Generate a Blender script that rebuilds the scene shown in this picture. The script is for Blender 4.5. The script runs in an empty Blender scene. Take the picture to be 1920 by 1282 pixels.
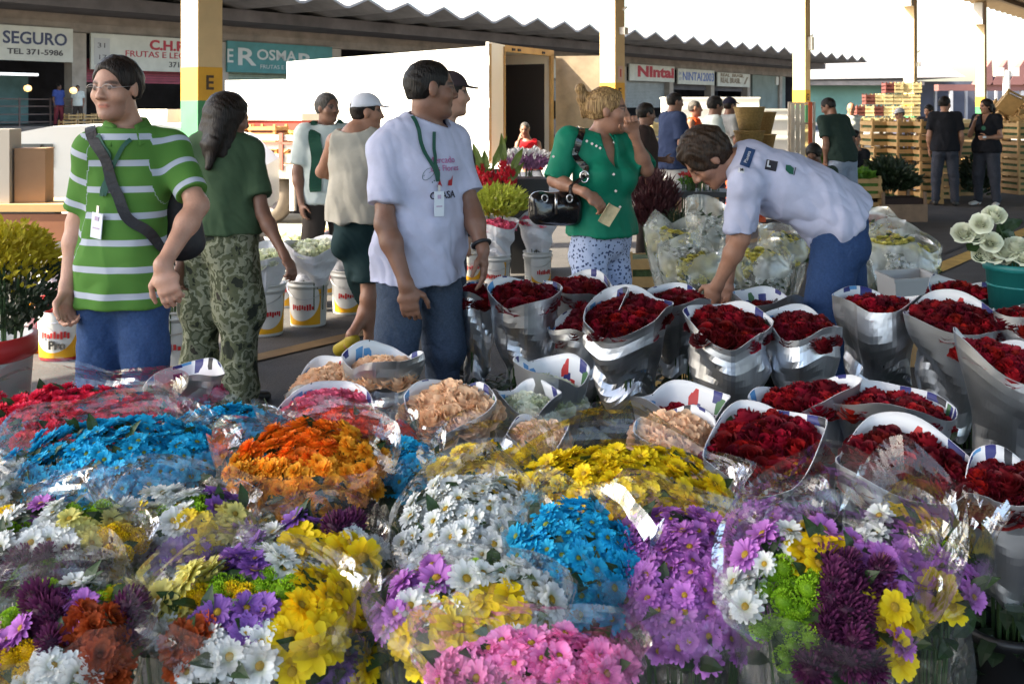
import bpy, math, random
import numpy as np
from mathutils import Vector, Matrix, Euler
from mathutils.bvhtree import BVHTree
random.seed(7); RNG = np.random.default_rng(7)
SC = bpy.context.scene; COL = SC.collection
rad = math.radians
# ------------------------------------------------ camera, world, sun, exposure
FOC, PX0, PY0, EYE = 1900.0, 960.0, 205.0, 1.5
cam = bpy.data.objects.new('camera', bpy.data.cameras.new('camera')); COL.objects.link(cam)
cam.location = (0, 0, EYE); cam.rotation_euler = (rad(90), 0, 0)
cam.data.sensor_width = 36; cam.data.lens = 36*FOC/1920
cam.data.shift_y = -(641-PY0)/1920
cam.data.clip_start = .05; cam.data.clip_end = 900
SC.camera = cam
cam.data.dof.use_dof = True; cam.data.dof.focus_distance = 3.4; cam.data.dof.aperture_fstop = 11
SUN_EL = rad(42.5); SUN_AZ = math.atan2(-.99, -.116)      # the sun stands to the left of the camera
W = bpy.data.worlds.new('World'); SC.world = W; W.use_nodes = True
nt = W.node_tree; bg = nt.nodes['Background']
sk = nt.nodes.new('ShaderNodeTexSky'); sk.sky_type = 'NISHITA'; sk.sun_disc = False
sk.sun_elevation = SUN_EL; sk.sun_rotation = SUN_AZ % (2*math.pi)
sk.air_density = 1.2; sk.dust_density = 3.0; sk.ozone_density = 1.0
nt.links.new(sk.outputs[0], bg.inputs[0]); bg.inputs[1].default_value = .115
sl = bpy.data.lights.new('sun', 'SUN'); sl.energy = 5.0; sl.angle = rad(.5); sl.color = (1, .87, .64)
so = bpy.data.objects.new('sun', sl); COL.objects.link(so)
sv = Vector((math.sin(SUN_AZ)*math.cos(SUN_EL), math.cos(SUN_AZ)*math.cos(SUN_EL), math.sin(SUN_EL)))
so.rotation_euler = (-sv).to_track_quat('-Z', 'Y').to_euler(); so.location = sv*60
SC.view_settings.view_transform = 'Standard'; SC.view_settings.look = 'None'
SC.view_settings.exposure = 2.45; SC.view_settings.gamma = 1
cy = SC.cycles
SC.render.engine = 'CYCLES'
cy.use_denoising = True
cy.max_bounces = 10; cy.diffuse_bounces = 4; cy.glossy_bounces = 3; cy.transmission_bounces = 4; cy.transparent_max_bounces = 24
cy.caustics_reflective = False; cy.caustics_refractive = False; cy.sample_clamp_indirect = 6
# ------------------------------------------------ coordinates
TH = math.atan2(2464-960, FOC); RS, RC = math.sin(TH), math.cos(TH)   # the sheds run along this direction
def P(px, py, Y): return Vector(((px-PX0)*Y/FOC, Y, EYE-(py-PY0)*Y/FOC))
def R(t, L, z=0): return Vector((t*RS-L*RC, t*RC+L*RS, z))
ROWROT = math.atan2(RC, RS)
# ------------------------------------------------ objects
def tag(o, label=None, cat=None, group=None, kind=None):
    if label: o['label'] = label
    if cat: o['category'] = cat
    if group: o['group'] = group
    if kind: o['kind'] = kind
    return o
def thing(name, label, cat, loc=(0,0,0), rz=0, group=None):
    o = bpy.data.objects.new(name, None); COL.objects.link(o); o.empty_display_size = .1
    o.location = loc; o.rotation_euler = (0, 0, rz)
    return tag(o, label, cat, group)
def mesh(name, V, F, mats, smooth=False, mi=None, sharp=None):
    me = bpy.data.meshes.new(name)
    if isinstance(F, np.ndarray):
        n = len(F); k = F.shape[1]
        me.vertices.add(len(V)); me.vertices.foreach_set('co', np.asarray(V, np.float32).ravel())
        me.loops.add(n*k); me.loops.foreach_set('vertex_index', F.astype(np.int32).ravel())
        me.polygons.add(n); me.polygons.foreach_set('loop_start', np.arange(0, n*k, k, dtype=np.int32))
        me.update(calc_edges=True)
    else:
        me.from_pydata([tuple(v) for v in V], [], F); me.update()
    if not isinstance(mats, (list, tuple)): mats = [mats]
    for m in mats: me.materials.append(m)
    if mi is not None: me.polygons.foreach_set('material_index', np.asarray(mi, np.int32))
    if smooth: me.polygons.foreach_set('use_smooth', np.ones(len(me.polygons), bool))
    return me
def link(name, me, parent=None, loc=(0,0,0), rot=(0,0,0), scale=None):
    o = bpy.data.objects.new(name, me); COL.objects.link(o)
    o.location = loc; o.rotation_euler = rot
    if scale is not None: o.scale = scale if hasattr(scale, '__len__') else (scale,)*3
    if parent is not None: o.parent = parent
    return o
def dup(root, loc, rz=None, label=None, scale=None):
    r = root.copy(); COL.objects.link(r); r.location = loc
    if rz is not None: r.rotation_euler = (0, 0, rz)
    if scale is not None: r.scale = scale if hasattr(scale, '__len__') else (scale,)*3
    if label: r['label'] = label
    for ch in list(root.children):
        c = ch.copy(); COL.objects.link(c); c.parent = r
        for g in list(ch.children):
            d = g.copy(); COL.objects.link(d); d.parent = c
    return r
class MB:
    """collects boxes, tubes and sheets into one mesh"""
    def __init__(s): s.V = []; s.F = []; s.mi = []; s.m = 0
    def raw(s, V, F, m=None):
        n = len(s.V); s.V += [Vector(v) for v in V]; s.F += [tuple(i+n for i in f) for f in F]
        s.mi += [s.m if m is None else m]*len(F); return s
    def box(s, c, d, rot=None, m=None, taper=1.0, bev=0):
        x, y, z = d[0]/2, d[1]/2, d[2]/2; V = []
        for k, sz in ((1, -z), (taper, z)):
            V += [Vector((-x*k, -y*k, sz)), Vector((x*k, -y*k, sz)), Vector((x*k, y*k, sz)), Vector((-x*k, y*k, sz))]
        if rot is not None:
            Rm = rot if isinstance(rot, Matrix) else Euler(rot).to_matrix(); V = [Rm @ v for v in V]
        V = [v+Vector(c) for v in V]
        return s.raw(V, [(3,2,1,0), (4,5,6,7), (0,1,5,4), (1,2,6,5), (2,3,7,6), (3,0,4,7)], m)
    def cyl(s, a, b, r1, r2=None, n=12, m=None, cap=True):
        a, b = Vector(a), Vector(b); r2 = r1 if r2 is None else r2
        ax = (b-a).normalized(); u = ax.orthogonal().normalized(); v = ax.cross(u); V = []
        for c, r in ((a, r1), (b, r2)):
            V += [c+(u*math.cos(2*math.pi*i/n)+v*math.sin(2*math.pi*i/n))*r for i in range(n)]
        F = [(i, (i+1) % n, n+(i+1) % n, n+i) for i in range(n)]
        if cap: F += [tuple(range(n-1, -1, -1)), tuple(range(n, 2*n))]
        return s.raw(V, F, m)
    def tube(s, pts, r, n=6, m=None):
        pts = [Vector(p) for p in pts]; V = []; u = None
        for i, p in enumerate(pts):
            d = (pts[min(i+1, len(pts)-1)]-pts[max(i-1, 0)]).normalized()
            if u is None: u = d.orthogonal().normalized()
            u = (u-d*u.dot(d)).normalized(); v = d.cross(u)
            rr = r[i] if hasattr(r, '__len__') else r
            V += [p+(u*math.cos(2*math.pi*k/n)+v*math.sin(2*math.pi*k/n))*rr for k in range(n)]
        F = [(i*n+k, i*n+(k+1) % n, (i+1)*n+(k+1) % n, (i+1)*n+k) for i in range(len(pts)-1) for k in range(n)]
        F += [tuple(range(n-1, -1, -1)), tuple(range((len(pts)-1)*n, len(pts)*n))]
        return s.raw(V, F, m)
    def lathe(s, prof, n=24, c=(0,0,0), m=None, sx=1, sy=1):
        c = Vector(c); V = [c+Vector((r*math.cos(2*math.pi*i/n)*sx, r*math.sin(2*math.pi*i/n)*sy, z)) for r, z in prof for i in range(n)]
        F = [(j*n+i, j*n+(i+1) % n, (j+1)*n+(i+1) % n, (j+1)*n+i) for j in range(len(prof)-1) for i in range(n)]
        return s.raw(V, F, m)
    def grid(s, f, nu, nv, m=None, closeu=False):
        V = [f(i/nu, j/nv) for j in range(nv+1) for i in range(nu+1)]; w = nu+1
        return s.raw(V, [(j*w+i, j*w+i+1, (j+1)*w+i+1, (j+1)*w+i) for j in range(nv) for i in range(nu)], m)
    def prism(s, poly, y0, y1, m=None):
        """polygon in x,z swept along y"""
        n = len(poly); V = [(x, y0, z) for x, z in poly]+[(x, y1, z) for x, z in poly]
        F = [tuple(range(n)), tuple(range(2*n-1, n-1, -1))]+[(i, n+i, n+(i+1) % n, (i+1) % n) for i in range(n)]
        return s.raw(V, F, m)
    def me(s, name, mats, smooth=False): return mesh(name, s.V, s.F, mats, smooth, s.mi)
    def build(s, name, mats, parent=None, smooth=False, loc=(0,0,0), rz=0):
        return link(name, s.me(name, mats, smooth), parent, loc, (0,0,rz))
_TXT = {}
def text_me(txt, size, mat, bold=.0, shear=0, ext=.004, sx=1.0):
    cu = bpy.data.curves.new('t', 'FONT'); cu.body = txt; cu.size = size; cu.offset = bold; cu.shear = shear; cu.extrude = ext
    cu.align_x = 'CENTER'; cu.align_y = 'CENTER'; cu.resolution_u = 3
    o = bpy.data.objects.new('t', cu); COL.objects.link(o)
    bpy.context.view_layer.update()
    me = bpy.data.meshes.new_from_object(o.evaluated_get(bpy.context.evaluated_depsgraph_get()))
    bpy.data.objects.remove(o); bpy.data.curves.remove(cu)
    if sx != 1.0:
        for v in me.vertices: v.co.x *= sx
    me.materials.clear(); me.materials.append(mat); return me
def text_bounds(me):
    xs = [v.co.x for v in me.vertices]; return max(xs)-min(xs)
# ------------------------------------------------ materials
def lk(t, a, b): t.links.new(a, b)
def M(name, col, rough=.6, metal=0., nz=None, bump=None, var=0., spec=.5, coords='Object', trans=0., col2=None, attr=None, ramp=None, coat=0., tl=0., bdet=5):
    m = bpy.data.materials.new(name); m.use_nodes = True; t = m.node_tree; N = t.nodes
    b = N['Principled BSDF']; b.inputs['Roughness'].default_value = rough; b.inputs['Metallic'].default_value = metal
    b.inputs['Specular IOR Level'].default_value = spec; b.inputs['Coat Weight'].default_value = coat
    c4 = (*col, 1); b.inputs['Base Color'].default_value = c4
    out = None
    tc = N.new('ShaderNodeTexCoord')
    if attr:
        a = N.new('ShaderNodeAttribute'); a.attribute_name = attr
        if ramp:
            r = N.new('ShaderNodeValToRGB'); lk(t, a.outputs['Fac'], r.inputs[0]); e = r.color_ramp.elements
            while len(e) < len(ramp): e.new(.5)
            for el, (p, c) in zip(e, ramp): el.position = p; el.color = (*c, 1)
            out = r.outputs[0]
        else:
            mx = N.new('ShaderNodeMix'); mx.data_type = 'RGBA'; mx.blend_type = 'MULTIPLY'; mx.inputs[0].default_value = 1
            mx.inputs[6].default_value = c4; lk(t, a.outputs['Color'], mx.inputs[7]); out = mx.outputs[2]
    if nz:
        n = N.new('ShaderNodeTexNoise'); n.inputs['Scale'].default_value = nz[0]; n.inputs['Detail'].default_value = 6; n.inputs['Roughness'].default_value = .6
        lk(t, tc.outputs[coords], n.inputs['Vector'])
        if col2 is not None:
            r = N.new('ShaderNodeValToRGB'); r.color_ramp.elements[0].position = .5-nz[1]; r.color_ramp.elements[1].position = .5+nz[1]
            r.color_ramp.elements[0].color = c4; r.color_ramp.elements[1].color = (*col2, 1)
            lk(t, n.outputs[0], r.inputs[0]); out = r.outputs[0]
        else:
            mr = N.new('ShaderNodeMapRange'); mr.inputs[1].default_value = .25; mr.inputs[2].default_value = .75
            mr.inputs[3].default_value = 1-nz[1]; mr.inputs[4].default_value = 1+nz[1]; lk(t, n.outputs[0], mr.inputs[0])
            mx = N.new('ShaderNodeMix'); mx.data_type = 'RGBA'; mx.blend_type = 'MULTIPLY'; mx.inputs[0].default_value = 1
            if out is None: mx.inputs[6].default_value = c4
            else: lk(t, out, mx.inputs[6])
            lk(t, mr.outputs[0], mx.inputs[7]); out = mx.outputs[2]
    if var:
        oi = N.new('ShaderNodeObjectInfo'); hs = N.new('ShaderNodeHueSaturation')
        mr = N.new('ShaderNodeMapRange'); mr.inputs[3].default_value = 1-var; mr.inputs[4].default_value = 1+var
        lk(t, oi.outputs['Random'], mr.inputs[0]); lk(t, mr.outputs[0], hs.inputs['Value'])
        m2 = N.new('ShaderNodeMath'); m2.operation = 'MULTIPLY_ADD'; m2.inputs[1].default_value = .06*var; m2.inputs[2].default_value = .5-.03*var
        m3 = N.new('ShaderNodeMath'); m3.operation = 'FRACT'; m4 = N.new('ShaderNodeMath'); m4.operation = 'MULTIPLY'; m4.inputs[1].default_value = 7.3
        lk(t, oi.outputs['Random'], m4.inputs[0]); lk(t, m4.outputs[0], m3.inputs[0]); lk(t, m3.outputs[0], m2.inputs[0]); lk(t, m2.outputs[0], hs.inputs['Hue'])
        if out is None: hs.inputs['Color'].default_value = c4
        else: lk(t, out, hs.inputs['Color'])
        out = hs.outputs[0]
    if out is not None: lk(t, out, b.inputs['Base Color'])
    if bump:
        n = N.new('ShaderNodeTexNoise'); n.inputs['Scale'].default_value = bump[0]; n.inputs['Detail'].default_value = bdet
        lk(t, tc.outputs[coords], n.inputs['Vector'])
        bp = N.new('ShaderNodeBump'); bp.inputs['Strength'].default_value = 1; bp.inputs['Distance'].default_value = bump[1]
        lk(t, n.outputs[0], bp.inputs['Height']); lk(t, bp.outputs[0], b.inputs['Normal'])
    if tl:
        tr = N.new('ShaderNodeBsdfTranslucent'); mx = N.new('ShaderNodeMixShader'); mx.inputs[0].default_value = tl
        if out is not None: lk(t, out, tr.inputs[0])
        else: tr.inputs[0].default_value = c4
        lk(t, b.outputs[0], mx.inputs[1]); lk(t, tr.outputs[0], mx.inputs[2]); lk(t, mx.outputs[0], N['Material Output'].inputs[0])
    return m
def wav(p, seed, f):
    """cheap smooth noise, sum of sines; p is (n,3)"""
    g = np.random.default_rng(seed); o = np.zeros(len(p))
    for i in range(7):
        k = g.normal(size=3); k *= f*g.uniform(.6, 1.7)/np.linalg.norm(k)
        o += np.sin(p @ k*6.283+g.uniform(0, 6.28))
    return o/3.2
# ------------------------------------------------ implicit surfaces for bodies and clothes
class Field:
    def __init__(s, lo, hi, h):
        s.lo = np.array(lo, float); s.h = h; n = np.ceil((np.array(hi)-s.lo)/h).astype(int)+1
        s.n = n; s.F = np.ones(n, np.float32)
        s.ax = [s.lo[i]+h*np.arange(n[i]) for i in range(3)]
    def _sl(s, c, r):
        i0 = np.clip(np.floor((c[0]-r-s.lo)/s.h).astype(int), 0, s.n); i1 = np.clip(np.ceil((c[1]+r-s.lo)/s.h).astype(int)+1, 0, s.n)
        return tuple(slice(a, b) for a, b in zip(i0, i1))
    def cap(s, a, b, w1, d1, w2, d2, sd=None, k=.03, neg=False, e=0.):
        """tapered capsule with elliptic section; sd = the wide direction"""
        a = np.array(a, float); b = np.array(b, float); w1 += e; w2 += e; d1 += e; d2 += e
        ax = b-a; L = np.linalg.norm(ax)
        if L < 1e-6: ax = np.array([0, 0, 1.]); L = 1e-6; ax = ax*1
        else: ax = ax/L
        sd = np.array([1., 0, 0]) if sd is None else np.array(sd, float)
        sd = sd-ax*sd.dot(ax); q = np.linalg.norm(sd)
        sd = (np.cross(ax, [0, 1., 0]) if q < 1e-4 else sd/q); sd /= np.linalg.norm(sd); vd = np.cross(ax, sd)
        sl = s._sl((np.minimum(a, b), np.maximum(a, b)), max(w1, w2, d1, d2)+k+2.5*s.h)
        X = s.ax[0][sl[0]][:, None, None]-a[0]; Y = s.ax[1][sl[1]][None, :, None]-a[1]; Z = s.ax[2][sl[2]][None, None, :]-a[2]
        if min(X.size, Y.size, Z.size) == 0: return
        h = X*ax[0]+Y*ax[1]+Z*ax[2]; t = np.clip(h/L, 0, 1); h = h-t*L
        u = X*sd[0]+Y*sd[1]+Z*sd[2]; v = X*vd[0]+Y*vd[1]+Z*vd[2]
        w = w1+(w2-w1)*t; d = d1+(d2-d1)*t; m = np.minimum(w, d)
        D = ((np.sqrt((u/w)**2+(v/d)**2+(h/m)**2)-1)*m).astype(np.float32)
        G = s.F[sl]
        if neg:
            D = -D; hh = np.maximum(k-np.abs(G-D), 0)/k; s.F[sl] = np.maximum(G, D)+hh*hh*k/4
        else:
            hh = np.maximum(k-np.abs(G-D), 0)/k; s.F[sl] = np.minimum(G, D)-hh*hh*k/4
    def ell(s, c, r, ax=None, k=.02, neg=False, e=0.):
        """ellipsoid; ax = rows of the local axes"""
        c = np.array(c, float); r = np.array(r, float)+e; ax = np.eye(3) if ax is None else np.array(ax)
        sl = s._sl((c, c), r.max()+k+2.5*s.h)
        X = s.ax[0][sl[0]][:, None, None]-c[0]; Y = s.ax[1][sl[1]][None, :, None]-c[1]; Z = s.ax[2][sl[2]][None, None, :]-c[2]
        if min(X.size, Y.size, Z.size) == 0: return
        q = [(X*ax[i][0]+Y*ax[i][1]+Z*ax[i][2])/r[i] for i in range(3)]
        D = ((np.sqrt(q[0]**2+q[1]**2+q[2]**2)-1)*r.min()).astype(np.float32); G = s.F[sl]
        if neg:
            D = -D; hh = np.maximum(k-np.abs(G-D), 0)/k; s.F[sl] = np.maximum(G, D)+hh*hh*k/4
        else:
            hh = np.maximum(k-np.abs(G-D), 0)/k; s.F[sl] = np.minimum(G, D)-hh*hh*k/4
    def cut(s, p, n, k=.004):
        """keep the side the normal n points away from"""
        n = np.array(n, float); n /= np.linalg.norm(n); p = np.array(p, float)
        D = ((s.ax[0]-p[0])*n[0])[:, None, None]+((s.ax[1]-p[1])*n[1])[None, :, None]+((s.ax[2]-p[2])*n[2])[None, None, :]
        s.F = np.maximum(s.F, D.astype(np.float32))
    def merge(s, o, k):
        hh = np.maximum(k-np.abs(s.F-o.F), 0)/k; s.F = np.minimum(s.F, o.F)-hh*hh*k/4
    def net(s):
        F = s.F; S = F < 0
        S[0] = S[-1] = False; S[:, 0] = S[:, -1] = False; S[:, :, 0] = S[:, :, -1] = False
        c = np.zeros(tuple(s.n-1), np.int8); nx, ny, nz = s.n-1
        for i in (0, 1):
            for j in (0, 1):
                for k in (0, 1): c += S[i:nx+i, j:ny+j, k:nz+k]
        I = np.argwhere((c > 0) & (c < 8)); idx = -np.ones(tuple(s.n-1), np.int32); idx[tuple(I.T)] = np.arange(len(I))
        acc = np.zeros((len(I), 3)); cnt = np.zeros(len(I))
        cor = [(i, j, k) for i in (0, 1) for j in (0, 1) for k in (0, 1)]
        for a in cor:
            for d in range(3):
                if a[d]: continue
                b = list(a); b[d] = 1
                fa = F[I[:, 0]+a[0], I[:, 1]+a[1], I[:, 2]+a[2]]; fb = F[I[:, 0]+b[0], I[:, 1]+b[1], I[:, 2]+b[2]]
                m = (fa < 0) != (fb < 0); t = np.where(m, fa/np.where(m, fa-fb, 1), 0); t = np.clip(t, 0, 1)
                p = np.tile(np.array(a, float), (len(I), 1)); p[:, d] += t
                acc[m] += p[m]; cnt[m] += 1
        V = s.lo+(I+acc/np.maximum(cnt, 1)[:, None])*s.h
        Q = []
        for d in range(3):
            e1, e2 = [(1, 2), (2, 0), (0, 1)][d]
            A = S[tuple(slice(0, -1) if i == d else slice(None) for i in range(3))]; B = S[tuple(slice(1, None) if i == d else slice(None) for i in range(3))]
            E = np.argwhere(A != B)
            ok = (E[:, e1] > 0) & (E[:, e2] > 0) & (E[:, e1] < s.n[e1]-1) & (E[:, e2] < s.n[e2]-1); E = E[ok]
            flip = A[tuple(E.T)]
            def at(o1, o2):
                q = E.copy(); q[:, e1] += o1; q[:, e2] += o2; return idx[tuple(q.T)]
            q = np.stack([at(-1, -1), at(0, -1), at(0, 0), at(-1, 0)], 1); q[~flip] = q[~flip][:, ::-1]; Q.append(q)
        return V, np.concatenate(Q)
def vnormals(V, Q):
    n = np.cross(V[Q[:, 2]]-V[Q[:, 0]], V[Q[:, 3]]-V[Q[:, 1]]); N = np.zeros_like(V)
    for i in range(4): np.add.at(N, Q[:, i], n)
    return N/np.maximum(np.linalg.norm(N, axis=1), 1e-9)[:, None]
def relax(V, Q, n=1):
    for _ in range(n):
        A = np.zeros_like(V); c = np.zeros(len(V))
        for i in range(4):
            for j in (1, 3): np.add.at(A, Q[:, i], V[Q[:, (i+j) % 4]]); np.add.at(c, Q[:, i], 1)
        V = V*.5+.5*A/np.maximum(c, 1)[:, None]
    return V
def color_attr(me, C):
    a = me.color_attributes.new('pig_shade', 'FLOAT_COLOR', 'POINT'); a.data.foreach_set('color', np.concatenate([C, np.ones((len(C), 1))], 1).astype(np.float32).ravel())
def float_attr(me, name, v):
    a = me.attributes.new(name, 'FLOAT', 'POINT'); a.data.foreach_set('value', np.asarray(v, np.float32))
def sstep(a, b, x): t = np.clip((x-a)/(b-a), 0, 1); return t*t*(3-2*t)
# skin, hair
def skinmat(name, c): return M(name, c, .5, attr='pig_shade', bump=(120, .0012), nz=(16, .17))
SK = {'light': skinmat('skin_light', (.46, .25, .175)), 'tan': skinmat('skin_tan', (.36, .18, .115)), 'brown': skinmat('skin_brown', (.215, .105, .068)), 'dark': skinmat('skin_dark', (.13, .066, .046))}
def hairmat(name, c0, c1, spec=.25, rough=.5):
    m = M(name, c0, rough, spec=spec); t = m.node_tree; N = t.nodes; b = N['Principled BSDF']; tc = N.new('ShaderNodeTexCoord'); mp = N.new('ShaderNodeMapping'); mp.inputs['Scale'].default_value = (150, 150, 14); lk(t, tc.outputs['Object'], mp.inputs[0])
    n = N.new('ShaderNodeTexNoise'); n.inputs['Scale'].default_value = 1; n.inputs['Detail'].default_value = 3; n.inputs['Distortion'].default_value = .6; lk(t, mp.outputs[0], n.inputs['Vector'])
    r = N.new('ShaderNodeValToRGB'); r.color_ramp.elements[0].position = .35; r.color_ramp.elements[1].position = .68; r.color_ramp.elements[0].color = (*c0, 1); r.color_ramp.elements[1].color = (*c1, 1); lk(t, n.outputs[0], r.inputs[0]); lk(t, r.outputs[0], b.inputs['Base Color'])
    bp = N.new('ShaderNodeBump'); bp.inputs['Distance'].default_value = .006; lk(t, n.outputs[0], bp.inputs['Height']); lk(t, bp.outputs[0], b.inputs['Normal']); return m
HAIR = {'black': hairmat('hair_black', (.004, .0035, .0035), (.014, .011, .010)), 'brown': hairmat('hair_brown', (.014, .008, .005), (.055, .032, .019)), 'darkbrown': hairmat('hair_dark_brown', (.005, .0035, .003), (.022, .014, .011)),
        'blond': hairmat('hair_blond', (.11, .055, .02), (.50, .32, .14)), 'grey': hairmat('hair_grey', (.03, .028, .026), (.10, .09, .085))}
def fabric(name, c, rough=.85, var=None, fold=.03, **k): return M(name, c, rough, nz=(14, .10) if var is None else var, bump=(6.5, fold*.8), bdet=1.5, spec=.2, **k)
class Person: pass
def unit(v): v = np.array(v, float); return v/np.linalg.norm(v)
def person(label, px, Y, H=1.7, yaw=180, hyaw=None, hpitch=0, J=None, skin='tan', hair=('short', 'black'), top=None, bottom=None, shoes=None,
           cap=None, h=.007, female=False, build=1.0, arms=('hang', 'hang'), lean=0, group=None, grip=(.5, .5), z0=0., stance=.10, glasses=False, head=1.0, squat=0, feet=None, beard=None, headpos=None, hands=None):
    s = H/1.72; root = np.array([(px-PX0)*Y/FOC, Y, z0])
    a = rad(yaw); f = np.array([math.sin(a), math.cos(a), 0]); r = np.array([math.cos(a), -math.sin(a), 0]); up = np.array([0, 0, 1.])
    def L(x, y, z): return (r*x+f*y+up*z)*s
    j = {}
    le = rad(lean); sf, sz = math.sin(le), math.cos(le)
    hipz = .905-squat
    def T(x, y, z): return L(x, y+sf*(z-.93), hipz+.025+sz*(z-.93)) if z > .93 else L(x, y, z-(.905-hipz))
    hw = (.088 if not female else .095)*min(build, 1.0)
    sw = (.178 if not female else .155)*build
    j['pelvis'] = T(0, 0, .95); j['waist'] = T(0, .005, 1.09); j['chest'] = T(0, .012, 1.25); j['up'] = T(0, -.002, 1.37); j['neck'] = T(0, -.012, 1.455)
    j['head'] = T(0, .03+.0*lean, 1.60)
    for sd, g, am in (('r', 1, arms[0]), ('l', -1, arms[1])):
        j['sh_'+sd] = T(g*sw, -.008, 1.405)
        if am == 'hang': e, w = (g*(sw+.055), -.02, 1.10), (g*(sw+.045), .05, .86)
        elif am == 'fwd': e, w = (g*(sw+.05), -.01, 1.11), (g*(sw-.05), .22, 1.10)
        elif am == 'cross': e, w = (g*(sw+.04), .06, 1.12), (-g*.03, .2, 1.13)
        elif am == 'reach': e, w = (g*(sw+.02), .15, 1.2), (g*.14, .40, 1.12)
        elif am == 'up': e, w = (g*(sw+.05), .12, 1.13), (g*.10, .20, 1.36)
        j['el_'+sd] = T(*e); j['wr_'+sd] = T(*w)
        st = stance*1.0
        j['hip_'+sd] = L(g*hw, 0, hipz); j['kn_'+sd] = L(g*(hw+st*.35), .012+squat*.9, .49-squat*.25); j['an_'+sd] = L(g*(hw+st*.55), -.02, .085)
        j['toe_'+sd] = L(g*(hw+st*.9), .13, .03)
    for k, v in (J or {}).items(): j[k] = np.array(P(v[0], v[1], Y+(v[2] if len(v) > 2 else 0)))-root
    if J and 'head' not in J and ('neck' in J): j['head'] = j['neck']+L(0, .04, .145)
    ha = rad(yaw if hyaw is None else hyaw); hp = rad(hpitch)
    hf0 = np.array([math.sin(ha), math.cos(ha), 0]); hr = np.array([math.cos(ha), -math.sin(ha), 0])
    hf = hf0*math.cos(hp)+up*math.sin(hp); hu = np.cross(hr, hf); q = s*head
    hc = j['head']
    def HP(x, y, z): return hc+(hr*x+hf*y+hu*z)*q
    HA = np.array([hr, hf, hu])
    spine = [j['pelvis'], j['waist'], j['chest'], j['up']]
    if female: dims = [(.172, .118), (.128, .098), (.142, .112), (.135, .085)]
    else: dims = [(.16, .115), (.145, .108), (.162, .118), (.160, .092)]
    dims = [(w*build*s, d*build*s) for w, d in dims]
    shr = unit(j['sh_r']-j['sh_l'])
    def torso(Fd, e, lo=0, sh=True, k=.05, slack=0.):
        for i in range(lo, 3):
            (w1, d1), (w2, d2) = dims[i], dims[i+1]
            s1 = slack if i < 2 else slack*.4; s2 = slack if i+1 < 2 else slack*.4
            sd = r*(1-i/3)+shr*(i/3)
            Fd.cap(spine[i], spine[i+1], w1+s1, d1+s1, w2+s2, d2+s2, sd, k, e=e)
        if sh:
            for sd in 'lr': Fd.cap(j['up']*.8+j['neck']*.2, j['sh_'+sd], .075*s, .07*s, .058*s*build, .06*s*build, f, k, e=e)
            Fd.cap(j['up'], j['neck'], .10*s, .075*s, .062*s, .06*s, shr, k, e=e)
        if female and sh:
            for g in (-1, 1): Fd.ell(j['chest']+(shr*g*.07+np.cross(up, shr)*.085+up*.0)*s, (.068*s,)*3, None, .04, e=e)
    ea = max(0.8, build**.5)
    def arm(Fd, sd, e=0, frac=2.0, k=.03, flare=0.):
        A, B, C = j['sh_'+sd], j['el_'+sd], j['wr_'+sd]
        r0, r1, r2, r3 = .054*s*ea, .043*s*ea, .045*s*ea, .029*s
        if female: r0, r1, r2, r3 = r0*.92, r1*.9, r2*.88, r3*.9
        t = min(frac, 1.0); E = A+(B-A)*t; rr = r0+(r1-r0)*t
        Fd.cap(A, E, r0, r0, rr+flare, rr+flare, None, k, e=e)
        if frac > 1.0:
            t = frac-1.0; E = B+(C-B)*t; M_ = B+(C-B)*min(.3, t)
            Fd.cap(B, M_, r1, r1, r2, r2, None, k, e=e)
            if t > .3: rr = r2+(r3-r2)*(t-.3)/.7; Fd.cap(M_, E, r2, r2, rr+flare, rr+flare, None, k, e=e)
    def hand(Fd, sd, cu):
        A, B = j['el_'+sd], j['wr_'+sd]; d = unit(B-A)
        hd = d; g = 1 if sd == 'r' else -1
        pn = -r*g
        if hands and sd in hands: hd = unit(r*hands[sd][0]+f*hands[sd][1]+up*hands[sd][2]); pn = unit(r*hands[sd][3]+f*hands[sd][4]+up*hands[sd][5])
        pn = pn-hd*pn.dot(hd)
        if np.linalg.norm(pn) < .1: pn = np.cross(hd, [0, 0, 1.])
        pn = unit(pn); w = np.cross(hd, pn)*(1 if sd == 'r' else -1)   # w points to the thumb side
        if np.dot(w, f) < -.2 and not (hands and sd in hands): w = -w
        k = B+hd*.088*s
        Fd.cap(B-hd*.01*s, B+hd*.05*s, .026*s, .019*s, .037*s, .016*s, w, .02)
        Fd.cap(B+hd*.05*s, k, .037*s, .016*s, .038*s, .013*s, w, .015)
        for i, (o, ln) in enumerate(((.029, .076), (.010, .084), (-.010, .078), (-.028, .062))):
            c = cu*(1+.12*i); p = k+w*o*s-hd*.006*s; ang = c*.55
            for sgm, (lf, rr) in enumerate(((.44, .0092), (.31, .0084), (.25, .0072))):
                v = hd*math.cos(ang)+pn*math.sin(ang)+w*o*1.2*(1-c); v = unit(v); nx = p+v*ln*lf*s
                Fd.cap(p, nx, rr*s, rr*s, rr*.92*s, rr*.92*s, None, .005); p = nx; ang += c*1.0
        p = B+hd*.022*s+w*.026*s+pn*.006*s
        for v, ln, rr in ((w*.75+hd*.65+pn*.25, .042, .0125), (w*.3+hd*.9+pn*(.2+.4*cu), .034, .0105), (hd*.95+pn*(.2+.6*cu), .026, .009)):
            nx = p+unit(v)*ln*s; Fd.cap(p, nx, rr*s, rr*s, rr*.9*s, rr*.9*s, None, .008); p = nx
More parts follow.
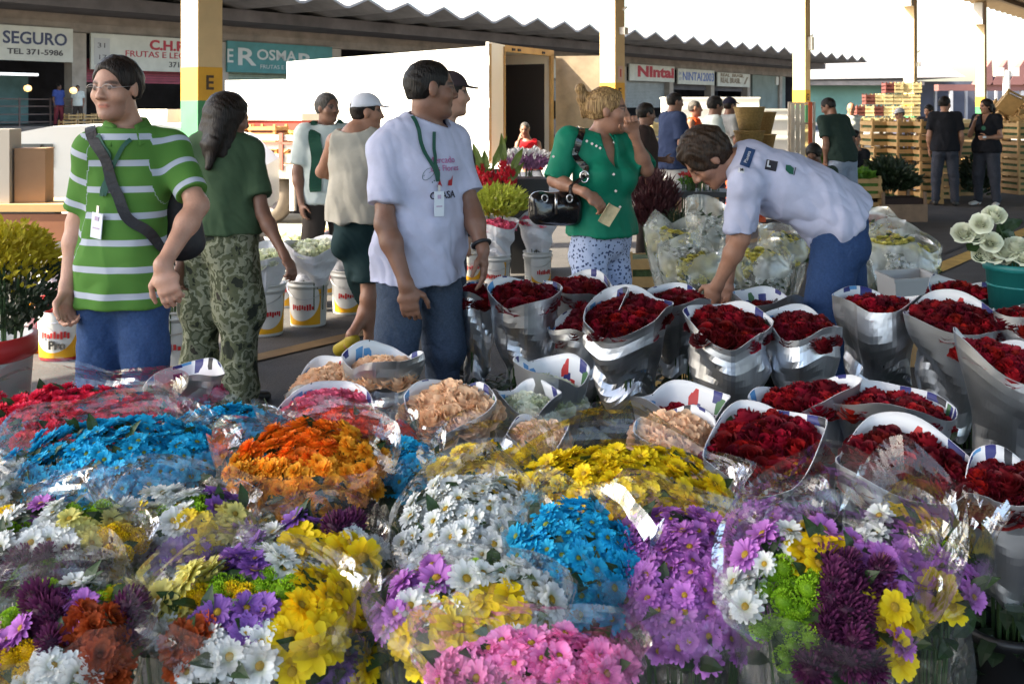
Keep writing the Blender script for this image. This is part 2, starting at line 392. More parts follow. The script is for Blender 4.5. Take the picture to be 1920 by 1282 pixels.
    def leg(Fd, sd, e=0, frac=2.0, k=.035, flare=0.):
        A, B, C = j['hip_'+sd], j['kn_'+sd], j['an_'+sd]
        r0, r1, r2, r3 = .088*s*build, .058*s*build, .056*s*build, .037*s
        if female: r0 *= 1.04
        t = min(frac, 1.0); E = A+(B-A)*t; rr = r0+(r1-r0)*t
        Fd.cap(A, E, r0, r0, rr+flare, rr+flare, None, k, e=e)
        if frac > 1.0:
            t = frac-1.0; bk = unit(np.cross(r, C-B)); Mp = B+(C-B)*min(.28, t)-bk*.012*s*(0 if e > .01 else 1)
            Fd.cap(B, Mp, r1, r1, r2, r2, None, k, e=e)
            if t > .28:
                E = B+(C-B)*t; rr = r2+(r3-r2)*(t-.28)/.72
                Fd.cap(Mp, E, r2, r2, rr+flare, rr+flare, None, k, e=e)
    pts = np.array([v for k_, v in j.items()]+[HP(0, 0, .14), HP(0, .13, 0), HP(0, -.12, 0)])
    lo, hi = pts.min(0)-.17, pts.max(0)+.17; lo[2] = max(lo[2], -.02-0*z0)
    # ---------------- body
    B = Field(lo, hi, h)
    torso(B, -.012); neckdir = unit(hc-j['neck'])
    B.cap(j['neck']-neckdir*.03*s, HP(0, -.022, -.06), .056*s*(.86 if female else 1), .056*s*(.86 if female else 1), .055*q*(.86 if female else 1), .056*q*(.86 if female else 1), None, .03)
    for sd, ia in (('r', 0), ('l', 1)):
        arm(B, sd, -.004); hand(B, sd, grip[ia])
        leg(B, sd, -.006)
        bare = feet is None
        B.cap(j['an_'+sd], j['an_'+sd]+(j['toe_'+sd]-j['an_'+sd])*.15-up*.045*s, .034*s, .034*s, .034*s, .03*s, r, .03)
        B.cap(j['an_'+sd]-up*.05*s, j['toe_'+sd], .032*s, .03*s, .04*s, .018*s, r, .03)
    B.ell(HP(0, -.012, .032), np.array((.073, .094, .084))*q, HA, .02)
    B.ell(HP(0, .022, -.03), np.array((.060, .066, .088))*q, HA, .025)
    B.cap(HP(-.024, .028, -.084), HP(.024, .028, -.084), .034*q, .024*q, .034*q, .024*q, hf, .025)
    B.ell(HP(0, .066, -.098), np.array((.024, .020, .018))*q, HA, .02)
    B.cap(HP(-.034, .071, .022), HP(.034, .071, .022), .014*q, .010*q, .014*q, .010*q, hf, .015)
    for g in (-1, 1):
        B.ell(HP(g*.031, .094, .004), np.array((.019, .012, .011))*q, HA, .012, neg=True)
        B.ell(HP(g*.031, .077, .004), np.array((.014, .012, .010))*q, HA, .004)
        B.ell(HP(g*.042, .052, -.025), np.array((.026, .026, .026))*q, HA, .02)
        B.ell(HP(g*.076, -.006, -.004), np.array((.009, .019, .032))*q, HA, .008)
        B.ell(HP(g*.014, .093, -.031), np.array((.010, .011, .009))*q, HA, .008)
    B.cap(HP(0, .083, .012), HP(0, .104, -.026), .009*q, .010*q, .013*q, .011*q, hr, .010)
    B.cap(HP(-.016, .079, -.056), HP(.016, .079, -.056), .008*q, .0055*q, .008*q, .0055*q, hf, .007)
    B.cap(HP(-.013, .078, -.066), HP(.013, .078, -.066), .008*q, .006*q, .008*q, .006*q, hf, .007)
    V, Q = B.net(); V = relax(V, Q, 1)
    me = mesh('person', V, Q, SK[skin], True)
    # pigment (lips, brows, eyes, nails, stubble) and painted shade in nostrils and mouth line
    d = V-hc; lx, ly, lz = d @ hr/q, d @ hf/q, d @ hu/q; C = np.ones((len(V), 3)); near = (np.abs(lx) < .09) & (ly > .03) & (np.abs(lz) < .13)
    def mixc(m, c):
        nonlocal C; m = (m*near)[:, None]; C = C*(1-m)+np.array(c)*m
    if beard: mixc(sstep(-.030, -.05, lz)*beard, (.42, .40, .42))
    mixc(sstep(.026, .018, np.abs(lx))*sstep(.0105, .006, np.abs(lz+.061+5*lx*lx)), (.92, .60, .60))
    mixc(sstep(.027, .022, np.abs(lx))*sstep(.003, .0015, np.abs(lz+.0605+6*lx*lx)), (.36, .26, .26))
    mixc(sstep(.010, .006, np.abs(np.abs(lx)-.012))*sstep(.006, .003, np.abs(lz+.035))*(ly > .088), (.5, .42, .42))
    ax_ = np.abs(np.abs(lx)-.033)
    mixc(sstep(.025, .017, ax_)*sstep(.0085, .004, np.abs(lz-.026+.25*ax_))*(ly > .05), (.16, .13, .12))
    mixc(sstep(.016, .012, ax_)*sstep(.0075, .005, np.abs(lz-.004))*(ly > .06), (.75, .8, .9))
    mixc(sstep(.0085, .006, np.abs(np.abs(lx)-.032))*sstep(.008, .006, np.abs(lz-.004))*(ly > .06), (.08, .06, .06))
    mixc(sstep(.019, .015, ax_)*sstep(.003, .0015, np.abs(lz-.0105))*(ly > .06), (.14, .12, .12))
    color_attr(me, np.clip(C, .03, 1.6))
    o = link('person', me, None, root); tag(o, label, 'person', group)
    pr = Person(); pr.o = o; pr.j = j; pr.HP = HP; pr.HA = HA; pr.root = root; pr.f = f; pr.r = r; pr.s = s; pr.q = q; pr.hc = hc
    # ---------------- shirt
    if top:
        F = Field(lo, hi, h); sl = top.get('slack', .012)
        e = top.get('e', .012)
        hz = top.get('hem', .84)*s if not top.get('tuck') else None
        torso(F, e, slack=sl)
        pd = dims[0]
        if hz is not None and lean < 20:
            F.cap(j['pelvis'], [j['pelvis'][0], j['pelvis'][1], hz-.03], pd[0]+sl*1.1+.016, pd[1]+sl*1.1+.014, pd[0]+sl*1.25+.022, pd[1]+sl*1.25+.022, r, .05, e=e)
        elif lean >= 20: 
            dn = unit(spine[0]-spine[1]); F.cap(j['pelvis'], j['pelvis']+dn*.08, pd[0]+sl, pd[1]+sl, pd[0]+sl*1.2, pd[1]+sl*1.2, r, .05, e=e)
        fr = top.get('sleeve', .7)
        if isinstance(fr, (int, float)): fr = (fr, fr)
        sleeves = []
        for sd, ff in (('r', fr[0]), ('l', fr[1])):
            if ff > 0:
                F2 = Field(lo, hi, h); arm(F2, sd, e+.003, ff, .04, flare=top.get('flare', .010) if ff < 1.05 else .004)
                A, Bq, Cq = j['sh_'+sd], j['el_'+sd], j['wr_'+sd]
                ce = A+(Bq-A)*ff if ff <= 1 else Bq+(Cq-Bq)*(ff-1); nrm = unit(Bq-A) if ff <= 1 else unit(Cq-Bq)
                F2.cut(ce, nrm); sleeves.append(F2)
            else:
                F.cap(j['sh_'+sd]+r*(.03 if sd == 'r' else -.03)*s, j['sh_'+sd]+r*(.10 if sd == 'r' else -.10)*s-up*.05*s, .085*s, .085*s, .09*s, .09*s, None, .01, neg=True)
        if hz is not None:
            if lean < 20: F.cut([0, 0, hz], top.get('hemn', (0, 0, -1)))
            else: dn = unit(spine[0]-spine[1]); F.cut(j['pelvis']+dn*.07, dn)
        for F2 in sleeves: F.merge(F2, .035)
        nk = top.get('neck', 'crew')
        nfw = np.cross(up, shr); nfw = nfw if nfw.dot(f) > 0 else -nfw
        spd = unit(j['neck']-j['chest'])
        if nk == 'crew': F.ell(j['neck']+spd*.03*s+nfw*.02*s, np.array((.088, .088, .05))*s, np.array([shr, np.cross(spd, shr), spd]), .01, neg=True)
        elif nk == 'v': F.cap(j['neck']+spd*.05*s+nfw*.05*s, j['chest']*.45+j['up']*.55+nfw*.14*s, .07*s, .08*s, .012*s, .05*s, shr, .01, neg=True); F.ell(j['neck']+spd*.04*s, np.array((.085, .085, .045))*s, np.array([shr, np.cross(spd, shr), spd]), .01, neg=True)
        elif nk == 'tank': F.ell(j['neck']+spd*.03*s+nfw*.0*s, np.array((.105, .11, .075))*s, np.array([shr, np.cross(spd, shr), spd]), .01, neg=True)
        if top.get('collar'):
            pass
        V, Q = F.net(); V = relax(V, Q, 1); N = vnormals(V, Q)
        if h < .012:
            wa = np.stack([V[:, 0]+.25*V[:, 2], V[:, 1]+.2*V[:, 2], V[:, 2]*.55], 1)
            amp = top.get('wr', 1.0)*(.0065*wav(wa, 3+int(px), 4.2)+.006*(.5-np.abs(wav(wa[:, [1, 2, 0]], 5+int(px), 5.5)))+.003*np.abs(wav(wa, 6+int(px), 11)))
            wz = sstep(j['chest'][2]+.05, j['pelvis'][2], V[:, 2])*.6+.55
            an_ = np.arctan2(V[:, 1]-j['pelvis'][1], V[:, 0]-j['pelvis'][0]); drape = np.sin(an_*6+1.6*wav(wa, 9+int(px), 2.2)+px)*np.clip(.4+.6*wav(wa, 31+int(px), 2.5), 0, 1)
            amp = amp+(.0065*drape*sstep(j['chest'][2]+.02, j['pelvis'][2]-.05, V[:, 2]) if lean < 20 else .005*np.sin(38*(V @ unit(np.array(spine[2])-spine[0]))+3*wav(wa, 9, 2.5))*np.clip(wav(wa, 8, 2.0), 0, 1))
            V = V+N*(amp*wz)[:, None]
        me = mesh('shirt', V, Q, top['mat'], True)
        if top.get('stripes'):
            # running coordinate: height on the trunk, distance along the sleeve on the arms
            sc = V[:, 2].copy()
            for sd in 'rl':
                A, Bq = j['sh_'+sd], j['el_'+sd]; u = unit(Bq-A); t = (V-A) @ u
                dist = np.linalg.norm(V-A-np.outer(np.clip(t, -.02, 9), u), axis=1)
                out = (V-A) @ (r if sd == 'r' else -r)
                m = (out > -.028*s+.16*np.maximum(t, 0)) & (t > -.05) & (dist < .11)
                sc = np.where(m, A[2]+.055-t*1.0, sc)
            float_attr(me, 'sc', sc)
        pr.shirt = link('shirt', me, o); pr.bv = BVHTree.FromPolygons([Vector(v) for v in V], [tuple(x) for x in Q])
        if top.get('collar'):
            cm = MB(); R0 = np.array([shr, nfw, unit(np.cross(shr, nfw))]); cc = j['neck']+spd*.012*s
            def cf(u, v):
                c0_, c1_ = top.get('cspan', (25, 310)); an = rad(c0_+u*c1_)+math.pi/2; rr = (.064+.040*v)*s; op = abs(u-.5)*2
                hgt = .036*(1-v)-.030*v*1.2-.028*op**3*(1 if c1_ > 200 else .3)
                p = cc+shr*rr*math.cos(an)*1.02+nfw*(rr*math.sin(an)+.012*s+.02*op**4)+spd*hgt*s
                return Vector(p)
            cm.grid(cf, 28, 4); ob = cm.build('collar', top.get('cmat', top['mat']), o, True)
            sm = ob.modifiers.new('t', 'SOLIDIFY'); sm.thickness = .005
    if bottom:
        kind = bottom.get('kind', 'long'); e = bottom.get('e', .012)
        frac = {'long': 1.97, 'shorts': 1.02, 'capri': 1.35, 'mid': .9}[kind]; fl = bottom.get('flare', .012)
        F = Field(lo, hi, h); wz = j['waist']*.42+j['pelvis']*.58
        F.cap(j['pelvis']-(j['waist']-j['pelvis'])*.15, wz, dims[0][0], dims[0][1], dims[0][0]*.96, dims[0][1]*.98, r, .04, e=e-.004)
        F.cap(j['hip_l']*.5+j['hip_r']*.5, j['pelvis'], dims[0][0]*.92, dims[0][1]*.98, dims[0][0], dims[0][1], r, .04, e=e-.004)
        bt = -f*.05*s
        for sd in 'lr': F.ell(j['hip_'+sd]*.9+bt+up*.015, (.085*s*build,)*3, None, .04, e=e*.5)
        for sd in 'lr':
            if frac > 1.9: leg(F, sd, e, frac, .04, flare=fl); continue
            F2 = Field(lo, hi, h); leg(F2, sd, e, frac, .02, flare=fl+.012)
            A, Bq, Cq = j['hip_'+sd], j['kn_'+sd], j['an_'+sd]
            F2.cut(A+(Bq-A)*frac if frac <= 1 else Bq+(Cq-Bq)*(frac-1), unit(Bq-A) if frac <= 1 else unit(Cq-Bq)); F.merge(F2, .03)
        ud = unit(j['waist']-j['pelvis']); F.cut(wz+ud*.035, ud)
        V, Q = F.net(); V = relax(V, Q, 1); N = vnormals(V, Q)
        if h < .012:
            wa = np.stack([V[:, 0]*1.2+.4*V[:, 2], V[:, 1]*1.2, V[:, 2]*.8], 1)
            V = V+N*(bottom.get('wr', 1)*(.004*wav(wa, 11+int(px), 5)+.003*np.abs(wav(wa, 12+int(px), 9))))[:, None]
        link('trousers' if kind != 'shorts' else 'shorts', mesh('trousers', V, Q, bottom['mat'], True), o)
    if shoes:
        for sd in 'lr':
            F = Field(np.minimum(j['an_'+sd], j['toe_'+sd])-.11, np.maximum(j['an_'+sd], j['toe_'+sd])+.11, min(h, .009)); an, to = j['an_'+sd], j['toe_'+sd]
            F.cap(an-up*.03*s, an-up*.05*s, .042*s, .045*s, .04*s, .045*s, r, .02)
            F.cap(an-up*.045*s-(to-an)*.15, to+(to-an)*.1, .038*s, .036*s, .043*s, .03*s, r, .02)
            V, Q = F.net(); V[:, 2] = np.maximum(V[:, 2], min(an[2]-.083*s, 0.002)); V = relax(V, Q, 1)
            link('shoe', mesh('shoe', V, Q, shoes, True), o)
    # ---------------- hair, cap
    if hair:
        kind, hm = hair; F = Field(hc-.36*q, hc+.24*q, min(h, .0085))
        vol = {'short': .010, 'buzz': .004, 'full': .022, 'long': .016, 'bun': .008, 'tail': .010}.get(kind, .01)*q
        F.ell(HP(0, -.014, .034), np.array((.073, .094, .084))*q, HA, .01, e=vol)
        F.cap(HP(0, -.05, -.02), HP(0, -.055, .02), .062*q, .045*q, .068*q, .05*q, hr, .02, e=vol*.7)
        fh = .088
        F.ell(HP(0, .115, -.045), np.array((.082 if kind != 'full' else .072, .090, fh+.045))*q, HA, .012, neg=True)
        for g in (-1, 1): F.ell(HP(g*.088, .005, -.03), np.array((.022, .026, .036))*q, HA, .008, neg=True)
        if kind in ('short', 'buzz', 'full', 'bun'):
            F.cap(HP(0, -.03, -.15), HP(0, -.031, -.15), .12*q, .12*q, .12*q, .12*q, hr, .01, neg=True) if kind != 'full' else None
            F.ell(HP(0, .03, -.12), np.array((.12, .08, .085))*q, HA, .012, neg=True)
            if kind == 'full': F.ell(HP(0, -.0, -.175), np.array((.12, .13, .10))*q, HA, .012, neg=True)
        if kind == 'long':
            bk = j['up']-nf(r, shr, f)*.11*s
            for g, o_ in ((-1, .05), (0, 0), (1, .05)):
                F.cap(HP(g*.045, -.05, .02), HP(g*.062, -.082-.01*abs(g), -.14), .055*q, .05*q, .05*q, .035*q, hr, .04); F.cap(HP(g*.060, -.082, -.14), HP(g*.075, -.10, -.25), .045*q, .032*q, .02*q, .016*q, hr, .03)
            for g in (-1, 1): F.cap(HP(g*.062, -.01, .03), HP(g*.080, -.03, -.19), .032*q, .05*q, .018*q, .03*q, hr, .02)
        if kind == 'tail':
            F.cap(HP(0, -.08, .04), HP(.0, -.13, -.05), .04*q, .04*q, .03*q, .03*q, hr, .03); F.cap(HP(0, -.13, -.05), HP(0, -.12, -.26), .032*q, .03*q, .012*q, .012*q, hr, .03)
            for g in (-1, 1): F.cap(HP(g*.062, -.02, .03), HP(g*.066, -.05, -.09), .026*q, .04*q, .02*q, .03*q, hr, .02)
        if kind == 'bun':
            F.ell(HP(0, -.125, .065), np.array((.040, .036, .042))*q, HA, .012); F.ell(HP(.01, -.14, .108), np.array((.034, .03, .03))*q, HA, .012)
            F.ell(HP(.0, -.125, .01), np.array((.022, .02, .05))*q, HA, .02)
        V, Q = F.net(); V = relax(V, Q, 1); N = vnormals(V, Q); V = V+N*((.0022 if kind != 'full' else .005)*wav(V, 21, 20)*q)[:, None]
        hb = link('hair', mesh('hair', V, Q, HAIR[hm] if isinstance(hm, str) else hm, True), o); pr.hair = hb
    if cap:
        F = Field(hc-.26*q, hc+.26*q, min(h, .008))
        F.ell(HP(0, -.012, .040), np.array((.080, .101, .088))*q, HA, .01, e=.006)
        F.cut(HP(0, 0, .040), -hu+hf*.10)
        F.cap(HP(0, .082, .046), HP(0, .15, .036), .066*q, .007*q, .052*q, .006*q, hr, .008)
        if cap.get('gap'): F.ell(HP(0, -.12, .052), np.array((.036, .05, .024))*q, HA, .006, neg=True)
        V, Q = F.net(); V = relax(V, Q, 1)
        link('cap', mesh('cap', V, Q, cap['mat'], True), o)
    if glasses:
        g_ = MB()
        for g in (-1, 1):
            c = HP(g*.033, .101, .002); g_.tube([c+(hr*math.cos(t)*.023+hu*math.sin(t)*.017)*q for t in np.linspace(.2, 2.94, 9)], .0006, 4)
            g_.tube([HP(g*.056, .100, .006), HP(g*.078, .05, .008), HP(g*.080, -.005, .008)], .0009, 5)
        g_.tube([HP(-.010, .103, .005), HP(0, .106, .008), HP(.010, .103, .005)], .0012, 5)
        gb = g_.build('glasses', MT_STEEL, o, True)
        l_ = MB()
        for g in (-1, 1):
            c = HP(g*.033, .1015, .002); n0 = len(l_.V); ring = [Vector(c+(hr*math.cos(t)*.0225+hu*math.sin(t)*.0165)*q) for t in np.linspace(0, 6.283, 17)[:-1]]; l_.raw(ring, [tuple(range(16))])
        l_.build('lens', MT_LENS, gb)
    return pr
def nf(r, shr, f):
    n = np.cross([0, 0, 1.], shr); return n if n.dot(f) > 0 else -n
def on_shirt(pr, p, off=.004, d=None):
    """nearest point on the shirt, pushed out"""
    hit = pr.bv.find_nearest(Vector(p)); return hit[0]+hit[1]*off, hit[1]
def strap(pr, pts, width, mat, name, off=.006, n=24):
    pts = [Vector(p) for p in pts]; L_ = []
    for i in range(n+1):
        t = i/n*(len(pts)-1); k = min(int(t), len(pts)-2); L_.append(pts[k].lerp(pts[k+1], t-k))
    Q = [on_shirt(pr, p, off) for p in L_]; b = MB()
    c = [q[0] for q in Q]
    for _ in range(2): c = [c[0]]+[(c[i-1]+c[i]*2+c[i+1])/4 for i in range(1, n)]+[c[-1]]
    V = []
    for i in range(n+1):
        d = (c[min(i+1, n)]-c[max(i-1, 0)]).normalized(); w = d.cross(Q[i][1]).normalized()*width/2; nn = Q[i][1]*.003
        V += [c[i]-w, c[i]+w, c[i]+w+nn, c[i]-w+nn]
    F = [(i*4+k, i*4+(k+1) % 4, (i+1)*4+(k+1) % 4, (i+1)*4+k) for i in range(n) for k in range(4)]+[(3, 2, 1, 0), (n*4, n*4+1, n*4+2, n*4+3)]
    b.raw(V, F); return b, c
def decal(pr, me, o, right, upv, nrm, name, off=.003):
    o, right, upv, nrm = Vector(o), Vector(right).normalized(), Vector(upv).normalized(), Vector(nrm).normalized()
    for v in me.vertices:
        p = o+right*v.co.x+upv*v.co.y; h_ = pr.bv.ray_cast(p+nrm*.25, -nrm)
        v.co = (h_[0]+h_[1]*(off+max(v.co.z, 0)*.2)) if h_[0] else p
    return link(name, me, pr.o)
def plate(w, hgt, mat, nx=8, ny=8):
    b = MB(); b.grid(lambda u, v: Vector(((u-.5)*w, (v-.5)*hgt, 0)), nx, ny); return b.me('plate', mat)
MT_STEEL = M('steel', (.55, .56, .58), .3, 1.)
def lensmat():
    m = bpy.data.materials.new('spectacle_lens'); m.use_nodes = True; t = m.node_tree; t.nodes.remove(t.nodes['Principled BSDF'])
    a = t.nodes.new('ShaderNodeBsdfTransparent'); b = t.nodes.new('ShaderNodeBsdfGlossy'); b.inputs[1].default_value = .05; x = t.nodes.new('ShaderNodeMixShader'); x.inputs[0].default_value = .04
    lk(t, a.outputs[0], x.inputs[1]); lk(t, b.outputs[0], x.inputs[2]); lk(t, x.outputs[0], t.nodes['Material Output'].inputs[0]); return m
MT_LENS = lensmat()
# ------------------------------------------------ flowers
def petalmat(name, c0, c1, var=.12, rough=.55, tl=.25):
    return M(name, c1, rough, attr='c', ramp=[(0, c0), (.55, c1), (1, tuple(min(1, x*1.12+.01) for x in c1))], var=var, spec=.25, tl=tl)
PM = {'yellow': petalmat('petal_yellow', (.62, .38, .01), (.92, .68, .012)), 'paleyellow': petalmat('petal_pale_yellow', (.55, .50, .10), (.78, .72, .22)),
 'white': petalmat('petal_white', (.55, .60, .38), (.80, .82, .80), .06), 'cyan': petalmat('petal_blue', (.012, .28, .50), (.018, .46, .74)),
 'orange': petalmat('petal_orange', (.75, .34, .02), (.90, .21, .010)), 'amber': petalmat('petal_amber', (.75, .38, .03), (.92, .42, .025)), 'redorange': petalmat('petal_red_orange', (.7, .10, .01), (.86, .075, .015)),
 'red': petalmat('petal_crimson', (.50, .012, .035), (.74, .025, .075)), 'lilac': petalmat('petal_lilac', (.36, .09, .40), (.58, .22, .64)), 'violet': petalmat('petal_violet', (.16, .06, .30), (.28, .12, .46)),
 'pink': petalmat('petal_pink', (.75, .12, .46), (.92, .30, .60)), 'plum': petalmat('petal_plum', (.05, .010, .035), (.12, .022, .085)), 'rust': petalmat('petal_rust', (.28, .04, .01), (.42, .07, .014)),
 'green': petalmat('petal_lime', (.16, .32, .01), (.36, .60, .03)), 'rose': petalmat('rose_petal_red', (.05, .001, .003), (.115, .0015, .006), .28, .5, .15), 'rosebright': petalmat('rose_petal_bright', (.11, .002, .005), (.27, .004, .010), .25, .5, .15),
 'peach': petalmat('rose_petal_peach', (.70, .40, .20), (.88, .62, .40), .08), 'rosepink': petalmat('rose_petal_pink', (.5, .05, .12), (.72, .14, .24), .1), 'rosewhite': petalmat('rose_petal_white', (.55, .60, .36), (.80, .82, .68), .05), 'rosegreen': petalmat('rose_petal_pale_green', (.42, .5, .26), (.66, .70, .48), .08)}
CENTRE = M('disc_floret', (.42, .26, .015), .8, bump=(500, .002)); CENTREG = M('disc_green', (.22, .26, .02), .8, bump=(500, .002)); STEM = M('stem_green', (.035, .075, .018), .6, nz=(30, .3)); LEAF = M('leaf_green', (.028, .062, .018), .5, nz=(20, .4), var=.25, tl=.2)
LEAFD = M('leaf_dark', (.018, .036, .014), .5, nz=(20, .4), tl=.15)
def c_attr(me, c):
    a = me.attributes.new('c', 'FLOAT', 'POINT'); a.data.foreach_set('value', np.asarray(c, np.float32))
def daisy_me(name, col, n=16, ln=.031, wd=.0095, layers=((.40, -.60, 1.0), (.80, -.55, .86)), centre=.009, seed=0, cm=None):
    g = random.Random(seed); V = []; F = []; C = []; mi = []
    for li, (pit, cur, sc) in enumerate(layers):
        for k in range(n):
            ph = 6.283*(k+.5*li)/n+g.uniform(-.1, .1); p0 = pit+g.uniform(-.16, .16); L = ln*sc*g.uniform(.88, 1.08); w = wd*g.uniform(.85, 1.15)
            x, z, ns = .004, .001*li, 4; b = len(V); ca, sa = math.cos(ph), math.sin(ph); tw = g.uniform(-.25, .25)
            for i in range(ns+1):
                t = i/ns; ang = p0+cur*t
                if i: x += L/ns*math.cos(ang); z += L/ns*math.sin(ang)
                hw = w*.5*(.45+.85*math.sin(math.pi*min(.95, .12+.70*t)))*(1 if t < .95 else .62)
                for s_, dz in ((-1, .0016), (0, -.0006), (1, .0016)):
                    V.append((x*ca-s_*hw*sa, x*sa+s_*hw*ca, z+dz+s_*hw*tw)); C.append(t)
            for i in range(ns):
                for q in (0, 1): F.append((b+i*3+q, b+i*3+q+1, b+i*3+q+4, b+i*3+q+3)); mi.append(0)
    if centre:
        b = len(V); m = 10
        for r_, z_ in ((1, .002), (.75, .0055), (.35, .0075)):
            for k in range(m): V.append((centre*r_*math.cos(6.283*k/m), centre*r_*math.sin(6.283*k/m), z_)); C.append(0)
        for j_ in range(2):
            for k in range(m): F.append((b+j_*m+k, b+j_*m+(k+1) % m, b+(j_+1)*m+(k+1) % m, b+(j_+1)*m+k)); mi.append(1)
        F.append(tuple(b+2*m+k for k in range(m))); mi.append(1)
    me = mesh(name, V, F, [PM[col], cm or CENTRE], True, mi); c_attr(me, C); return me
def pom_me(name, col, r=.03, n=90, ln=.014, wd=.0055, seed=0):
    """ball of short petals"""
    g = random.Random(seed); V = []; F = []; C = []
    for k in range(n):
        zz = 1-1.55*(k+.5)/n; ph = k*2.39996; q = math.sqrt(max(0, 1-zz*zz)); d = Vector((q*math.cos(ph), q*math.sin(ph), zz)); d = (d+Vector((g.uniform(-.1, .1), g.uniform(-.1, .1), g.uniform(-.1, .1)))).normalized()
        t = d.orthogonal().normalized(); t.rotate(Matrix.Rotation(g.uniform(0, 6.28), 3, d)); u = d.cross(t); c = d*(r-ln*.9); b = len(V); up = Vector((0, 0, 1))
        for i, (s, w) in enumerate(((0, .5), (.6, 1), (1, .55))):
            p = c+(d*(1-.25*s)+up*.25*s)*ln*s*1.4
            V += [p-t*wd*w*.5, p+t*wd*w*.5]; C += [s, s]
        F += [(b, b+1, b+3, b+2), (b+2, b+3, b+5, b+4)]
    b = len(V); m = 10
    for j_ in range(5):
        th = math.pi*.72*j_/4
        for k in range(m): V.append((r*.72*math.sin(th+.01)*math.cos(6.283*k/m), r*.72*math.sin(th+.01)*math.sin(6.283*k/m), r*.72*math.cos(th))); C.append(0)
    for j_ in range(4):
        for k in range(m): F.append((b+j_*m+k, b+j_*m+(k+1) % m, b+(j_+1)*m+(k+1) % m, b+(j_+1)*m+k))
    me = mesh(name, V, F, PM[col], True); c_attr(me, C); return me
def rose_me(name, col, r=.031, open_=1.0, seed=0):
    g = random.Random(seed); V = []; F = []; C = []
    for li, (n, rr, hgt, al, curl) in enumerate(((3, .22, 1.25, 1.25, .0), (3, .40, 1.25, 1.15, .05), (4, .58, 1.18, .95, .14), (5, .76, 1.05, .85, .28), (5, .92, .85, .85, .45))):
        for k in range(n):
            p0 = 6.283*k/n+li*.9+g.uniform(-.2, .2); b = len(V); nu, nv = 5, 4; hg = hgt*g.uniform(.92, 1.06)
            for j_ in range(nv+1):
                v = j_/nv
                for i in range(nu+1):
                    u = i/nu*2-1; rad_ = rr*(.45+.62*math.sin(min(1, v*1.15)*1.5)) + curl*open_*max(0, v-.62)**1.5*2.6
                    hh = hg*(v*(1-.16*u*u*v)) - curl*.5*max(0, v-.7)*2; ww = al*(.75+.35*math.sin(math.pi*v*.8))
                    ph = p0+u*ww; rad_ *= 1+.05*u*(1 if li % 2 else -1)+.03*math.sin(u*7+k)*v
                    V.append((rad_*r*math.cos(ph), rad_*r*math.sin(ph), r*(hh*1.25-.62))); C.append(max(0, min(1, .25+.12*li+.4*v*v)))
            w = nu+1
            F += [(b+j_*w+i, b+j_*w+i+1, b+(j_+1)*w+i+1, b+(j_+1)*w+i) for j_ in range(nv) for i in range(nu)]
    me = mesh(name, V, F, PM[col], True); c_attr(me, C); return me
FL = {}
def flower(kind, col, k):
    key = (kind, col, k)
    if key not in FL:
        sd = hash(col) % 97+k*13 if False else sum(map(ord, col))+k*13
        if kind == 'daisy': FL[key] = daisy_me('daisy', col, 14+k, seed=sd, cm=CENTREG if col in ('cyan',) else CENTRE)
        elif kind == 'mum': FL[key] = daisy_me('chrysanthemum', col, 16, ln=.03, wd=.009, layers=((.15, -.5, 1.05), (.55, -.35, .95), (.95, -.3, .78), (1.25, -.2, .55)), centre=0, seed=sd)
        elif kind == 'pom': FL[key] = pom_me('pompon', col, .031, 110, .016, .0055, sd)
        elif kind == 'button': FL[key] = pom_me('button_flower', col, .023, 220, .004, .0032, sd)
        elif kind == 'rose': FL[key] = rose_me('rose', col, .031, .7+.35*k, sd)
        elif kind == 'star': FL[key] = daisy_me('daisy', col, 12, ln=.036, wd=.016, layers=((.3, -.45, 1.0),), centre=.012, seed=sd)
    return FL[key]
NAMES = {'daisy': 'daisy', 'mum': 'chrysanthemum', 'pom': 'pompon', 'button': 'button_flower', 'rose': 'rose', 'star': 'daisy'}
# ------------------------------------------------ wrapping materials
def foilmat():
    m = M('silver_foil', (.62, .64, .68), .40, 1.0); t = m.node_tree; N = t.nodes; b = N['Principled BSDF']; tc = N.new('ShaderNodeTexCoord')
    n = N.new('ShaderNodeTexNoise'); n.inputs['Scale'].default_value = 9; n.inputs['Detail'].default_value = 3; lk(t, tc.outputs['Object'], n.inputs['Vector'])
    n2 = N.new('ShaderNodeTexVoronoi'); n2.inputs['Scale'].default_value = 14; n2.feature = 'SMOOTH_F1'; lk(t, tc.outputs['Object'], n2.inputs['Vector'])
    a = N.new('ShaderNodeMath'); a.operation = 'ADD'; lk(t, n.outputs[0], a.inputs[0]); lk(t, n2.outputs[0], a.inputs[1])
    bp = N.new('ShaderNodeBump'); bp.inputs['Distance'].default_value = .006; bp.inputs['Strength'].default_value = .5; lk(t, n.outputs[0], bp.inputs['Height']); lk(t, bp.outputs[0], b.inputs['Normal'])
    r = N.new('ShaderNodeMapRange'); r.inputs[3].default_value = .28; r.inputs[4].default_value = .48; lk(t, n.outputs[0], r.inputs[0]); lk(t, r.outputs[0], b.inputs['Roughness']); return m
FOIL = foilmat()
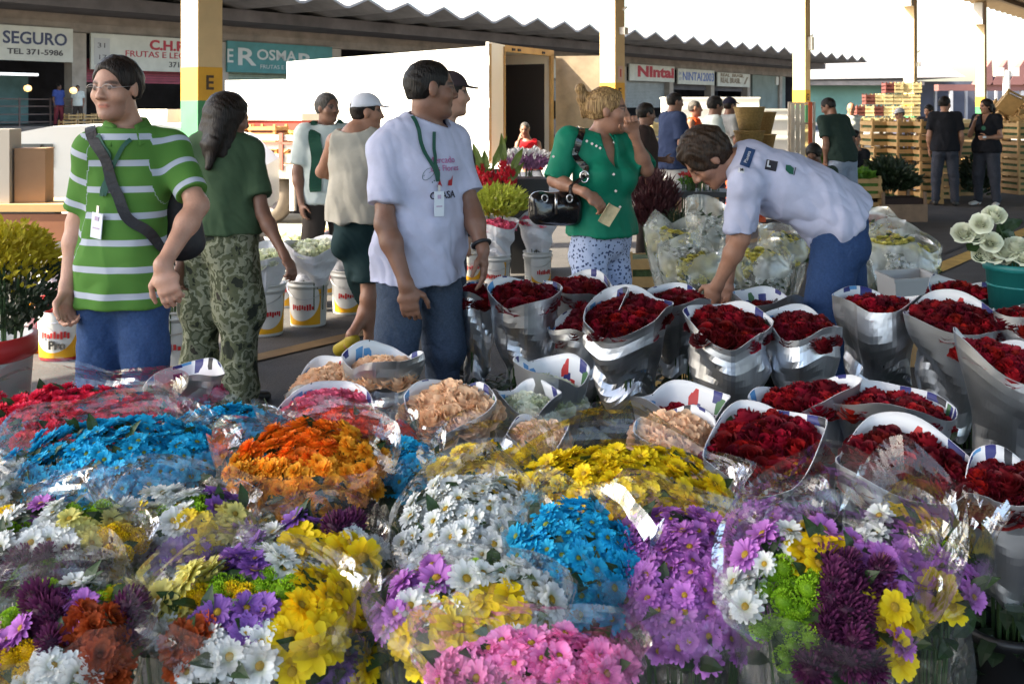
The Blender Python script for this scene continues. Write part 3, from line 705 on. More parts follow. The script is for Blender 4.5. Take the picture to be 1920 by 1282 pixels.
def printmat(name, seed):
    """white carton lining with scattered printed blocks, laid out on the sheet's own UV"""
    m = M(name, (.74, .75, .76), .5); t = m.node_tree; N = t.nodes; b = N['Principled BSDF']
    uv = N.new('ShaderNodeUVMap'); uv.uv_map = 'UVMap'
    mp = N.new('ShaderNodeMapping'); mp.inputs['Scale'].default_value = (22, 5, 1); mp.inputs['Location'].default_value = (seed*3.1, seed*1.7, 0); lk(t, uv.outputs[0], mp.inputs[0])
    v = N.new('ShaderNodeTexVoronoi'); v.distance = 'CHEBYCHEV'; v.inputs['Scale'].default_value = 1; v.inputs['Randomness'].default_value = 1.0; v.voronoi_dimensions = '2D'; lk(t, mp.outputs[0], v.inputs['Vector'])
    sp = N.new('ShaderNodeSeparateColor'); lk(t, v.outputs['Color'], sp.inputs[0])
    r = N.new('ShaderNodeValToRGB'); r.color_ramp.interpolation = 'CONSTANT'; e = r.color_ramp.elements
    cols = [(0, (.74, .75, .76)), (.34, (.03, .035, .17)), (.46, (.74, .75, .76)), (.54, (.10, .30, .58)), (.66, (.74, .75, .76)), (.74, (.50, .03, .03)), (.79, (.74, .75, .76)), (.90, (.06, .16, .06)), (.94, (.03, .03, .035))]
    while len(e) < len(cols): e.new(.5)
    for el, (p, c) in zip(e, cols): el.position = p; el.color = (*c, 1)
    lk(t, sp.outputs[0], r.inputs[0])
    th = N.new('ShaderNodeMath'); th.operation = 'LESS_THAN'; th.inputs[1].default_value = .47; lk(t, v.outputs['Distance'], th.inputs[0])
    mx = N.new('ShaderNodeMix'); mx.data_type = 'RGBA'; mx.inputs[6].default_value = (.74, .75, .76, 1); lk(t, th.outputs[0], mx.inputs[0]); lk(t, r.outputs[0], mx.inputs[7]); lk(t, mx.outputs[2], b.inputs['Base Color']); return m
PRINT = [printmat('printed_lining_%s' % w, i) for i, w in enumerate(('a', 'b', 'c'))]
PAPER = M('white_paper', (.72, .72, .76), .55, bump=(18, .012), nz=(9, .06)); 
LOGOS = PRINT
def cellomat(name, haze, bright=(.86, .9, .97)):
    m = bpy.data.materials.new(name); m.use_nodes = True; t = m.node_tree; N = t.nodes; N.remove(N['Principled BSDF'])
    a = N.new('ShaderNodeBsdfTransparent'); a.inputs[0].default_value = (.97, .975, .98, 1); g = N.new('ShaderNodeBsdfGlossy'); g.inputs['Roughness'].default_value = .06
    d = N.new('ShaderNodeBsdfDiffuse'); d.inputs[0].default_value = (*bright, 1); tr = N.new('ShaderNodeBsdfTranslucent'); tr.inputs[0].default_value = (*bright, 1)
    ad = N.new('ShaderNodeMixShader'); lk(t, d.outputs[0], ad.inputs[1]); lk(t, tr.outputs[0], ad.inputs[2]); ad.inputs[0].default_value = .5
    tc = N.new('ShaderNodeTexCoord'); n = N.new('ShaderNodeTexNoise'); n.inputs['Scale'].default_value = 22; n.inputs['Detail'].default_value = 3; n.inputs['Distortion'].default_value = 1.2; lk(t, tc.outputs['Object'], n.inputs['Vector'])
    bp = N.new('ShaderNodeBump'); bp.inputs['Distance'].default_value = .004; bp.inputs['Strength'].default_value = .5; lk(t, n.outputs[0], bp.inputs['Height']); lk(t, bp.outputs[0], g.inputs['Normal'])
    n2 = N.new('ShaderNodeTexNoise'); n2.inputs['Scale'].default_value = 6; n2.inputs['Detail'].default_value = 4; lk(t, tc.outputs['Object'], n2.inputs['Vector'])
    r = N.new('ShaderNodeMapRange'); r.inputs[1].default_value = .35; r.inputs[2].default_value = .7; r.inputs[3].default_value = haze*.2; r.inputs[4].default_value = haze*1.9; lk(t, n2.outputs[0], r.inputs[0])
    m1 = N.new('ShaderNodeMixShader'); lk(t, r.outputs[0], m1.inputs[0]); lk(t, a.outputs[0], m1.inputs[1]); lk(t, ad.outputs[0], m1.inputs[2])
    fr = N.new('ShaderNodeFresnel'); fr.inputs[0].default_value = 1.45; lk(t, bp.outputs[0], fr.inputs['Normal']); f2 = N.new('ShaderNodeMath'); f2.operation = 'MULTIPLY_ADD'; f2.inputs[1].default_value = 1.25; f2.inputs[2].default_value = 0; lk(t, fr.outputs[0], f2.inputs[0]); f2.use_clamp = True; f3 = N.new('ShaderNodeMath'); f3.operation = 'MINIMUM'; f3.inputs[1].default_value = .5; lk(t, f2.outputs[0], f3.inputs[0])
    m2 = N.new('ShaderNodeMixShader'); lk(t, f3.outputs[0], m2.inputs[0]); lk(t, m1.outputs[0], m2.inputs[1]); lk(t, g.outputs[0], m2.inputs[2]); lk(t, m2.outputs[0], N['Material Output'].inputs[0]); return m
CELLO = cellomat('cellophane', .042); CELLOH = cellomat('cloudy_plastic', .30, (.84, .90, .86))
def rotz_up(n, spin):
    return (Vector(n).to_track_quat('Z', 'Y').to_matrix() @ Matrix.Rotation(spin, 3, 'Z')).to_euler()
def leaf(b, p, d, L, w, nrm, m=None):
    p, d = Vector(p), Vector(d).normalized(); t = d.cross(Vector(nrm))
    if t.length < .05: t = d.orthogonal()
    t.normalize(); n = t.cross(d); V = []
    for s, ww, z in ((0, .1, 0), (.3, .9, .06), (.65, .8, .04), (1, .05, -.12)):
        c = p+d*L*s+n*z*L; V += [c-t*w*ww*.5, c+n*-.03*L, c+t*w*ww*.5]
    b.raw(V, [(i*3+q, i*3+q+1, i*3+q+4, i*3+q+3) for i in range(3) for q in (0, 1)], m)
# ------------------------------------------------ a bunch in a carton/foil wrap
BKT = {}
def bucket(loc, r, hgt, mat, label, group='dark buckets under the wrapped roses', cat='bucket', lipm=None):
    key = (round(r, 2), round(hgt, 2), mat.name)
    if key not in BKT:
        b = MB(); t = .006; b.lathe([(0.001, .004), (r*.78, 0), (r*.80, .01), (r, hgt-.02), (r+.008, hgt-.02), (r+.008, hgt), (r-t, hgt), (r*.8-t, .02), (.001, .02)], 28)
        BKT[key] = b.me('bucket', mat, True)
    o = link('bucket', BKT[key], None, loc); return tag(o, label, cat, group)
BLACKPL = M('black_plastic', (.018, .018, .02), .45)
def wrapped(px, py, rx, Zr, label, fl=('rose', 'rose'), tilt=14, hgt=.36, n=48, ry=None, kind='foil', spin=0, taper=.46, drop=.012, group='bunches wrapped in silver carton', name='rose_bunch', leaves=True, jag=.032, fill=1.0, side=0., bot=None, dark=True, sub=.0, squash=1.0, crump=1.0, stemz=0.0, hsz=1.0, cat='flower bunch'):
    """rim centre at the pixel, rim half width rx pixels, rim height Zr; tilt leans the mouth towards the viewer, side leans it sideways"""
    Y = (EYE-Zr)*FOC/(py-PY0); c = P(px, py, Y); a = rx*Y/FOC; g = random.Random(int(px*7+py)); rng = np.random.default_rng(int(px*3+py))
    root = thing(name, label, cat, (c.x, c.y, 0), 0, group)
    tt = math.tan(rad(tilt)); ts = math.tan(rad(side)); a2 = a*squash
    ph0 = g.uniform(0, 6.28)
    def rim(ph): # ragged sheet edge
        return jag*(abs(math.sin(ph+ph0))-.5)*1.3+jag*.35*math.sin(ph*3+ph0*3)
    sq0 = g.random(); nu, nv = 66, 15; V = []; UV = []; F = []; mi = []; nc, mr = 7, 4
    Lt = rng.normal(size=(mr+1, nc))*.017*crump; seamph = g.uniform(3.6, 5.6); lw = rng.uniform(.75, 1.25, size=mr+1)
    def facet(ph, v):
        fi = (ph/6.2832*nc+v*1.7+.3*math.sin(v*5)) % nc; fj = min(v*mr, mr-1e-4); i0, j0 = int(fi), int(fj); i1, j1 = (i0+1) % nc, j0+1; x, y = fi-i0, fj-j0
        o00, o10, o01, o11 = Lt[j0][i0], Lt[j0][i1], Lt[j1][i0], Lt[j1][i1]
        return o00+(o10-o00)*x+(o01-o00)*y if x+y < 1 else o11+(o01-o11)*(1-x)+(o10-o11)*(1-y)
    for side_ in (0, 1):
        for jv in range(nv+1):
            v = jv/nv; env = .18+.82*min(1, (1-v)*2.6)
            for i in range(nu):
                ph = 6.2832*i/nu; rr = taper+(1-taper)*(v**.75)
                cr_ = math.cos(ph-.3+.6*sq0); sr_ = math.sin(ph-.3+.6*sq0); rr *= 1+(1.06/(abs(cr_)**1.38+abs(sr_)**1.38)**(1/1.38)-1)*(.2+.8*v)
                zt = Zr+a*tt*math.sin(ph)*.9+a*ts*math.cos(ph)+rim(ph); zb = Zr-hgt+.03*math.sin(ph*3+ph0)*crump
                x, y, z = a*rr*math.cos(ph), a2*rr*math.sin(ph), zb+(zt-zb)*v
                fo = 1+facet(ph, v)*env/max(a, .08)
                dphi = (ph-seamph) % 6.2832
                if dphi < .55: fo += .05*(1-dphi/.55)
                x *= fo; y *= fo
                if side_: x *= 1-.003/a; y *= 1-.003/a
                V.append((x, y, z)); UV.append((i/nu, v))
        o0 = side_*(nv+1)*nu
        for jv in range(nv):
            for i in range(nu):
                q = (o0+jv*nu+i, o0+jv*nu+(i+1) % nu, o0+(jv+1)*nu+(i+1) % nu, o0+(jv+1)*nu+i)
                F.append(q if not side_ else q[::-1]); mi.append(side_)
    top = nv*nu; o1 = (nv+1)*nu
    for i in range(nu): F.append((top+i, top+(i+1) % nu, o1+top+(i+1) % nu, o1+top+i)); mi.append(2)
    outer = {'foil': FOIL, 'paper': PAPER}[kind]
    me = mesh('wrap', V, F, [outer, g.choice(PRINT) if kind == 'foil' else PAPER, PAPER], False, mi)
    me.polygons.foreach_set('use_smooth', [m_ == 1 for m_ in mi])
    ul = me.uv_layers.new(name='UVMap')
    for l in me.loops: ul.data[l.index].uv = UV[l.vertex_index]
    for p in me.polygons:
        uu = [ul.data[i].uv for i in p.loop_indices]
        if max(q.x for q in uu)-min(q.x for q in uu) > .5:
            for q in uu:
                if q.x < .5: q.x += 1
    link('wrap', me, root)
    # heads
    n = int(n*.8); hsz *= 1.12; fk, fc = fl; cols = fc if isinstance(fc, (list, tuple)) else [fc]
    nrm = Vector((-ts*.9, -tt*.9, 1)).normalized(); k = 0; R0 = a*.80; sz = hsz
    for i in range(n):
        rr = math.sqrt((i+.5)/n)*R0*fill; ph = i*2.39996+ph0; x, y = rr*math.cos(ph)+g.uniform(-.01, .01), rr*math.sin(ph)*squash+g.uniform(-.01, .01)
        z = Zr+.9*tt*y/squash+ts*x-.036-sub+drop*(1-(rr/R0)**2)*2.2+g.uniform(-.010, .010)
        nn = (nrm+Vector((x/a*.45, y/a*.45, 0))+Vector((g.uniform(-.2, .2), g.uniform(-.2, .2), 0))).normalized()
        link(NAMES[fk], flower(fk, g.choice(cols), g.randrange(3)), root, (x, y, z), rotz_up(nn, g.uniform(0, 6.28)), g.uniform(.86, 1.12)*sz)
    # stems and foliage below
    b = MB(); b0 = MB()
    for i in range(16):
        ph = g.uniform(0, 6.28); rr = a*.5*math.sqrt(g.random()); p0 = Vector((rr*math.cos(ph), rr*math.sin(ph), stemz+.02)); p1 = Vector((p0.x*1.2, p0.y*1.2, Zr-.06)); b.cyl(p0, p1, .0035, n=5)
    b.build('stems', STEM, root)
    if leaves:
        zl = Zr-hgt
        for i in range(70):
            ph = g.uniform(0, 6.28); rr = a*g.uniform(.35, .85); d = Vector((math.cos(ph), math.sin(ph), g.uniform(-.9, .3)))
            leaf(b0, (rr*math.cos(ph), rr*math.sin(ph), zl+g.uniform(-.16, .03)), d, g.uniform(.05, .09), g.uniform(.03, .05), (0, 0, 1))
        b0.build('leaves', LEAFD, root)
    if dark: bucket((c.x, c.y, 0), max(.09, a*.62), max(.12, Zr-hgt-.06), BLACKPL, 'dark bucket standing under wrapped flower bunches')
    return root
# ------------------------------------------------ a bouquet in clear cellophane
def bouquet(px, py, rx, ry, Zc, label, mix, n=60, tilt=22, dome=.22, name='bouquet', group='bouquets wrapped in clear cellophane', size=1.0, over=.35, flare=1.16, collar=.072, lean=(0, 0), cello=None, seed=None, spin=0., place=None, base=None, crump=1.0):
    """mix: list of (kind, colour, weight, cluster); flowers in a domed head, sheet of cellophane around"""
    Y = (EYE-Zc)*FOC/(py-PY0); c = P(px, py, Y); a = rx*Y/FOC; el = math.atan((py-PY0)/FOC)
    b_ = min(.9*a*2, ry*Y/FOC/math.sin(el+rad(tilt))); g = random.Random(seed or int(px*5+py*3)); rng = np.random.default_rng(int(px+py*7))
    root = thing(name, label, 'bouquet', (c.x, c.y, 0), 0, group)
    ct, st = math.cos(rad(tilt)), math.sin(rad(tilt)); cs, ss = math.cos(spin), math.sin(spin)
    hD = dome*min(a, b_)
    def S(u, v, off=0):
        """disc coordinates (unit) to local point and normal"""
        x, y = a*u*cs-b_*v*ss, a*u*ss+b_*v*cs; q = u*u+v*v; z = hD*(1-q)+off
        n_ = Vector((u*hD*2/a, v*hD*2/b_, 1)).normalized(); n_ = Vector((n_.x*cs-n_.y*ss, n_.x*ss+n_.y*cs, n_.z))
        return Vector((x, y*ct-z*st*1.0, Zc+y*st+z*ct)), Vector((n_.x, n_.y*ct-n_.z*st, n_.y*st+n_.z*ct)).normalized()
    cum = []; 
    cents = []
    for kind, col, w, clus in mix:
        for _ in range(clus): cents.append((g.uniform(-.85, .85), g.uniform(-.85, .85), kind, col, w))
    if place: cents = [((x-px)/rx, (py-y)/ry, k_, c_, 1.) for x, y, k_, c_ in place]
    mono = place is None and len(mix) <= 2
    if mono: n = int(n*1.75); size *= .76
    elif place is None: n = int(n*1.35); size *= .84
    else: n = int(n*1.45); size *= .86
    todo = []
    for i in range(n):
        r_ = math.sqrt((i+.5)/n); ph = i*2.39996+g.uniform(-.15, .15); u, v = r_*math.cos(ph), r_*math.sin(ph)
        kind, col = min(cents, key=lambda q: ((q[0]-u)**2*(a/b_)+(q[1]-v)**2)/q[4]+g.uniform(0, .1))[2:4]
        p, nn = S(u, v, g.uniform(-.020, .014)-(.012 if kind == 'button' else 0)); nn = (nn+Vector((u*.55, v*.3, 0))+Vector((g.uniform(-.42, .42), g.uniform(-.42, .42), 0))).normalized()
        todo.append((p.y-p.z*.5, kind, col, g.randrange(3), p, rotz_up(nn, g.uniform(0, 6.28)), size*g.uniform(.78, 1.18)))
    todo.sort(key=lambda q: q[0]); rest = {}
    for q in todo[:100]: link(NAMES[q[1]], flower(*q[1:4]), root, q[4], q[5], q[6])
    if len(todo) > 100:
        V = []; F = []; C = []; mi = []; mats = []
        for q in todo[100:]:
            me = flower(*q[1:4]); mt = Matrix.LocRotScale(q[4], q[5], Vector((q[6],)*3)); o_ = len(V); V += [mt @ v.co for v in me.vertices]; C += [x.value for x in me.attributes['c'].data]
            for m_ in me.materials:
                if m_ not in mats: mats.append(m_)
            for p_ in me.polygons: F.append(tuple(i+o_ for i in p_.vertices)); mi.append(mats.index(me.materials[p_.material_index]))
        me = mesh('blooms', V, F, mats, True, mi); c_attr(me, C); tag(link('blooms', me, root), kind='stuff')
    bx, by = (base or (lean[0], lean[1])); foot = Vector((bx, by, .02)); bs = MB(); lv = MB()
    for i in range(22):
        u, v = g.uniform(-.7, .7), g.uniform(-.7, .7); p, nn = S(u, v, -.03); bs.tube([foot+Vector((u*.05, v*.05, 0)), foot.lerp(p, .5)+Vector((u*.02, v*.02, 0)), p], .0028, 4)
    for i in range(100):
        r_ = math.sqrt(g.random()); ph = g.uniform(0, 6.28); u, v = r_*math.cos(ph), r_*math.sin(ph); p, nn = S(u, v, (-.035-g.uniform(0, .07)) if i < 60 else -.012); leaf(lv, p, (g.uniform(-1, 1), g.uniform(-1, 1), g.uniform(-.2, .8)), g.uniform(.04, .07), .03, nn)
    bs.build('stems', STEM, root); lv.build('leaves', LEAF, root)
    # the sheet: a flaring sleeve whose lip stands past the flowers and partly folds over them
    nu, nv = 84, 26; V = []; F = []; ph0 = g.uniform(0, 6.28); nc, mr = 13, 8; Lt = rng.normal(size=(mr+1, nc))*.011*crump; spk = rng.uniform(.4, 1.7, size=9)
    def facet(ph, v):
        fi = (ph/6.2832*nc+v*1.3+.4*math.sin(v*7+ph0)) % nc; fj = min(v*mr, mr-1e-4); i0, j0 = int(fi), int(fj); i1, j1 = (i0+1) % nc, j0+1; x, y = fi-i0, fj-j0
        return Lt[j0][i0]+(Lt[j0][i1]-Lt[j0][i0])*x+(Lt[j1][i0]-Lt[j0][i0])*y if x+y < 1 else Lt[j1][i1]+(Lt[j1][i0]-Lt[j1][i1])*(1-x)+(Lt[j0][i1]-Lt[j1][i1])*(1-y)
    def spikes(ph):
        x = ph/6.2832*9; i0 = int(x) % 9; t = x-int(x); q0 = spk[i0]*(1-t)+spk[(i0+1) % 9]*t; return q0
    for jv in range(nv+1):
        v = jv/nv
        for i in range(nu+1):
            ph = 6.283*i/nu; cu, su = math.cos(ph), math.sin(ph)
            rag = spikes(ph % 6.2831)*1.15
            fr = max(0., -su) # front edge leans back over the flowers
            if v < .62:
                t = v/.62; rr = 1.06; e, nn = S(cu*rr, su*rr, -.015); q0 = foot+Vector((cu*.045, su*.045, .10)); sgm = t**.8
                p = q0.lerp(e, sgm)+(Vector((e.x-q0.x, e.y-q0.y, 0))*.12*math.sin(math.pi*t))
            else:
                t = (v-.62)/.38; inn = over*.55*fr*t*t*1.4
                rr = 1.06+(flare-1.06)*t*(1-fr*.6)-inn; e, nn = S(cu*rr, su*rr, -.015); p = e+Vector((0, 0, 1))*0+(Vector((0, -st*.6, ct)).normalized())*collar*rag*t*(1-.25*fr) + (nn*.03*t if inn > 0 else Vector((0, 0, 0)))
            w = facet(ph % 6.2831, v)*(.5+.7*v)
            d = Vector((cu, su*ct, .25)).normalized(); V.append(p+d*w)
    w_ = nu+1
    F = [(j*w_+i, j*w_+i+1, (j+1)*w_+i+1, (j+1)*w_+i) for j in range(nv) for i in range(nu)]
    link('cellophane', mesh('cellophane', V, F, cello or CELLO, cello is not None), root)
    return root
put_later = []
# ================================================ THE SETTING
ASPH = M('asphalt', (.045, .043, .045), .85, nz=(3, .35), bump=(60, .004))
def asphalt():
    t = ASPH.node_tree; N = t.nodes; b = N['Principled BSDF']; src = b.inputs['Base Color'].links[0].from_socket
    tc = N.new('ShaderNodeTexCoord'); n = N.new('ShaderNodeTexNoise'); n.inputs['Scale'].default_value = 90; n.inputs['Detail'].default_value = 2; lk(t, tc.outputs['Object'], n.inputs['Vector'])
    r = N.new('ShaderNodeMapRange'); r.inputs[1].default_value = .3; r.inputs[2].default_value = .7; r.inputs[3].default_value = .7; r.inputs[4].default_value = 1.35; lk(t, n.outputs[0], r.inputs[0])
    mx = N.new('ShaderNodeMix'); mx.data_type = 'RGBA'; mx.blend_type = 'MULTIPLY'; mx.inputs[0].default_value = 1; lk(t, src, mx.inputs[6]); lk(t, r.outputs[0], mx.inputs[7]); lk(t, mx.outputs[2], b.inputs['Base Color'])
asphalt()
b = MB(); b.raw([(-400, -60, 0), (400, -60, 0), (400, 700, 0), (-400, 700, 0)], [(0, 1, 2, 3)]); tag(b.build('ground', ASPH), kind='structure')
ROADM = M('road_concrete', (.26, .245, .22), .9, nz=(2, .25), bump=(40, .004))
b = MB(); b.raw([R(-40, 9.7, .004), R(160, 9.7, .004), R(160, 28, .004), R(-40, 28, .004)], [(0, 1, 2, 3)]); tag(b.build('road', ROADM), kind='structure')
YL = M('yellow_line_paint', (.42, .27, .06), .8, nz=(6, .35)); YL2 = M('worn_yellow_paint', (.16, .10, .04), .85, nz=(5, .4))
b = MB(); b.raw([R(-3, 2.68, .008), R(60, 2.68, .008), R(60, 2.86, .008), R(-3, 2.86, .008)], [(0, 1, 2, 3)]); tag(b.build('yellow_line', YL), kind='structure')
b = MB(); b.raw([R(-8, 4.92, .008), R(12, 4.92, .008), R(12, 5.06, .008), R(-8, 5.06, .008)], [(0, 1, 2, 3)]); tag(b.build('yellow_line', YL2), kind='structure')
JT = M('pavement_joint', (.02, .019, .02), .9)
b = MB(); b.raw([R(-3, 3.0, .009), R(60, 3.0, .009), R(60, 3.03, .009), R(-3, 3.03, .009)], [(0, 1, 2, 3)]); b.raw([R(17.5, -8, .009), R(17.53, -8, .009), R(17.53, 5, .009), R(17.5, 5, .009)], [(0, 1, 2, 3)]); tag(b.build('pavement_joint', JT), kind='structure')
LITTER = M('white_litter', (.6, .6, .58), .8)
g = random.Random(3); b = MB()
for i in range(46):
    x, y = g.uniform(2.2, 13), g.uniform(8.5, 19); s = g.uniform(.02, .07); a = g.uniform(0, 3.1)
    b.box((x, y, .012), (s, s*.5, .006), (g.uniform(-.1, .1), 0, a))
tag(b.build('litter', LITTER), kind='stuff', label='scraps of paper and petals littering the dark asphalt', cat='litter')
# ---------------- the shed we stand in: roof on columns
ROOFM = M('shed_soffit', (.20, .135, .075), .8, nz=(2, .2)); CORR = M('corrugated_sheet', (.36, .25, .13), .7, nz=(3, .2))
rf = thing('shed_roof', 'brown soffit of the market shed roof, cut by the upper right corner', 'roof', R(-3.4, 9.4, 5.3), ROWROT)
T1 = 104; b = MB(); b.box((T1/2, -9.5, .16), (T1, 19, .12)); b.build('soffit', ROOFM, rf)
b = MB(); n_ = 520
b.grid(lambda u, v: Vector((u*T1, .25-v*1.1, .0+.07*abs(math.sin(u*T1*3.5))-.02+.0*v)), n_*2, 1); ob = b.build('corrugated_edge', CORR, rf); ob.modifiers.new('t', 'SOLIDIFY').thickness = .02
b = MB(); b.box((T1/2, -.9, .02), (T1, .14, .15)); b.build('edge_beam', ROOFM, rf)
COLM = M('column_cream_paint', (.62, .47, .27), .7, nz=(3, .12), bump=(40, .002)); BANDY = M('column_yellow_paint', (.68, .36, .03), .65, nz=(5, .12)); BANDG = M('column_green_paint', (.05, .24, .10), .65, nz=(5, .15)); LETM = M('stencil_brown', (.07, .045, .03), .7)
GUT = M('white_gutter_box', (.62, .60, .56), .6)
LET = {0: 'E', 1: 'F', 2: 'G', 3: 'H', 4: 'I'}
CLAB = {0: 'cream column stencilled with the letter E on a yellow band, nearest and widest', 1: 'cream column behind the woman in the green blouse, small red notice on it', 2: 'slim cream column stencilled with the letter G, meter box high up',
        3: 'slim cream column behind the pile of yellow boxes, left of the man in black', 4: 'farthest slim column rising behind the woman in black, white gutter box on top'}
for i in range(5):
    t_ = 6.37+8*i; c = thing('column', CLAB[i], 'column', R(t_, 9.23), ROWROT, 'columns of the market shed'); w = .30
    b = MB(); b.box((0, 0, 3.63), (w, w, 3.38)); b.build('shaft', COLM, c)
    b = MB(); b.box((0, 0, 1.765), (w+.004, w+.004, .35)); b.build('letter_band', BANDY, c)
    b = MB(); b.box((0, 0, .795), (w+.006, w+.006, 1.59)); b.build('base_band', BANDG, c)
    m_ = text_me(LET[i], .21, LETM, .004, ext=.003); o = link('letter', m_, c, (-.01, -w/2-.006, 1.77), (rad(90), 0, 0))
    b = MB(); b.box((-.30, .0, 4.85), (.26, .30, .75)); b.build('gutter_box', GUT, c)
    if i in (1, 2, 3): b = MB(); b.box((.02, -w/2-.06, 3.0 if i == 2 else 2.8), (.12, .11, .3 if i == 2 else .12)); b.cyl((.02, -w/2-.05, 3.15), (.02, -w/2-.12, 3.2), .02, n=6); b.build('meter_box', GUT, c)
    if i == 1: b = MB(); b.box((0, -w/2-.008, 2.1), (.14, .01, .24)); m_ = b.build('notice', M('notice_pink', (.62, .42, .36), .6), c); q = MB(); q.box((0, -w/2-.016, 2.1), (.035, .006, .13)); q.build('red_mark', M('notice_red', (.5, .07, .06), .6), m_)
# ---------------- long market building across the road
GREYC = M('weathered_concrete', (.24, .205, .18), .9, nz=(1.2, .35), bump=(20, .006)); DARKC = M('dark_concrete', (.10, .092, .10), .9, nz=(1.0, .4)); FOLD = M('folded_roof_concrete', (.20, .195, .20), .9, nz=(.8, .35), bump=(12, .006))
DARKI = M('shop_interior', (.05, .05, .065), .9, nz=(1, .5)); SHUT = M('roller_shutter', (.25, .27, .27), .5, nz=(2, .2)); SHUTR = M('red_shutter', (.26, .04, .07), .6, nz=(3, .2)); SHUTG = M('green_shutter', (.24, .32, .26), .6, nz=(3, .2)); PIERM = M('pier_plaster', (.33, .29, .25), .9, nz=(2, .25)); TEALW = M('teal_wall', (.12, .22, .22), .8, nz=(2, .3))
mk = thing('market_building', 'long market hall across the road with a folded concrete roof and shop signs', 'building', R(0, 35.7), ROWROT)
TA, TE = 0., 86.
b = MB(); b.box(((TA+TE)/2, .3, 4.72), (TE-TA, .5, .78)); 
for k in range(3): b.box(((TA+TE)/2, .035, 4.45+.25*k), (TE-TA, .05, .05))
b.build('fascia', GREYC, mk)
b = MB(); b.box(((TA+TE)/2, -1.2, 5.21), (TE-TA, 2.4, .46)); b.build('edge_beam', DARKC, mk)
mod = 2.26; nm = int((TE-TA)/mod); prof = []
for k in range(nm):
    x = TA+k*mod; prof += [(x, 5.44), (x+.28, 5.44), (x+.28+.35*mod, 5.74), (x+mod-.35*mod-.0, 5.74)] if False else [(x, 5.46), (x+.12, 5.46), (x+mod*.5+.0, 5.86), (x+mod-.12+.0, 5.46)]
prof.append((TE, 5.46)); V = []; F = []
for x, z in prof: V += [(x, -6.0, z), (x, 1.5, z), (x, 1.5, z+.10), (x, -6.0, z+.10)]
for i in range(len(prof)-1): F += [(i*4+q, i*4+(q+1) % 4, i*4+4+(q+1) % 4, i*4+4+q) for q in range(4)]
F += [(0, 1, 2, 3), tuple(len(V)-4+q for q in (3, 2, 1, 0))]; link('folded_roof', mesh('folded_roof', V, F, FOLD), mk)
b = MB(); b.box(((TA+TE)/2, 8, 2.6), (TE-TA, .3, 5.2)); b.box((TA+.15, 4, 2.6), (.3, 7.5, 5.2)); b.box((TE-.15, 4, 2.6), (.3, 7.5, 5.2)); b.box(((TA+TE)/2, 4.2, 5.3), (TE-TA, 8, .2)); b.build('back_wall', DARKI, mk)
piers = [13.1]+[19.35+6.26*k for k in range(11)]
for k, x in enumerate(piers): b = MB(); b.box((x, .2, 2.2), (.55, .56, 4.2)); b.build('pier', PIERM, mk)
b = MB(); b.box(((TA+TE)/2, 2, .45), (TE-TA, 6, .9)); b.build('loading_dock', GREYC, mk)
def shutter(k, z0, mat, x0=.35, x1=.35):
    xa, xb = piers[k]+x0, piers[k+1]-x1; b = MB(); z = 3.4; 
    while z > z0: b.box(((xa+xb)/2, .32, z-.045), (xb-xa, .05, .085)); z -= .1
    b.build('shutter', mat, mk)
shutter(1, 2.55, SHUTR); shutter(2, 2.45, SHUTG); shutter(6, 1.3, SHUT); shutter(7, 1.6, SHUT); shutter(3, 2.2, SHUT); shutter(4, 1.5, SHUT); shutter(5, 2.0, SHUT); shutter(8, 2.9, DARKC); shutter(9, 2.9, DARKC)
b = MB(); b.box((18.1, 3.0, 1.9), (1.7, .1, 1.9)); b.build('partition', TEALW, mk)
b = MB(); b.box((80, .25, 2.2), (6.5, .3, 4.2)); b.build('end_wall', M('end_wall_green', (.19, .23, .21), .85, nz=(1, .2)), mk)
b = MB(); b.box((81.6, .05, 3.9), (.9, .1, .7)); b.build('window', GUT, mk)
# dock railing with a shopper behind it
RAILM = M('dock_railing', (.13, .09, .08), .7)
rl = thing('railing', 'dark metal railing along the dock under the left shop sign', 'railing', R(13.6, 35.2, .9), ROWROT); b = MB()
for z in (.15, .42, .7, .95): b.box((2.8, 0, z), (5.6, .035, .04))
rb = b.build('rails', RAILM, rl)
b = MB()
for k in range(6): b.box((.05+k*1.1, 0, .5), (.05, .05, 1.0))
b.build('posts', RAILM, rl)
LAMPW = bpy.data.materials.new('fluorescent_tube'); LAMPW.use_nodes = True; LAMPW.node_tree.nodes['Principled BSDF'].inputs['Emission Color'].default_value = (.9, .95, 1, 1); LAMPW.node_tree.nodes['Principled BSDF'].inputs['Emission Strength'].default_value = .35
LAMPY = bpy.data.materials.new('warm_bulb'); LAMPY.use_nodes = True; LAMPY.node_tree.nodes['Principled BSDF'].inputs['Emission Color'].default_value = (1, .55, .12, 1); LAMPY.node_tree.nodes['Principled BSDF'].inputs['Emission Strength'].default_value = .5
o = MB(); o.cyl((16.6, .7, 2.75), (18.2, .7, 2.75), .05, n=8); q = o.build('fluorescent_lamp', LAMPW, None, loc=R(0, 35.7), rz=ROWROT); tag(q, 'lit fluorescent tube in the dark shop left of the first pier', 'lamp', 'shop lamps')
o = MB(); o.cyl((24.6, .2, 2.6), (25.4, .2, 2.6), .05, n=8); q = o.build('fluorescent_lamp', LAMPW, None, loc=R(0, 35.7), rz=ROWROT); tag(q, 'lit fluorescent tube over the red crates, just left of the column E', 'lamp', 'shop lamps')
for x, z in ((16.6, 2.2), (18.2, 2.15)):
    o = MB(); o.lathe([(.001, -.12), (.10, -.08), (.13, 0), (.10, .08), (.001, .12)], 12); q = o.build('bulb', LAMPY, None, True, R(x, 33.9, z)); tag(q, 'small warm lamp glowing at the %s of the dark shop' % ('left edge' if x < 17 else 'right side'), 'lamp', 'shop lamps')
for k in range(9): put_later.append((k,))
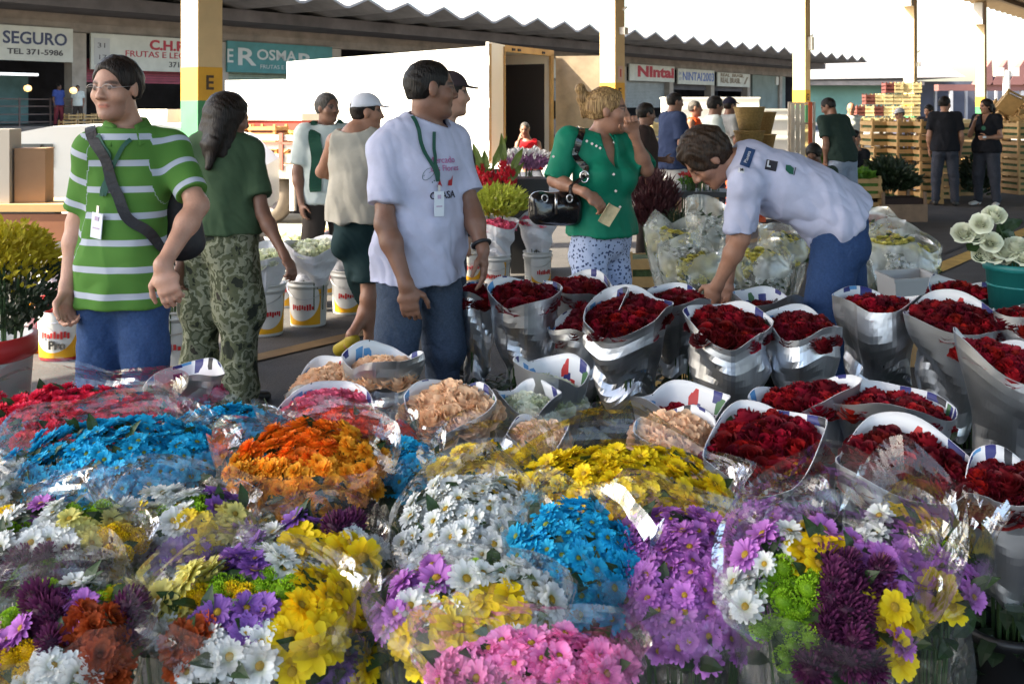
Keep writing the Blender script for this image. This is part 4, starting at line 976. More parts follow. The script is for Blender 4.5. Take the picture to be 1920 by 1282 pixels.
# ---------------- shop signs
SW = M('sign_white', (.52, .52, .47), .6, nz=(1.5, .15)); STEAL = M('sign_teal', (.05, .20, .21), .6, nz=(2, .2)); SNAVY = M('sign_navy', (.05, .06, .12), .7); SRED = M('sign_red', (.40, .035, .055), .7); SDK = M('sign_dark', (.06, .055, .06), .7); SBL = M('sign_blue', (.09, .15, .42), .7); SLT = M('sign_pale_letters', (.50, .52, .52), .7); SBR = M('sign_brown', (.22, .17, .12), .7); SGR = M('sign_leaf', (.16, .24, .13), .7)
def sign(t0, t1, z0, z1, board, label, lines, tilt=0, y=-.12):
    s = thing('shop_sign', label, 'sign', R((t0+t1)/2, 35.7-y*-1-.0, (z0+z1)/2), ROWROT, 'shop signs under the eaves')
    s.location = R((t0+t1)/2, 35.7+y*0+.0+.14, (z0+z1)/2); s.location = R((t0+t1)/2, 35.56, (z0+z1)/2)
    b = MB(); b.box((0, 0, 0), (t1-t0, .10, z1-z0), (0, tilt, 0)); b.build('board', board, s)
    for txt, size, mat, x, z, w, bold in lines:
        m_ = text_me(txt, size, mat, bold, ext=.006); tw = text_bounds(m_); k = w/tw if w else 1
        for v in m_.vertices: v.co.x *= k
        link('lettering', m_, s, (x, -.058, z), (rad(90), -tilt*0, 0))
    return s
sign(12.6, 19.05, 3.2, 4.42, SW, 'white sign lettered TO SEGURO with a phone number, at the left edge', [('TO', .60, SNAVY, -.1, .17, .8, .012), ('SEGURO', .60, SNAVY, 1.85, .17, 2.3, .012), ('TEL 371-5986', .27, SDK, 1.85, -.30, 2.0, .006)])
s = sign(19.75, 25.2, 2.98, 4.32, SW, 'white sign lettered C.H.R FRUTAS E LEGUMES in red', [('C.H.R', .52, SRED, .45, .33, 1.6, .02), ('FRUTAS E LEGUMES', .33, SRED, .45, -.04, 3.6, .002), ('371-1552', .30, SDK, 1.2, -.40, 1.35, .004), ('31', .26, SDK, -2.3, .22, .3, 0), ('17', .26, SDK, -2.3, -.22, .3, 0)])
b = MB(); b.box((-2.3, -.056, 0), (.62, .012, 1.0)); b.build('number_plate', M('plate_grey', (.42, .42, .42), .6), s)
s = sign(25.75, 31.5, 3.05, 4.35, STEAL, 'teal sign lettered ROSMAR above the white truck', [('R', 1.02, SLT, -1.95, -.02, .95, .02), ('OSMA', .62, SLT, -.32, .12, 2.15, .012), ('R', .85, SLT, 1.25, -.05, .85, .02), ('FRUTAS E LEGUMES', .24, SLT, .1, -.38, 2.6, 0), ('E', .8, SLT, -2.75, .0, .3, .01)])
s = sign(47.5, 56.6, 3.35, 4.5, SW, 'white sign with a grey leaf drawing, left of the second column', [])
b = MB(); b.raw([(2.0, -.06, -.35), (2.5, -.06, .1), (3.2, -.06, .4), (2.9, -.06, -.1)], [(0, 1, 2, 3)]); b.raw([(3.5, -.06, -.3), (3.75, -.06, .4), (4.4, -.06, .1)], [(0, 1, 2)]); b.raw([(.0, -.06, -.45), (.1, -.06, .3), (.8, -.06, .4), (.7, -.06, -.4)], [(0, 1, 2, 3)]); b.build('leaf_drawing', SGR, s)
sign(57.4, 63.4, 3.4, 4.5, SW, 'cream sign lettered Nintai in bold red', [('NIntai', .98, SRED, .45, .06, 4.9, .045)])
s = sign(63.9, 69.5, 3.3, 4.4, SW, 'white sign lettered NINTAI 2003 in blue', [('NINTAI', .86, SBL, -.65, .0, 2.9, .012), ('2003', .86, SBL, 1.85, .0, 1.75, .012), ('31', .3, SBL, -2.5, .2, .3, 0), ('17', .3, SBL, -2.5, -.2, .3, 0)])
sign(70.0, 75.6, 3.25, 4.3, SW, 'cream sign with faint brown lettering, rightmost of the row', [('REAL  BRASIL', .34, SBR, -.3, .33, 4.0, .012), ('REAL BRASIL', .55, SBR, -.6, -.08, 3.4, .02), ('/', .8, SBR, 2.1, -.05, .8, .01)])
# ---------------- far hall at the end of the yard
fa = thing('far_hall', 'green hall with a pale roof closing the far end of the yard', 'building', (0, 0, 0))
FGR = M('far_green_wall', (.16, .30, .25), .85, nz=(.3, .25)); FRF = M('far_pale_roof', (.72, .66, .62), .8, nz=(.2, .08)); FDK = M('far_opening', (.10, .11, .15), .9, nz=(.3, .3)); FRED = M('far_red_underside', (.17, .075, .07), .85, nz=(.4, .2)); FPO = M('far_post', (.4, .4, .42), .8)
def FP(px, py, Y=118): v = P(px, py, Y); return v
z0, z1 = FP(0, 152).z, FP(0, 120).z; x0, x1, x2 = FP(1380, 0).x, FP(1722, 0).x, FP(1990, 0).x
b = MB(); b.box(((x0+x1)/2, 120, z0/2), (x1-x0, 3, z0)); b.build('wall', FGR, fa)
b = MB(); b.prism([(x0, z0), (x2-12, z0+.4), (x2-16, z1+.6), (x0, z1)], 116, 134); b.build('roof', FRF, fa)
b = MB(); b.box(((x0+x1)/2, 117, z0-.3), (x1-x0, 1.5, .5)); b.build('eave', GREYC, fa)
b = MB(); b.box(((x1+x2)/2, 121, z0/2), (x2-x1, 1, z0)); b.build('opening', FDK, fa)
for px in (1765, 1793, 1823, 1850, 1880): b = MB(); x = FP(px, 0).x; b.box((x, 119.6, z0/2-.3), (.25, .3, z0-.6)); b.build('post', FPO, fa)
hw_ = thing('sawtooth_hall', 'dark red hall with a sawtooth roof at the far right', 'building', (0, 0, 0))
b = MB()
for px in (1810, 1838, 1868, 1896, 1924): 
    xa = FP(px-26, 0).x; xb = FP(px+4, 0).x; xc = FP(px+6, 0).x
    b.prism([(xa, z0-.6), (xc, z0-.6), (xb, FP(0, 117).z)], 112, 113)
b.build('sawtooth_roof', FRED, hw_)
b = MB(); b.box(((FP(1722, 0).x+x2)/2, 113, z0-.9), (x2-FP(1722, 0).x, 1.2, .7)); b.build('beam', FRED, hw_)
for px in (1745, 1806, 1872, 1938): b = MB(); x = FP(px, 0).x; b.box((x, 112.6, (z0-1.2)/2), (.35, .4, z0-1.2)); b.build('post', FPO, hw_)
lp = thing('yard_lamp', 'white lamp post with twin heads in front of the sawtooth roof', 'street lamp', (P(1887, 0, 60).x, 60, 0)); b = MB(); b.cyl((0, 0, 0), (0, 0, 3.8), .22, .2); b.build('pole', GUT, lp)
b = MB(); b.box((-.45, 0, 3.7), (.5, .3, .5)); b.box((.45, 0, 3.7), (.5, .3, .5)); b.build('lamp_head', GUT, lp)
# ---------------- white box truck with open rear
WP = M('white_truck_paint', (.78, .78, .76), .4, nz=(2, .04)); YF = M('truck_frame_ochre', (.48, .32, .14), .6, nz=(3, .2)); DKI = M('truck_interior', (.03, .03, .04), .8); DOORM = M('truck_door_shaded', (.30, .24, .17), .6, nz=(3, .35)); RUB = M('tyre_rubber', (.20, .17, .14), .85, nz=(9, .2)); RUBD = M('tyre_dark', (.03, .03, .03), .85); RIM = M('wheel_rim', (.12, .11, .13), .6)
c0 = P(938, 85, 17.0); rdir = Vector((.49, .87, 0)).normalized(); ldir = Vector((-.87, .49, 0)).normalized()
tk = thing('box_truck', 'white box truck with its rear doors open, parked beyond the column', 'truck', (c0.x, c0.y, 0), math.atan2(rdir.y, rdir.x))
# local x = across the rear, local y = along the body (away to the left)
TWd, TLn, zb, zt = 1.86, 4.7, .62, c0.z
b = MB(); zf = zt-.17
b.prism([(0, zb), (0, zt), (.05, zt), (.05, zb)], 0, TLn); 
V = [(0, 0, zb), (.06, 0, zb), (.06, 0, zt), (0, 0, zt), (0, TLn, zb), (.06, TLn, zb), (.06, TLn, zf), (0, TLn, zf)]
q = [(0, 3, 2, 1), (4, 5, 6, 7), (0, 4, 7, 3), (1, 2, 6, 5), (3, 7, 6, 2), (0, 1, 5, 4)]
b = MB(); b.raw(V, q); b.raw([(v[0]+TWd-.06, v[1], v[2]) for v in V], q); b.raw([(.06, 0, zt-.05), (TWd-.06, 0, zt-.05), (TWd-.06, TLn, zf-.05), (.06, TLn, zf-.05), (.06, 0, zt), (TWd-.06, 0, zt), (TWd-.06, TLn, zf), (.06, TLn, zf)], [(3, 2, 1, 0), (4, 5, 6, 7), (0, 1, 5, 4), (1, 2, 6, 5), (2, 3, 7, 6), (3, 0, 4, 7)])
b.box((TWd/2, TLn-.03, (zb+zf)/2-.03), (TWd-.12, .06, zf-zb-.06)); b.box((TWd/2, TLn/2, zb-.06), (TWd, TLn, .12)); b.build('cargo_box', WP, tk)
b = MB(); b.box((TWd/2, TLn-.1, (zb+zf)/2), (TWd-.14, .02, zf-zb-.15)); b.box((.075, TLn/2, (zb+zf)/2), (.02, TLn-.2, zf-zb-.15)); b.box((TWd-.075, TLn/2, (zb+zf)/2), (.02, TLn-.2, zf-zb-.15)); b.box((TWd/2, TLn/2, zb+.02), (TWd-.14, TLn-.2, .03)); b.build('lining', DKI, tk)  # near-black panels paint the shade inside the white cargo box
b = MB(); b.box((TWd/2, -.03, zt-.05), (TWd+.02, .05, .11)); b.box((TWd-.04, -.03, (zb+zt)/2-.03), (.10, .05, zt-zb-.06)); b.box((.03, -.03, (zb+zt)/2-.03), (.06, .05, zt-zb-.06)); b.build('rear_frame', YF, tk)
b = MB()
for x in (.35, .55, 1.45): b.box((x, -.06, zt-.06), (.10, .02, .04))
b.build('frame_clip', DKI, tk)
dl = MB(); dl.box((-.42, -.02, (zb+zt)/2), (.84, .05, zt-zb)); 
for z in (zb+.3, (zb+zt)/2, zt-.3): dl.box((-.83, -.02, z), (.03, .07, .16))
dobj = dl.build('rear_door', WP, tk); dobj.location = (0, -.04, 0); dobj.rotation_euler = (0, 0, rad(12)); dobj['label'] = 'white rear door swung open into the sun'
b = MB()
for x in (-.80, -.06): b.cyl((x, -.06, zb+.05), (x, -.06, zt-.03), .018, n=8)
b.build('lock_bar', YF, dobj)
dr = MB(); dr.box((.42, 0, (zb+zt)/2-.05), (.84, .05, zt-zb-.1)); dobj = dr.build('rear_door', DOORM, tk); dobj.location = (TWd+.1, -.05, 0); dobj.rotation_euler = (0, 0, rad(-74)); dobj['label'] = 'rear door swung open, coloured brown for the shade'  # brown of this door paints in the shade it hangs in
b = MB(); b.box((TWd/2, TLn+1.0, 1.12), (TWd*.9, 1.7, 1.3)); b.box((TWd/2, TLn+1.0, 1.9), (TWd*.84, 1.5, .35)); b.build('cab', WP, tk)
b = MB(); b.box((TWd/2, TLn/2+.8, .42), (TWd*.6, TLn+1.5, .2)); b.build('chassis', RUBD, tk)
for x in (.18, TWd-.18):
    for y in (.9, TLn+1.0): b = MB(); b.cyl((x-.12, y, .38), (x+.12, y, .38), .38, n=28); b.build('wheel', RUBD, tk)
# ---------------- flatbed truck with slatted sides, loaded
FLW = M('flatbed_white', (.74, .70, .62), .6, nz=(4, .1)); FLR = M('flatbed_rail_red', (.34, .11, .08), .7, nz=(6, .2)); WOODO = M('crate_orange_wood', (.46, .25, .09), .75, nz=(8, .25), var=.2); STEELW = M('primer_white', (.62, .60, .55), .6); SHD = M('mudflap', (.055, .05, .075), .8)
f0 = P(612, 300, 12.9); fd = Vector((-.93, .36, 0)).normalized()   # along the bed, away to the left
ft = thing('flatbed_truck', 'small flatbed truck with slatted white sides, loaded with crates', 'truck', (f0.x, f0.y, 0), math.atan2(-fd.y, -fd.x))
FL_, FW_ = 2.55, 1.7; zd = .70; b = MB(); b.box((-FL_/2, FW_/2, zd), (FL_, FW_, .12)); b.build('deck', FLW, ft)
b = MB()
for z in (.86, 1.02, 1.13): b.box((-FL_/2, .02, z), (FL_, .035, .11 if z < 1 else .07)); b.box((-FL_/2, FW_-.02, z), (FL_, .035, .09))
b.build('side_board', FLW, ft)
b = MB()
for k in range(5): b.box((-.12-k*.55, -.012, .95), (.06, .03, .48))
for z in (1.06,): b.box((-FL_/2, -.012, z), (FL_, .03, .03))
b.build('rail_post', FLR, ft)
b = MB(); b.box((-.50, .0, .42), (.07, .05, .46)); b.box((-.95, .0, .63), (.95, .05, .05)); b.build('stay', STEELW, ft)
b = MB(); b.box((-FL_/2, FW_*.55, .45), (FL_*.98, .5, .3)); b.box((-.55, .5, .36), (.9, .05, .52)); b.build('chassis', SHD, ft)
for x in (-.97, -3.0):
    w_ = MB(); prof = [(.20, -.11), (.30, -.11), (.335, -.06), (.335, .06), (.30, .11), (.20, .11)]
    w_.lathe(prof, 32); wb = w_.build('wheel', RUB, ft, True); wb.location = (x, .18, .335); wb.rotation_euler = (rad(90), 0, 0)
    r_ = MB(); r_.lathe([(.001, .02), (.05, .10), (.06, .05), (.19, .03), (.205, .1)], 24); r_.build('rim', RIM, wb, True); r_ = MB(); r_.lathe([(.04, .06), (.055, .10), (.07, .06)], 12); r_.build('hub', RUB, wb, True)
b = MB(); b.box((-FL_-.62, FW_/2, .85), (1.1, FW_*.95, .75)); b.box((-FL_-.5, FW_/2, 1.36), (.85, FW_*.85, .28), taper=.9); b.build('cab', FLW, ft)
ATL = ft.matrix_basis.copy()
def on_bed(x, y, z): ca, sa = math.cos(ft.rotation_euler.z), math.sin(ft.rotation_euler.z); return Vector((ft.location.x+x*ca-y*sa, ft.location.y+x*sa+y*ca, z))
# ---------------- crates
CRW = M('crate_pine', (.50, .31, .13), .75, nz=(7, .22), var=.16); CRS = M('crate_pale', (.66, .55, .30), .75, nz=(6, .15), var=.15); CRR = M('crate_dark_red', (.12, .03, .025), .75, nz=(6, .2), var=.2)
VEG = M('vegetable_green', (.06, .10, .03), .7, nz=(20, .5), bump=(25, .02)); VEGY = M('banana_yellow', (.62, .42, .03), .6, nz=(14, .3))
def crate_me(name, w, d, hgt, mat, slats=3, th=.012, fill=None):
    b = MB()
    for sx in (-1, 1):
        for sy in (-1, 1): b.box((sx*(w/2-.02), sy*(d/2-.02), hgt/2), (.036, .036, hgt))
    gap = hgt/slats; sh = gap*.58
    for k in range(slats):
        z = gap*k+sh/2+.004
        for sx in (-1, 1): b.box((sx*(w/2+.002), 0, z), (th, d-.004, sh))
        for sy in (-1, 1): b.box((0, sy*(d/2+.003), z), (w+.008, th, sh))
    b.box((0, 0, .012), (w-.01, d-.01, .016))
    if fill: b.m = 1; b.box((0, 0, hgt*.42), (w-.05, d-.05, hgt*.72))
    return b.me(name, [mat, fill or mat])
CRATE = crate_me('wooden_crate', .36, .52, .22, CRW, 2, fill=VEG); CRATEB = crate_me('wooden_crate', .38, .5, .32, CRW, 3, fill=VEG); CRSUN = crate_me('wooden_crate', .30, .42, .24, CRS, 3, fill=CRS); CROPEN = crate_me('wooden_crate', .46, .34, .22, CRW, 2)
CRB = None
def put(name, me, loc, rz, label, cat, group=None, tilt=(0, 0), sc=None):
    o = link(name, me, None, loc, (tilt[0], tilt[1], rz), sc); return tag(o, label, cat, group)
ORD = ['first', 'second', 'third', 'fourth', 'fifth', 'sixth', 'seventh', 'eighth', 'ninth', 'tenth']
def stack(px, Y, n, rz, me, hgt, what, z0=0, dx=.012, name='wooden_crate', group='wooden crates stacked in the yard', cat='crate'):
    g = random.Random(int(px)); x = (px-PX0)*Y/FOC
    for k in range(n):
        pos = 'bottom' if k == 0 else ('topmost' if k == n-1 else ORD[k]+' from the bottom')
        put(name, me, (x+g.uniform(-dx, dx), Y+g.uniform(-dx, dx), z0+k*(hgt+.004)), rz+g.uniform(-.05, .05), 'crate of greens, %s of the %s' % (pos, what), cat, group)
# stacked crates behind the pair in black
stack(1645, 17.0, 6, .05, CRATE, .22, 'stack right of the seated youth'); stack(1692, 16.6, 6, .02, CRATE, .22, 'stack below the checked cap'); stack(1735, 16.3, 6, -.02, CRATE, .22, 'stack beside the man in black')
stack(1662, 17.6, 6, 0, CRATE, .22, 'rear stack near the man in black'); stack(1752, 17.2, 5, .1, CRATE, .22, 'stack half behind the man in black'); stack(1798, 17.8, 4, .2, CRATEB, .32, 'stack between the pair in black'); stack(1882, 18.5, 4, -.1, CRATEB, .32, 'stack right of the woman in black'); stack(1912, 18.0, 4, .15, CRATEB, .32, 'stack at the right edge')
g = random.Random(12)
for k in range(22):
    px_ = g.uniform(1868, 1925); Y = 20+g.uniform(0, 2); zz = EYE-(g.uniform(205, 250)-PY0)*Y/FOC
    zz = .9+.55*(1-abs(px_-1890)/60)*g.random()+.25*g.random()
    put('wooden_crate', CROPEN, ((px_-PX0)*Y/FOC, Y, zz), g.uniform(0, 3), 'empty wooden crate tumbled on the heap behind the woman in black', 'crate', 'empty crates heaped behind the woman in black', (g.uniform(-.8, .8), g.uniform(-.8, .8)))
hp_ = MB(); hp_.box(((1895-PX0)*20.8/FOC, 20.8, .42), (1.1, 2.2, .84)); tag(hp_.build('pallet_stack', CRW), 'low stack of wooden pallets under the heap of empty crates', 'pallets')
for k, in put_later: put('wooden_crate', CROPEN, R(18.2+.55*(k % 5)+.2*(k//5), 34.3, .9+.23*(k//5)), ROWROT, 'brown crate on the shop dock, %s of the %s row' % (ORD[k % 5], ('lower', 'upper')[k//5]), 'crate', 'crates on the shop dock', sc=(1.1, 1, 1))
# sunlit load of boxes on the far truck
bed = thing('cargo_truck', 'open truck under the tall sunlit pile of pale boxes', 'truck', (P(1640, 0, 27).x, 27.6, 0)); b = MB(); b.box((0, 0, .62), (2.6, 3.2, .2)); b.build('deck', FLW, bed)
b = MB(); b.box((0, -1.62, .88), (2.6, .05, .45)); b.build('side_board', WP, bed)
for sx in (-.9, .9): b = MB(); b.cyl((sx-.12, -1.2, .4), (sx+.12, -1.2, .4), .4, n=20); b.build('wheel', RUBD, bed)
rows = [(0, 8), (1, 8), (2, 7), (3, 6), (4, 4)]
for r_, nn in rows:
    for k in range(nn):
        x = P(1700, 0, 27).x-.10-k*.235+.03*r_; z = .72+r_*.30; red = (r_, k) in ((4, 3), (2, 4), (1, 1), (3, 5), (2, 6))
        m_ = CRSUN
        o = put('produce_box', m_, (x+g.uniform(-.01, .01), 26.5+g.uniform(-.02, .02), z), g.uniform(-.05, .05), '%s box, row %d of the sunlit pile, %s from its right end' % ('dark red' if red else 'pale yellow', r_+1, ORD[k]), 'box', 'boxes piled in the sun', sc=(.76, .8, 1.2))
        if red: o.data = o.data.copy(); o.data.materials[0] = CRR; o.data.materials[1] = CRR
# left: load on the flatbed
CRO = crate_me('wooden_crate', .42, .34, .26, WOODO, 3, fill=CRR); 
lo_ = [(-.75, .6, 0), (-1.25, .6, 0), (-1.75, .55, 0), (-2.25, .5, 0), (-1.3, .62, 1), (-1.8, .55, 1), (-2.28, .5, 1), (-2.25, .95, 0), (-1.75, 1.0, 0), (-2.2, .95, 1)]
for i, (x, y, k) in enumerate(lo_):
    put('wooden_crate', CRO, on_bed(x, y, .77+k*.265), ft.rotation_euler.z+g.uniform(-.15, .15), 'orange wooden crate on the flatbed truck, %s from the tail in the %s layer' % (ORD[sum(1 for q in lo_[:i] if q[2] == k)], ('bottom', 'middle', 'top')[k]), 'crate', 'crates loaded on the flatbed truck')
SACK = M('sacking', (.52, .36, .18), .9, nz=(9, .4), bump=(14, .05)); STRAW = M('straw_yellow', (.55, .45, .08), .9, nz=(16, .4), bump=(20, .04))
def lump(name, c, rx, ry, rz_, mat, label, cat, seed=1, group=None, n=28):
    V = []; F = []; nu, nv = n, n//2
    for j_ in range(nv+1):
        th = math.pi*.5*j_/nv*1.0
        for i in range(nu):
            ph = 6.283*i/nu; d = np.array((math.cos(ph)*math.sin(th+1e-3), math.sin(ph)*math.sin(th+1e-3), math.cos(th))); k = 1+.16*float(wav(d[None]*.8, seed, 1.1)[0])+.06*float(wav(d[None], seed+1, 3)[0]); V.append((d[0]*rx*k, d[1]*ry*k, d[2]*rz_*k))
    F = [(j_*nu+i, j_*nu+(i+1) % nu, (j_+1)*nu+(i+1) % nu, (j_+1)*nu+i) for j_ in range(nv) for i in range(nu)]
    return tag(link(name, mesh(name, V, F, mat, True), None, c), label, cat, group)
lump('sack_heap', on_bed(-1.1, 1.15, .77), .5, .5, .42, STRAW, 'heap of yellow straw and produce on the flatbed truck', 'produce heap', 4); lump('sack_heap', on_bed(-2.2, .65, 1.32), .40, .34, .26, SACK, 'lumpy brown sack on top of the crates, left of the column E', 'sack', 9)
b = MB(); b.tube([on_bed(-.9, .1, .8), on_bed(-.3, .5, 1.35)], .025); tag(b.build('wooden_pole', WOODO), 'wooden pole leaning across the load of the flatbed truck', 'pole')
b = MB(); b.box((0, 0, .07), (1.5, .5, .14)); b.box((0, -.01, .19), (1.52, .52, .10), m=1); o = b.build('red_tarpaulin', [M('tarp_red', (.42, .05, .04), .6), FLW], None, loc=on_bed(-1.8, 1.32, 1.2), rz=ft.rotation_euler.z); tag(o, 'folded red and cream tarpaulin over the load behind the man in green stripes', 'tarpaulin')
# white car at left
car = thing('white_car', 'white car seen behind the man in the green striped shirt', 'car', (P(150, 0, 10.6).x, 10.6, 0), rad(8))
b = MB(); pts = [(-1.0, .45), (-1.0, .85), (-.96, 1.08), (-.80, 1.22), (-.3, 1.32), (.8, 1.34), (1.6, 1.2), (1.9, .9), (1.9, .4)]
b.prism(pts, 0, 1.6); b.build('body', WP, car, False)
GLS = M('dark_glass', (.12, .13, .13), .1, spec=.6)
b = MB(); b.box((-.45, -.012, 1.02), (.36, .02, .24)); wn = b.build('window', GLS, car); b = MB(); b.box((-.40, -.03, 1.02), (.015, .015, .24), (0, .25, 0)); b.build('wiper', RUBD, wn)
b = MB()
for k in range(3): b.box((-.5, -.03, .82-.08*k), (.34, .05, .045))
b.build('grille', WP, car)
for x in (-.55, 1.2): b = MB(); b.cyl((x, -.02, .32), (x, .2, .32), .32, n=24); b.build('wheel', RUBD, car)
b = MB(); b.lathe([(.001, -.1), (.05, -.07), (.06, 0), (.05, .07), (.001, .1)], 14); mo = b.build('mirror', WP, car, True); mo.location = (-1.08, -.15, 1.06)
# cardboard box and wooden bench at the far left
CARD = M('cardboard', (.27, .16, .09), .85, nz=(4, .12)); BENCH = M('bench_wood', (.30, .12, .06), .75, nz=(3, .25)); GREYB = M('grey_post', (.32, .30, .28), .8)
bn = thing('market_bench', 'long brown wooden bench with a sunlit top, left edge', 'bench', (P(20, 0, 8.2).x, 8.2, 0)); zt_ = P(0, 382, 8.2).z
b = MB(); b.box((-.25, .25, zt_-.03), (1.7, .62, .06)); b.build('top', M('bench_top_sunlit', (.55, .36, .16), .7, nz=(3, .2)), bn); b = MB(); b.box((-.25, -.03, zt_-.19), (1.7, .04, .22)); b.build('front_board', BENCH, bn)  # lighter wood tone paints the sunshine onto the bench top
for x in (-.9, .5): b = MB(); b.box((x, .3, (zt_-.07)/2), (.1, .5, zt_-.07)); b.build('leg', BENCH, bn)
b = MB(); b.box((0, 0, .22), (.24, .2, .44)); b.box((0, -.0, .4405), (.25, .21, .006)); o = b.build('cardboard_box', CARD, None, loc=(P(48, 0, 8.2).x, 8.35, zt_+.002), rz=.1); tag(o, 'brown cardboard box standing on the wooden bench', 'box')
b = MB(); b.box((0, 0, .30), (.22, .2, .60)); o = b.build('grey_carton', GREYB, None, loc=(P(-8, 0, 8.2).x, 8.3, zt_+.002)); tag(o, 'pale grey carton at the very left edge, on the bench', 'box')
# woven baskets, orange crates
BSK = M('wicker', (.50, .33, .11), .75, nz=(30, .25)); 
def wick():
    t = BSK.node_tree; N = t.nodes; w = N.new('ShaderNodeTexWave'); w.inputs['Scale'].default_value = 14; w.bands_direction = 'Z'; w.inputs['Distortion'].default_value = 2; tc = N.new('ShaderNodeTexCoord'); lk(t, tc.outputs['Object'], w.inputs['Vector']); bp = N.new('ShaderNodeBump'); bp.inputs['Distance'].default_value = .02; lk(t, w.outputs[0], bp.inputs['Height']); lk(t, bp.outputs[0], N['Principled BSDF'].inputs['Normal'])
wick()
b = MB(); b.lathe([(.001, .01), (.15, 0), (.19, .2), (.235, .42), (.25, .44), (.235, .45), (.22, .42), (.14, .03), (.001, .03)], 26); BK = b.me('woven_basket', BSK, True)
for px_, Y, z, l in ((1405, 13.6, .87, 'tall woven basket on the orange crates, lower of two'), (1405, 13.6, 1.19, 'tall woven basket stacked on another by the cap man'), (1428, 14.6, 1.12, 'woven basket behind the nested pair, upside stacked'), (1428, 14.6, .80, 'dark woven basket under the rear basket')): put('woven_basket', BK, ((px_-PX0)*Y/FOC, Y, z), 0, l, 'basket', 'woven baskets', sc=(.86, .86, .76))
ORC = M('orange_plastic', (.62, .10, .03), .5)
ocr = crate_me('plastic_crate', .42, .36, .28, ORC, 3, fill=ORC)
for k in range(3): put('plastic_crate', ocr, (P(1398, 0, 13.6).x, 13.6, k*.285), .1, 'orange plastic crate under the woven baskets, %s' % ('bottom', 'middle', 'top')[k], 'crate', 'orange plastic crates')
b = MB(); b.box((0, 0, .4), (.34, .34, .8)); tag(b.build('dark_drum', M('drum_dark', (.05, .03, .03), .7), None, loc=(P(1428, 0, 14.6).x, 14.6, 0)), 'dark brown drum carrying the rear baskets', 'drum')
CARTW = M('cart_cream', (.62, .54, .44), .7, nz=(6, .2))
# hand cart with orange uprights and its tied bundle
ct = thing('hand_cart', 'hand cart with orange uprights in front of the letter G column', 'cart', (P(1503, 0, 14).x, 14.0, 0)); b = MB()
for x in (-.17, .17): b.box((x, 0, .85), (.035, .035, 1.5))
for z in (.25, .6, .95, 1.3, 1.58): b.box((0, 0, z), (.34, .03, .03))
b.build('frame', CARTW, ct)
b = MB(); b.box((.11, -.03, .85), (.05, .03, 1.5)); b.build('upright', ORC, ct)
b = MB()
for k in range(3): b.box((-.13+.07*k, -.02, .9), (.055, .03, 1.35))
b.build('boards', CARTW, ct)
for x in (-.2, .2): b = MB(); b.cyl((x-.03, .05, .14), (x+.03, .05, .14), .14, n=16); b.build('wheel', RUBD, ct)
b = MB(); b.box((0, -.15, .12), (.4, .3, .03)); b.build('toe_plate', ORC, ct)
# boxes shining in the sun behind the stalls
for i, (px_, Y, z, w, h_, m_, l) in enumerate(((1282, 19, 0, .55, 1.25, CRS, 'tall pale sunlit carton stack between the green blouse and navy shirt'), (1330, 22, 0, 2.0, 1.75, WP, 'white van side glaring in the sun behind the cap man'), (1455, 20, 0, .9, 1.5, WP, 'white freezer chest standing in the sun by the cart'), (1490, 21, 0, .6, 1.2, CRS, 'pale crate pile glaring behind the hand cart'), (1610, 22, 0, 1.3, .95, WP, 'white cold box on the ground under the tall pile'), (1810, 24, 0, 1.2, 1.25, CRS, 'sunlit pale carton between the pair in black'))):
    b = MB(); b.box((0, 0, h_/2), (w, .7, h_*.985)); 
    for q in range(4): b.box((0, -.36, h_*(.12+.25*q)), (w*1.01, .03, h_*.03))
    b.box((0, 0, h_-.01), (w*1.02, .72, .04)); tag(b.build('sunlit_carton' if 'carton' in l else ('van_body' if 'van' in l else 'cold_box' if 'cold' in l or 'freezer' in l else 'crate_pile'), m_, None, loc=((px_-PX0)*Y/FOC, Y, z)), l, 'box')
for k in range(5): put('wooden_crate', CRSUN, (P(1236, 0, 17.5).x+.02*(k % 2), 17.5, k*.26), .1, 'sunlit yellow crate beside the navy shirt, %s in its stack' % ('bottom', 'second', 'third', 'fourth', 'top')[k], 'crate', 'sunlit crates beside the navy shirt', sc=(1.1, 1, 1.05))
# ================================================ PEOPLE
JEANS = M('denim_blue', (.030, .062, .155), .85, nz=(120, .25), bump=(14, .016), spec=.15); JEANSG = M('denim_grey_blue', (.055, .075, .115), .85, nz=(120, .25), bump=(14, .016), spec=.15); JEANSD = M('denim_dark', (.045, .05, .068), .85, nz=(60, .25), bump=(14, .016), spec=.15)
def polomat():
    m = M('green_striped_polo', (.095, .24, .045), .85, bump=(7, .022), bdet=1.5, spec=.15); t = m.node_tree; N = t.nodes; b = N['Principled BSDF']
    a = N.new('ShaderNodeAttribute'); a.attribute_name = 'sc'; ad = N.new('ShaderNodeMath'); ad.operation = 'ADD'; ad.inputs[1].default_value = STRIPE0
    md = N.new('ShaderNodeMath'); md.operation = 'MODULO'; md.inputs[1].default_value = .090; lt = N.new('ShaderNodeMath'); lt.operation = 'LESS_THAN'; lt.inputs[1].default_value = .0215
    lk(t, a.outputs['Fac'], ad.inputs[0]); lk(t, ad.outputs[0], md.inputs[0]); lk(t, md.outputs[0], lt.inputs[0])
    mx = N.new('ShaderNodeMix'); mx.data_type = 'RGBA'; mx.inputs[6].default_value = (.080, .20, .040, 1); mx.inputs[7].default_value = (.42, .46, .54, 1); lk(t, lt.outputs[0], mx.inputs[0]); lk(t, mx.outputs[2], b.inputs['Base Color']); return m
STRIPE0 = -.855+.090*10
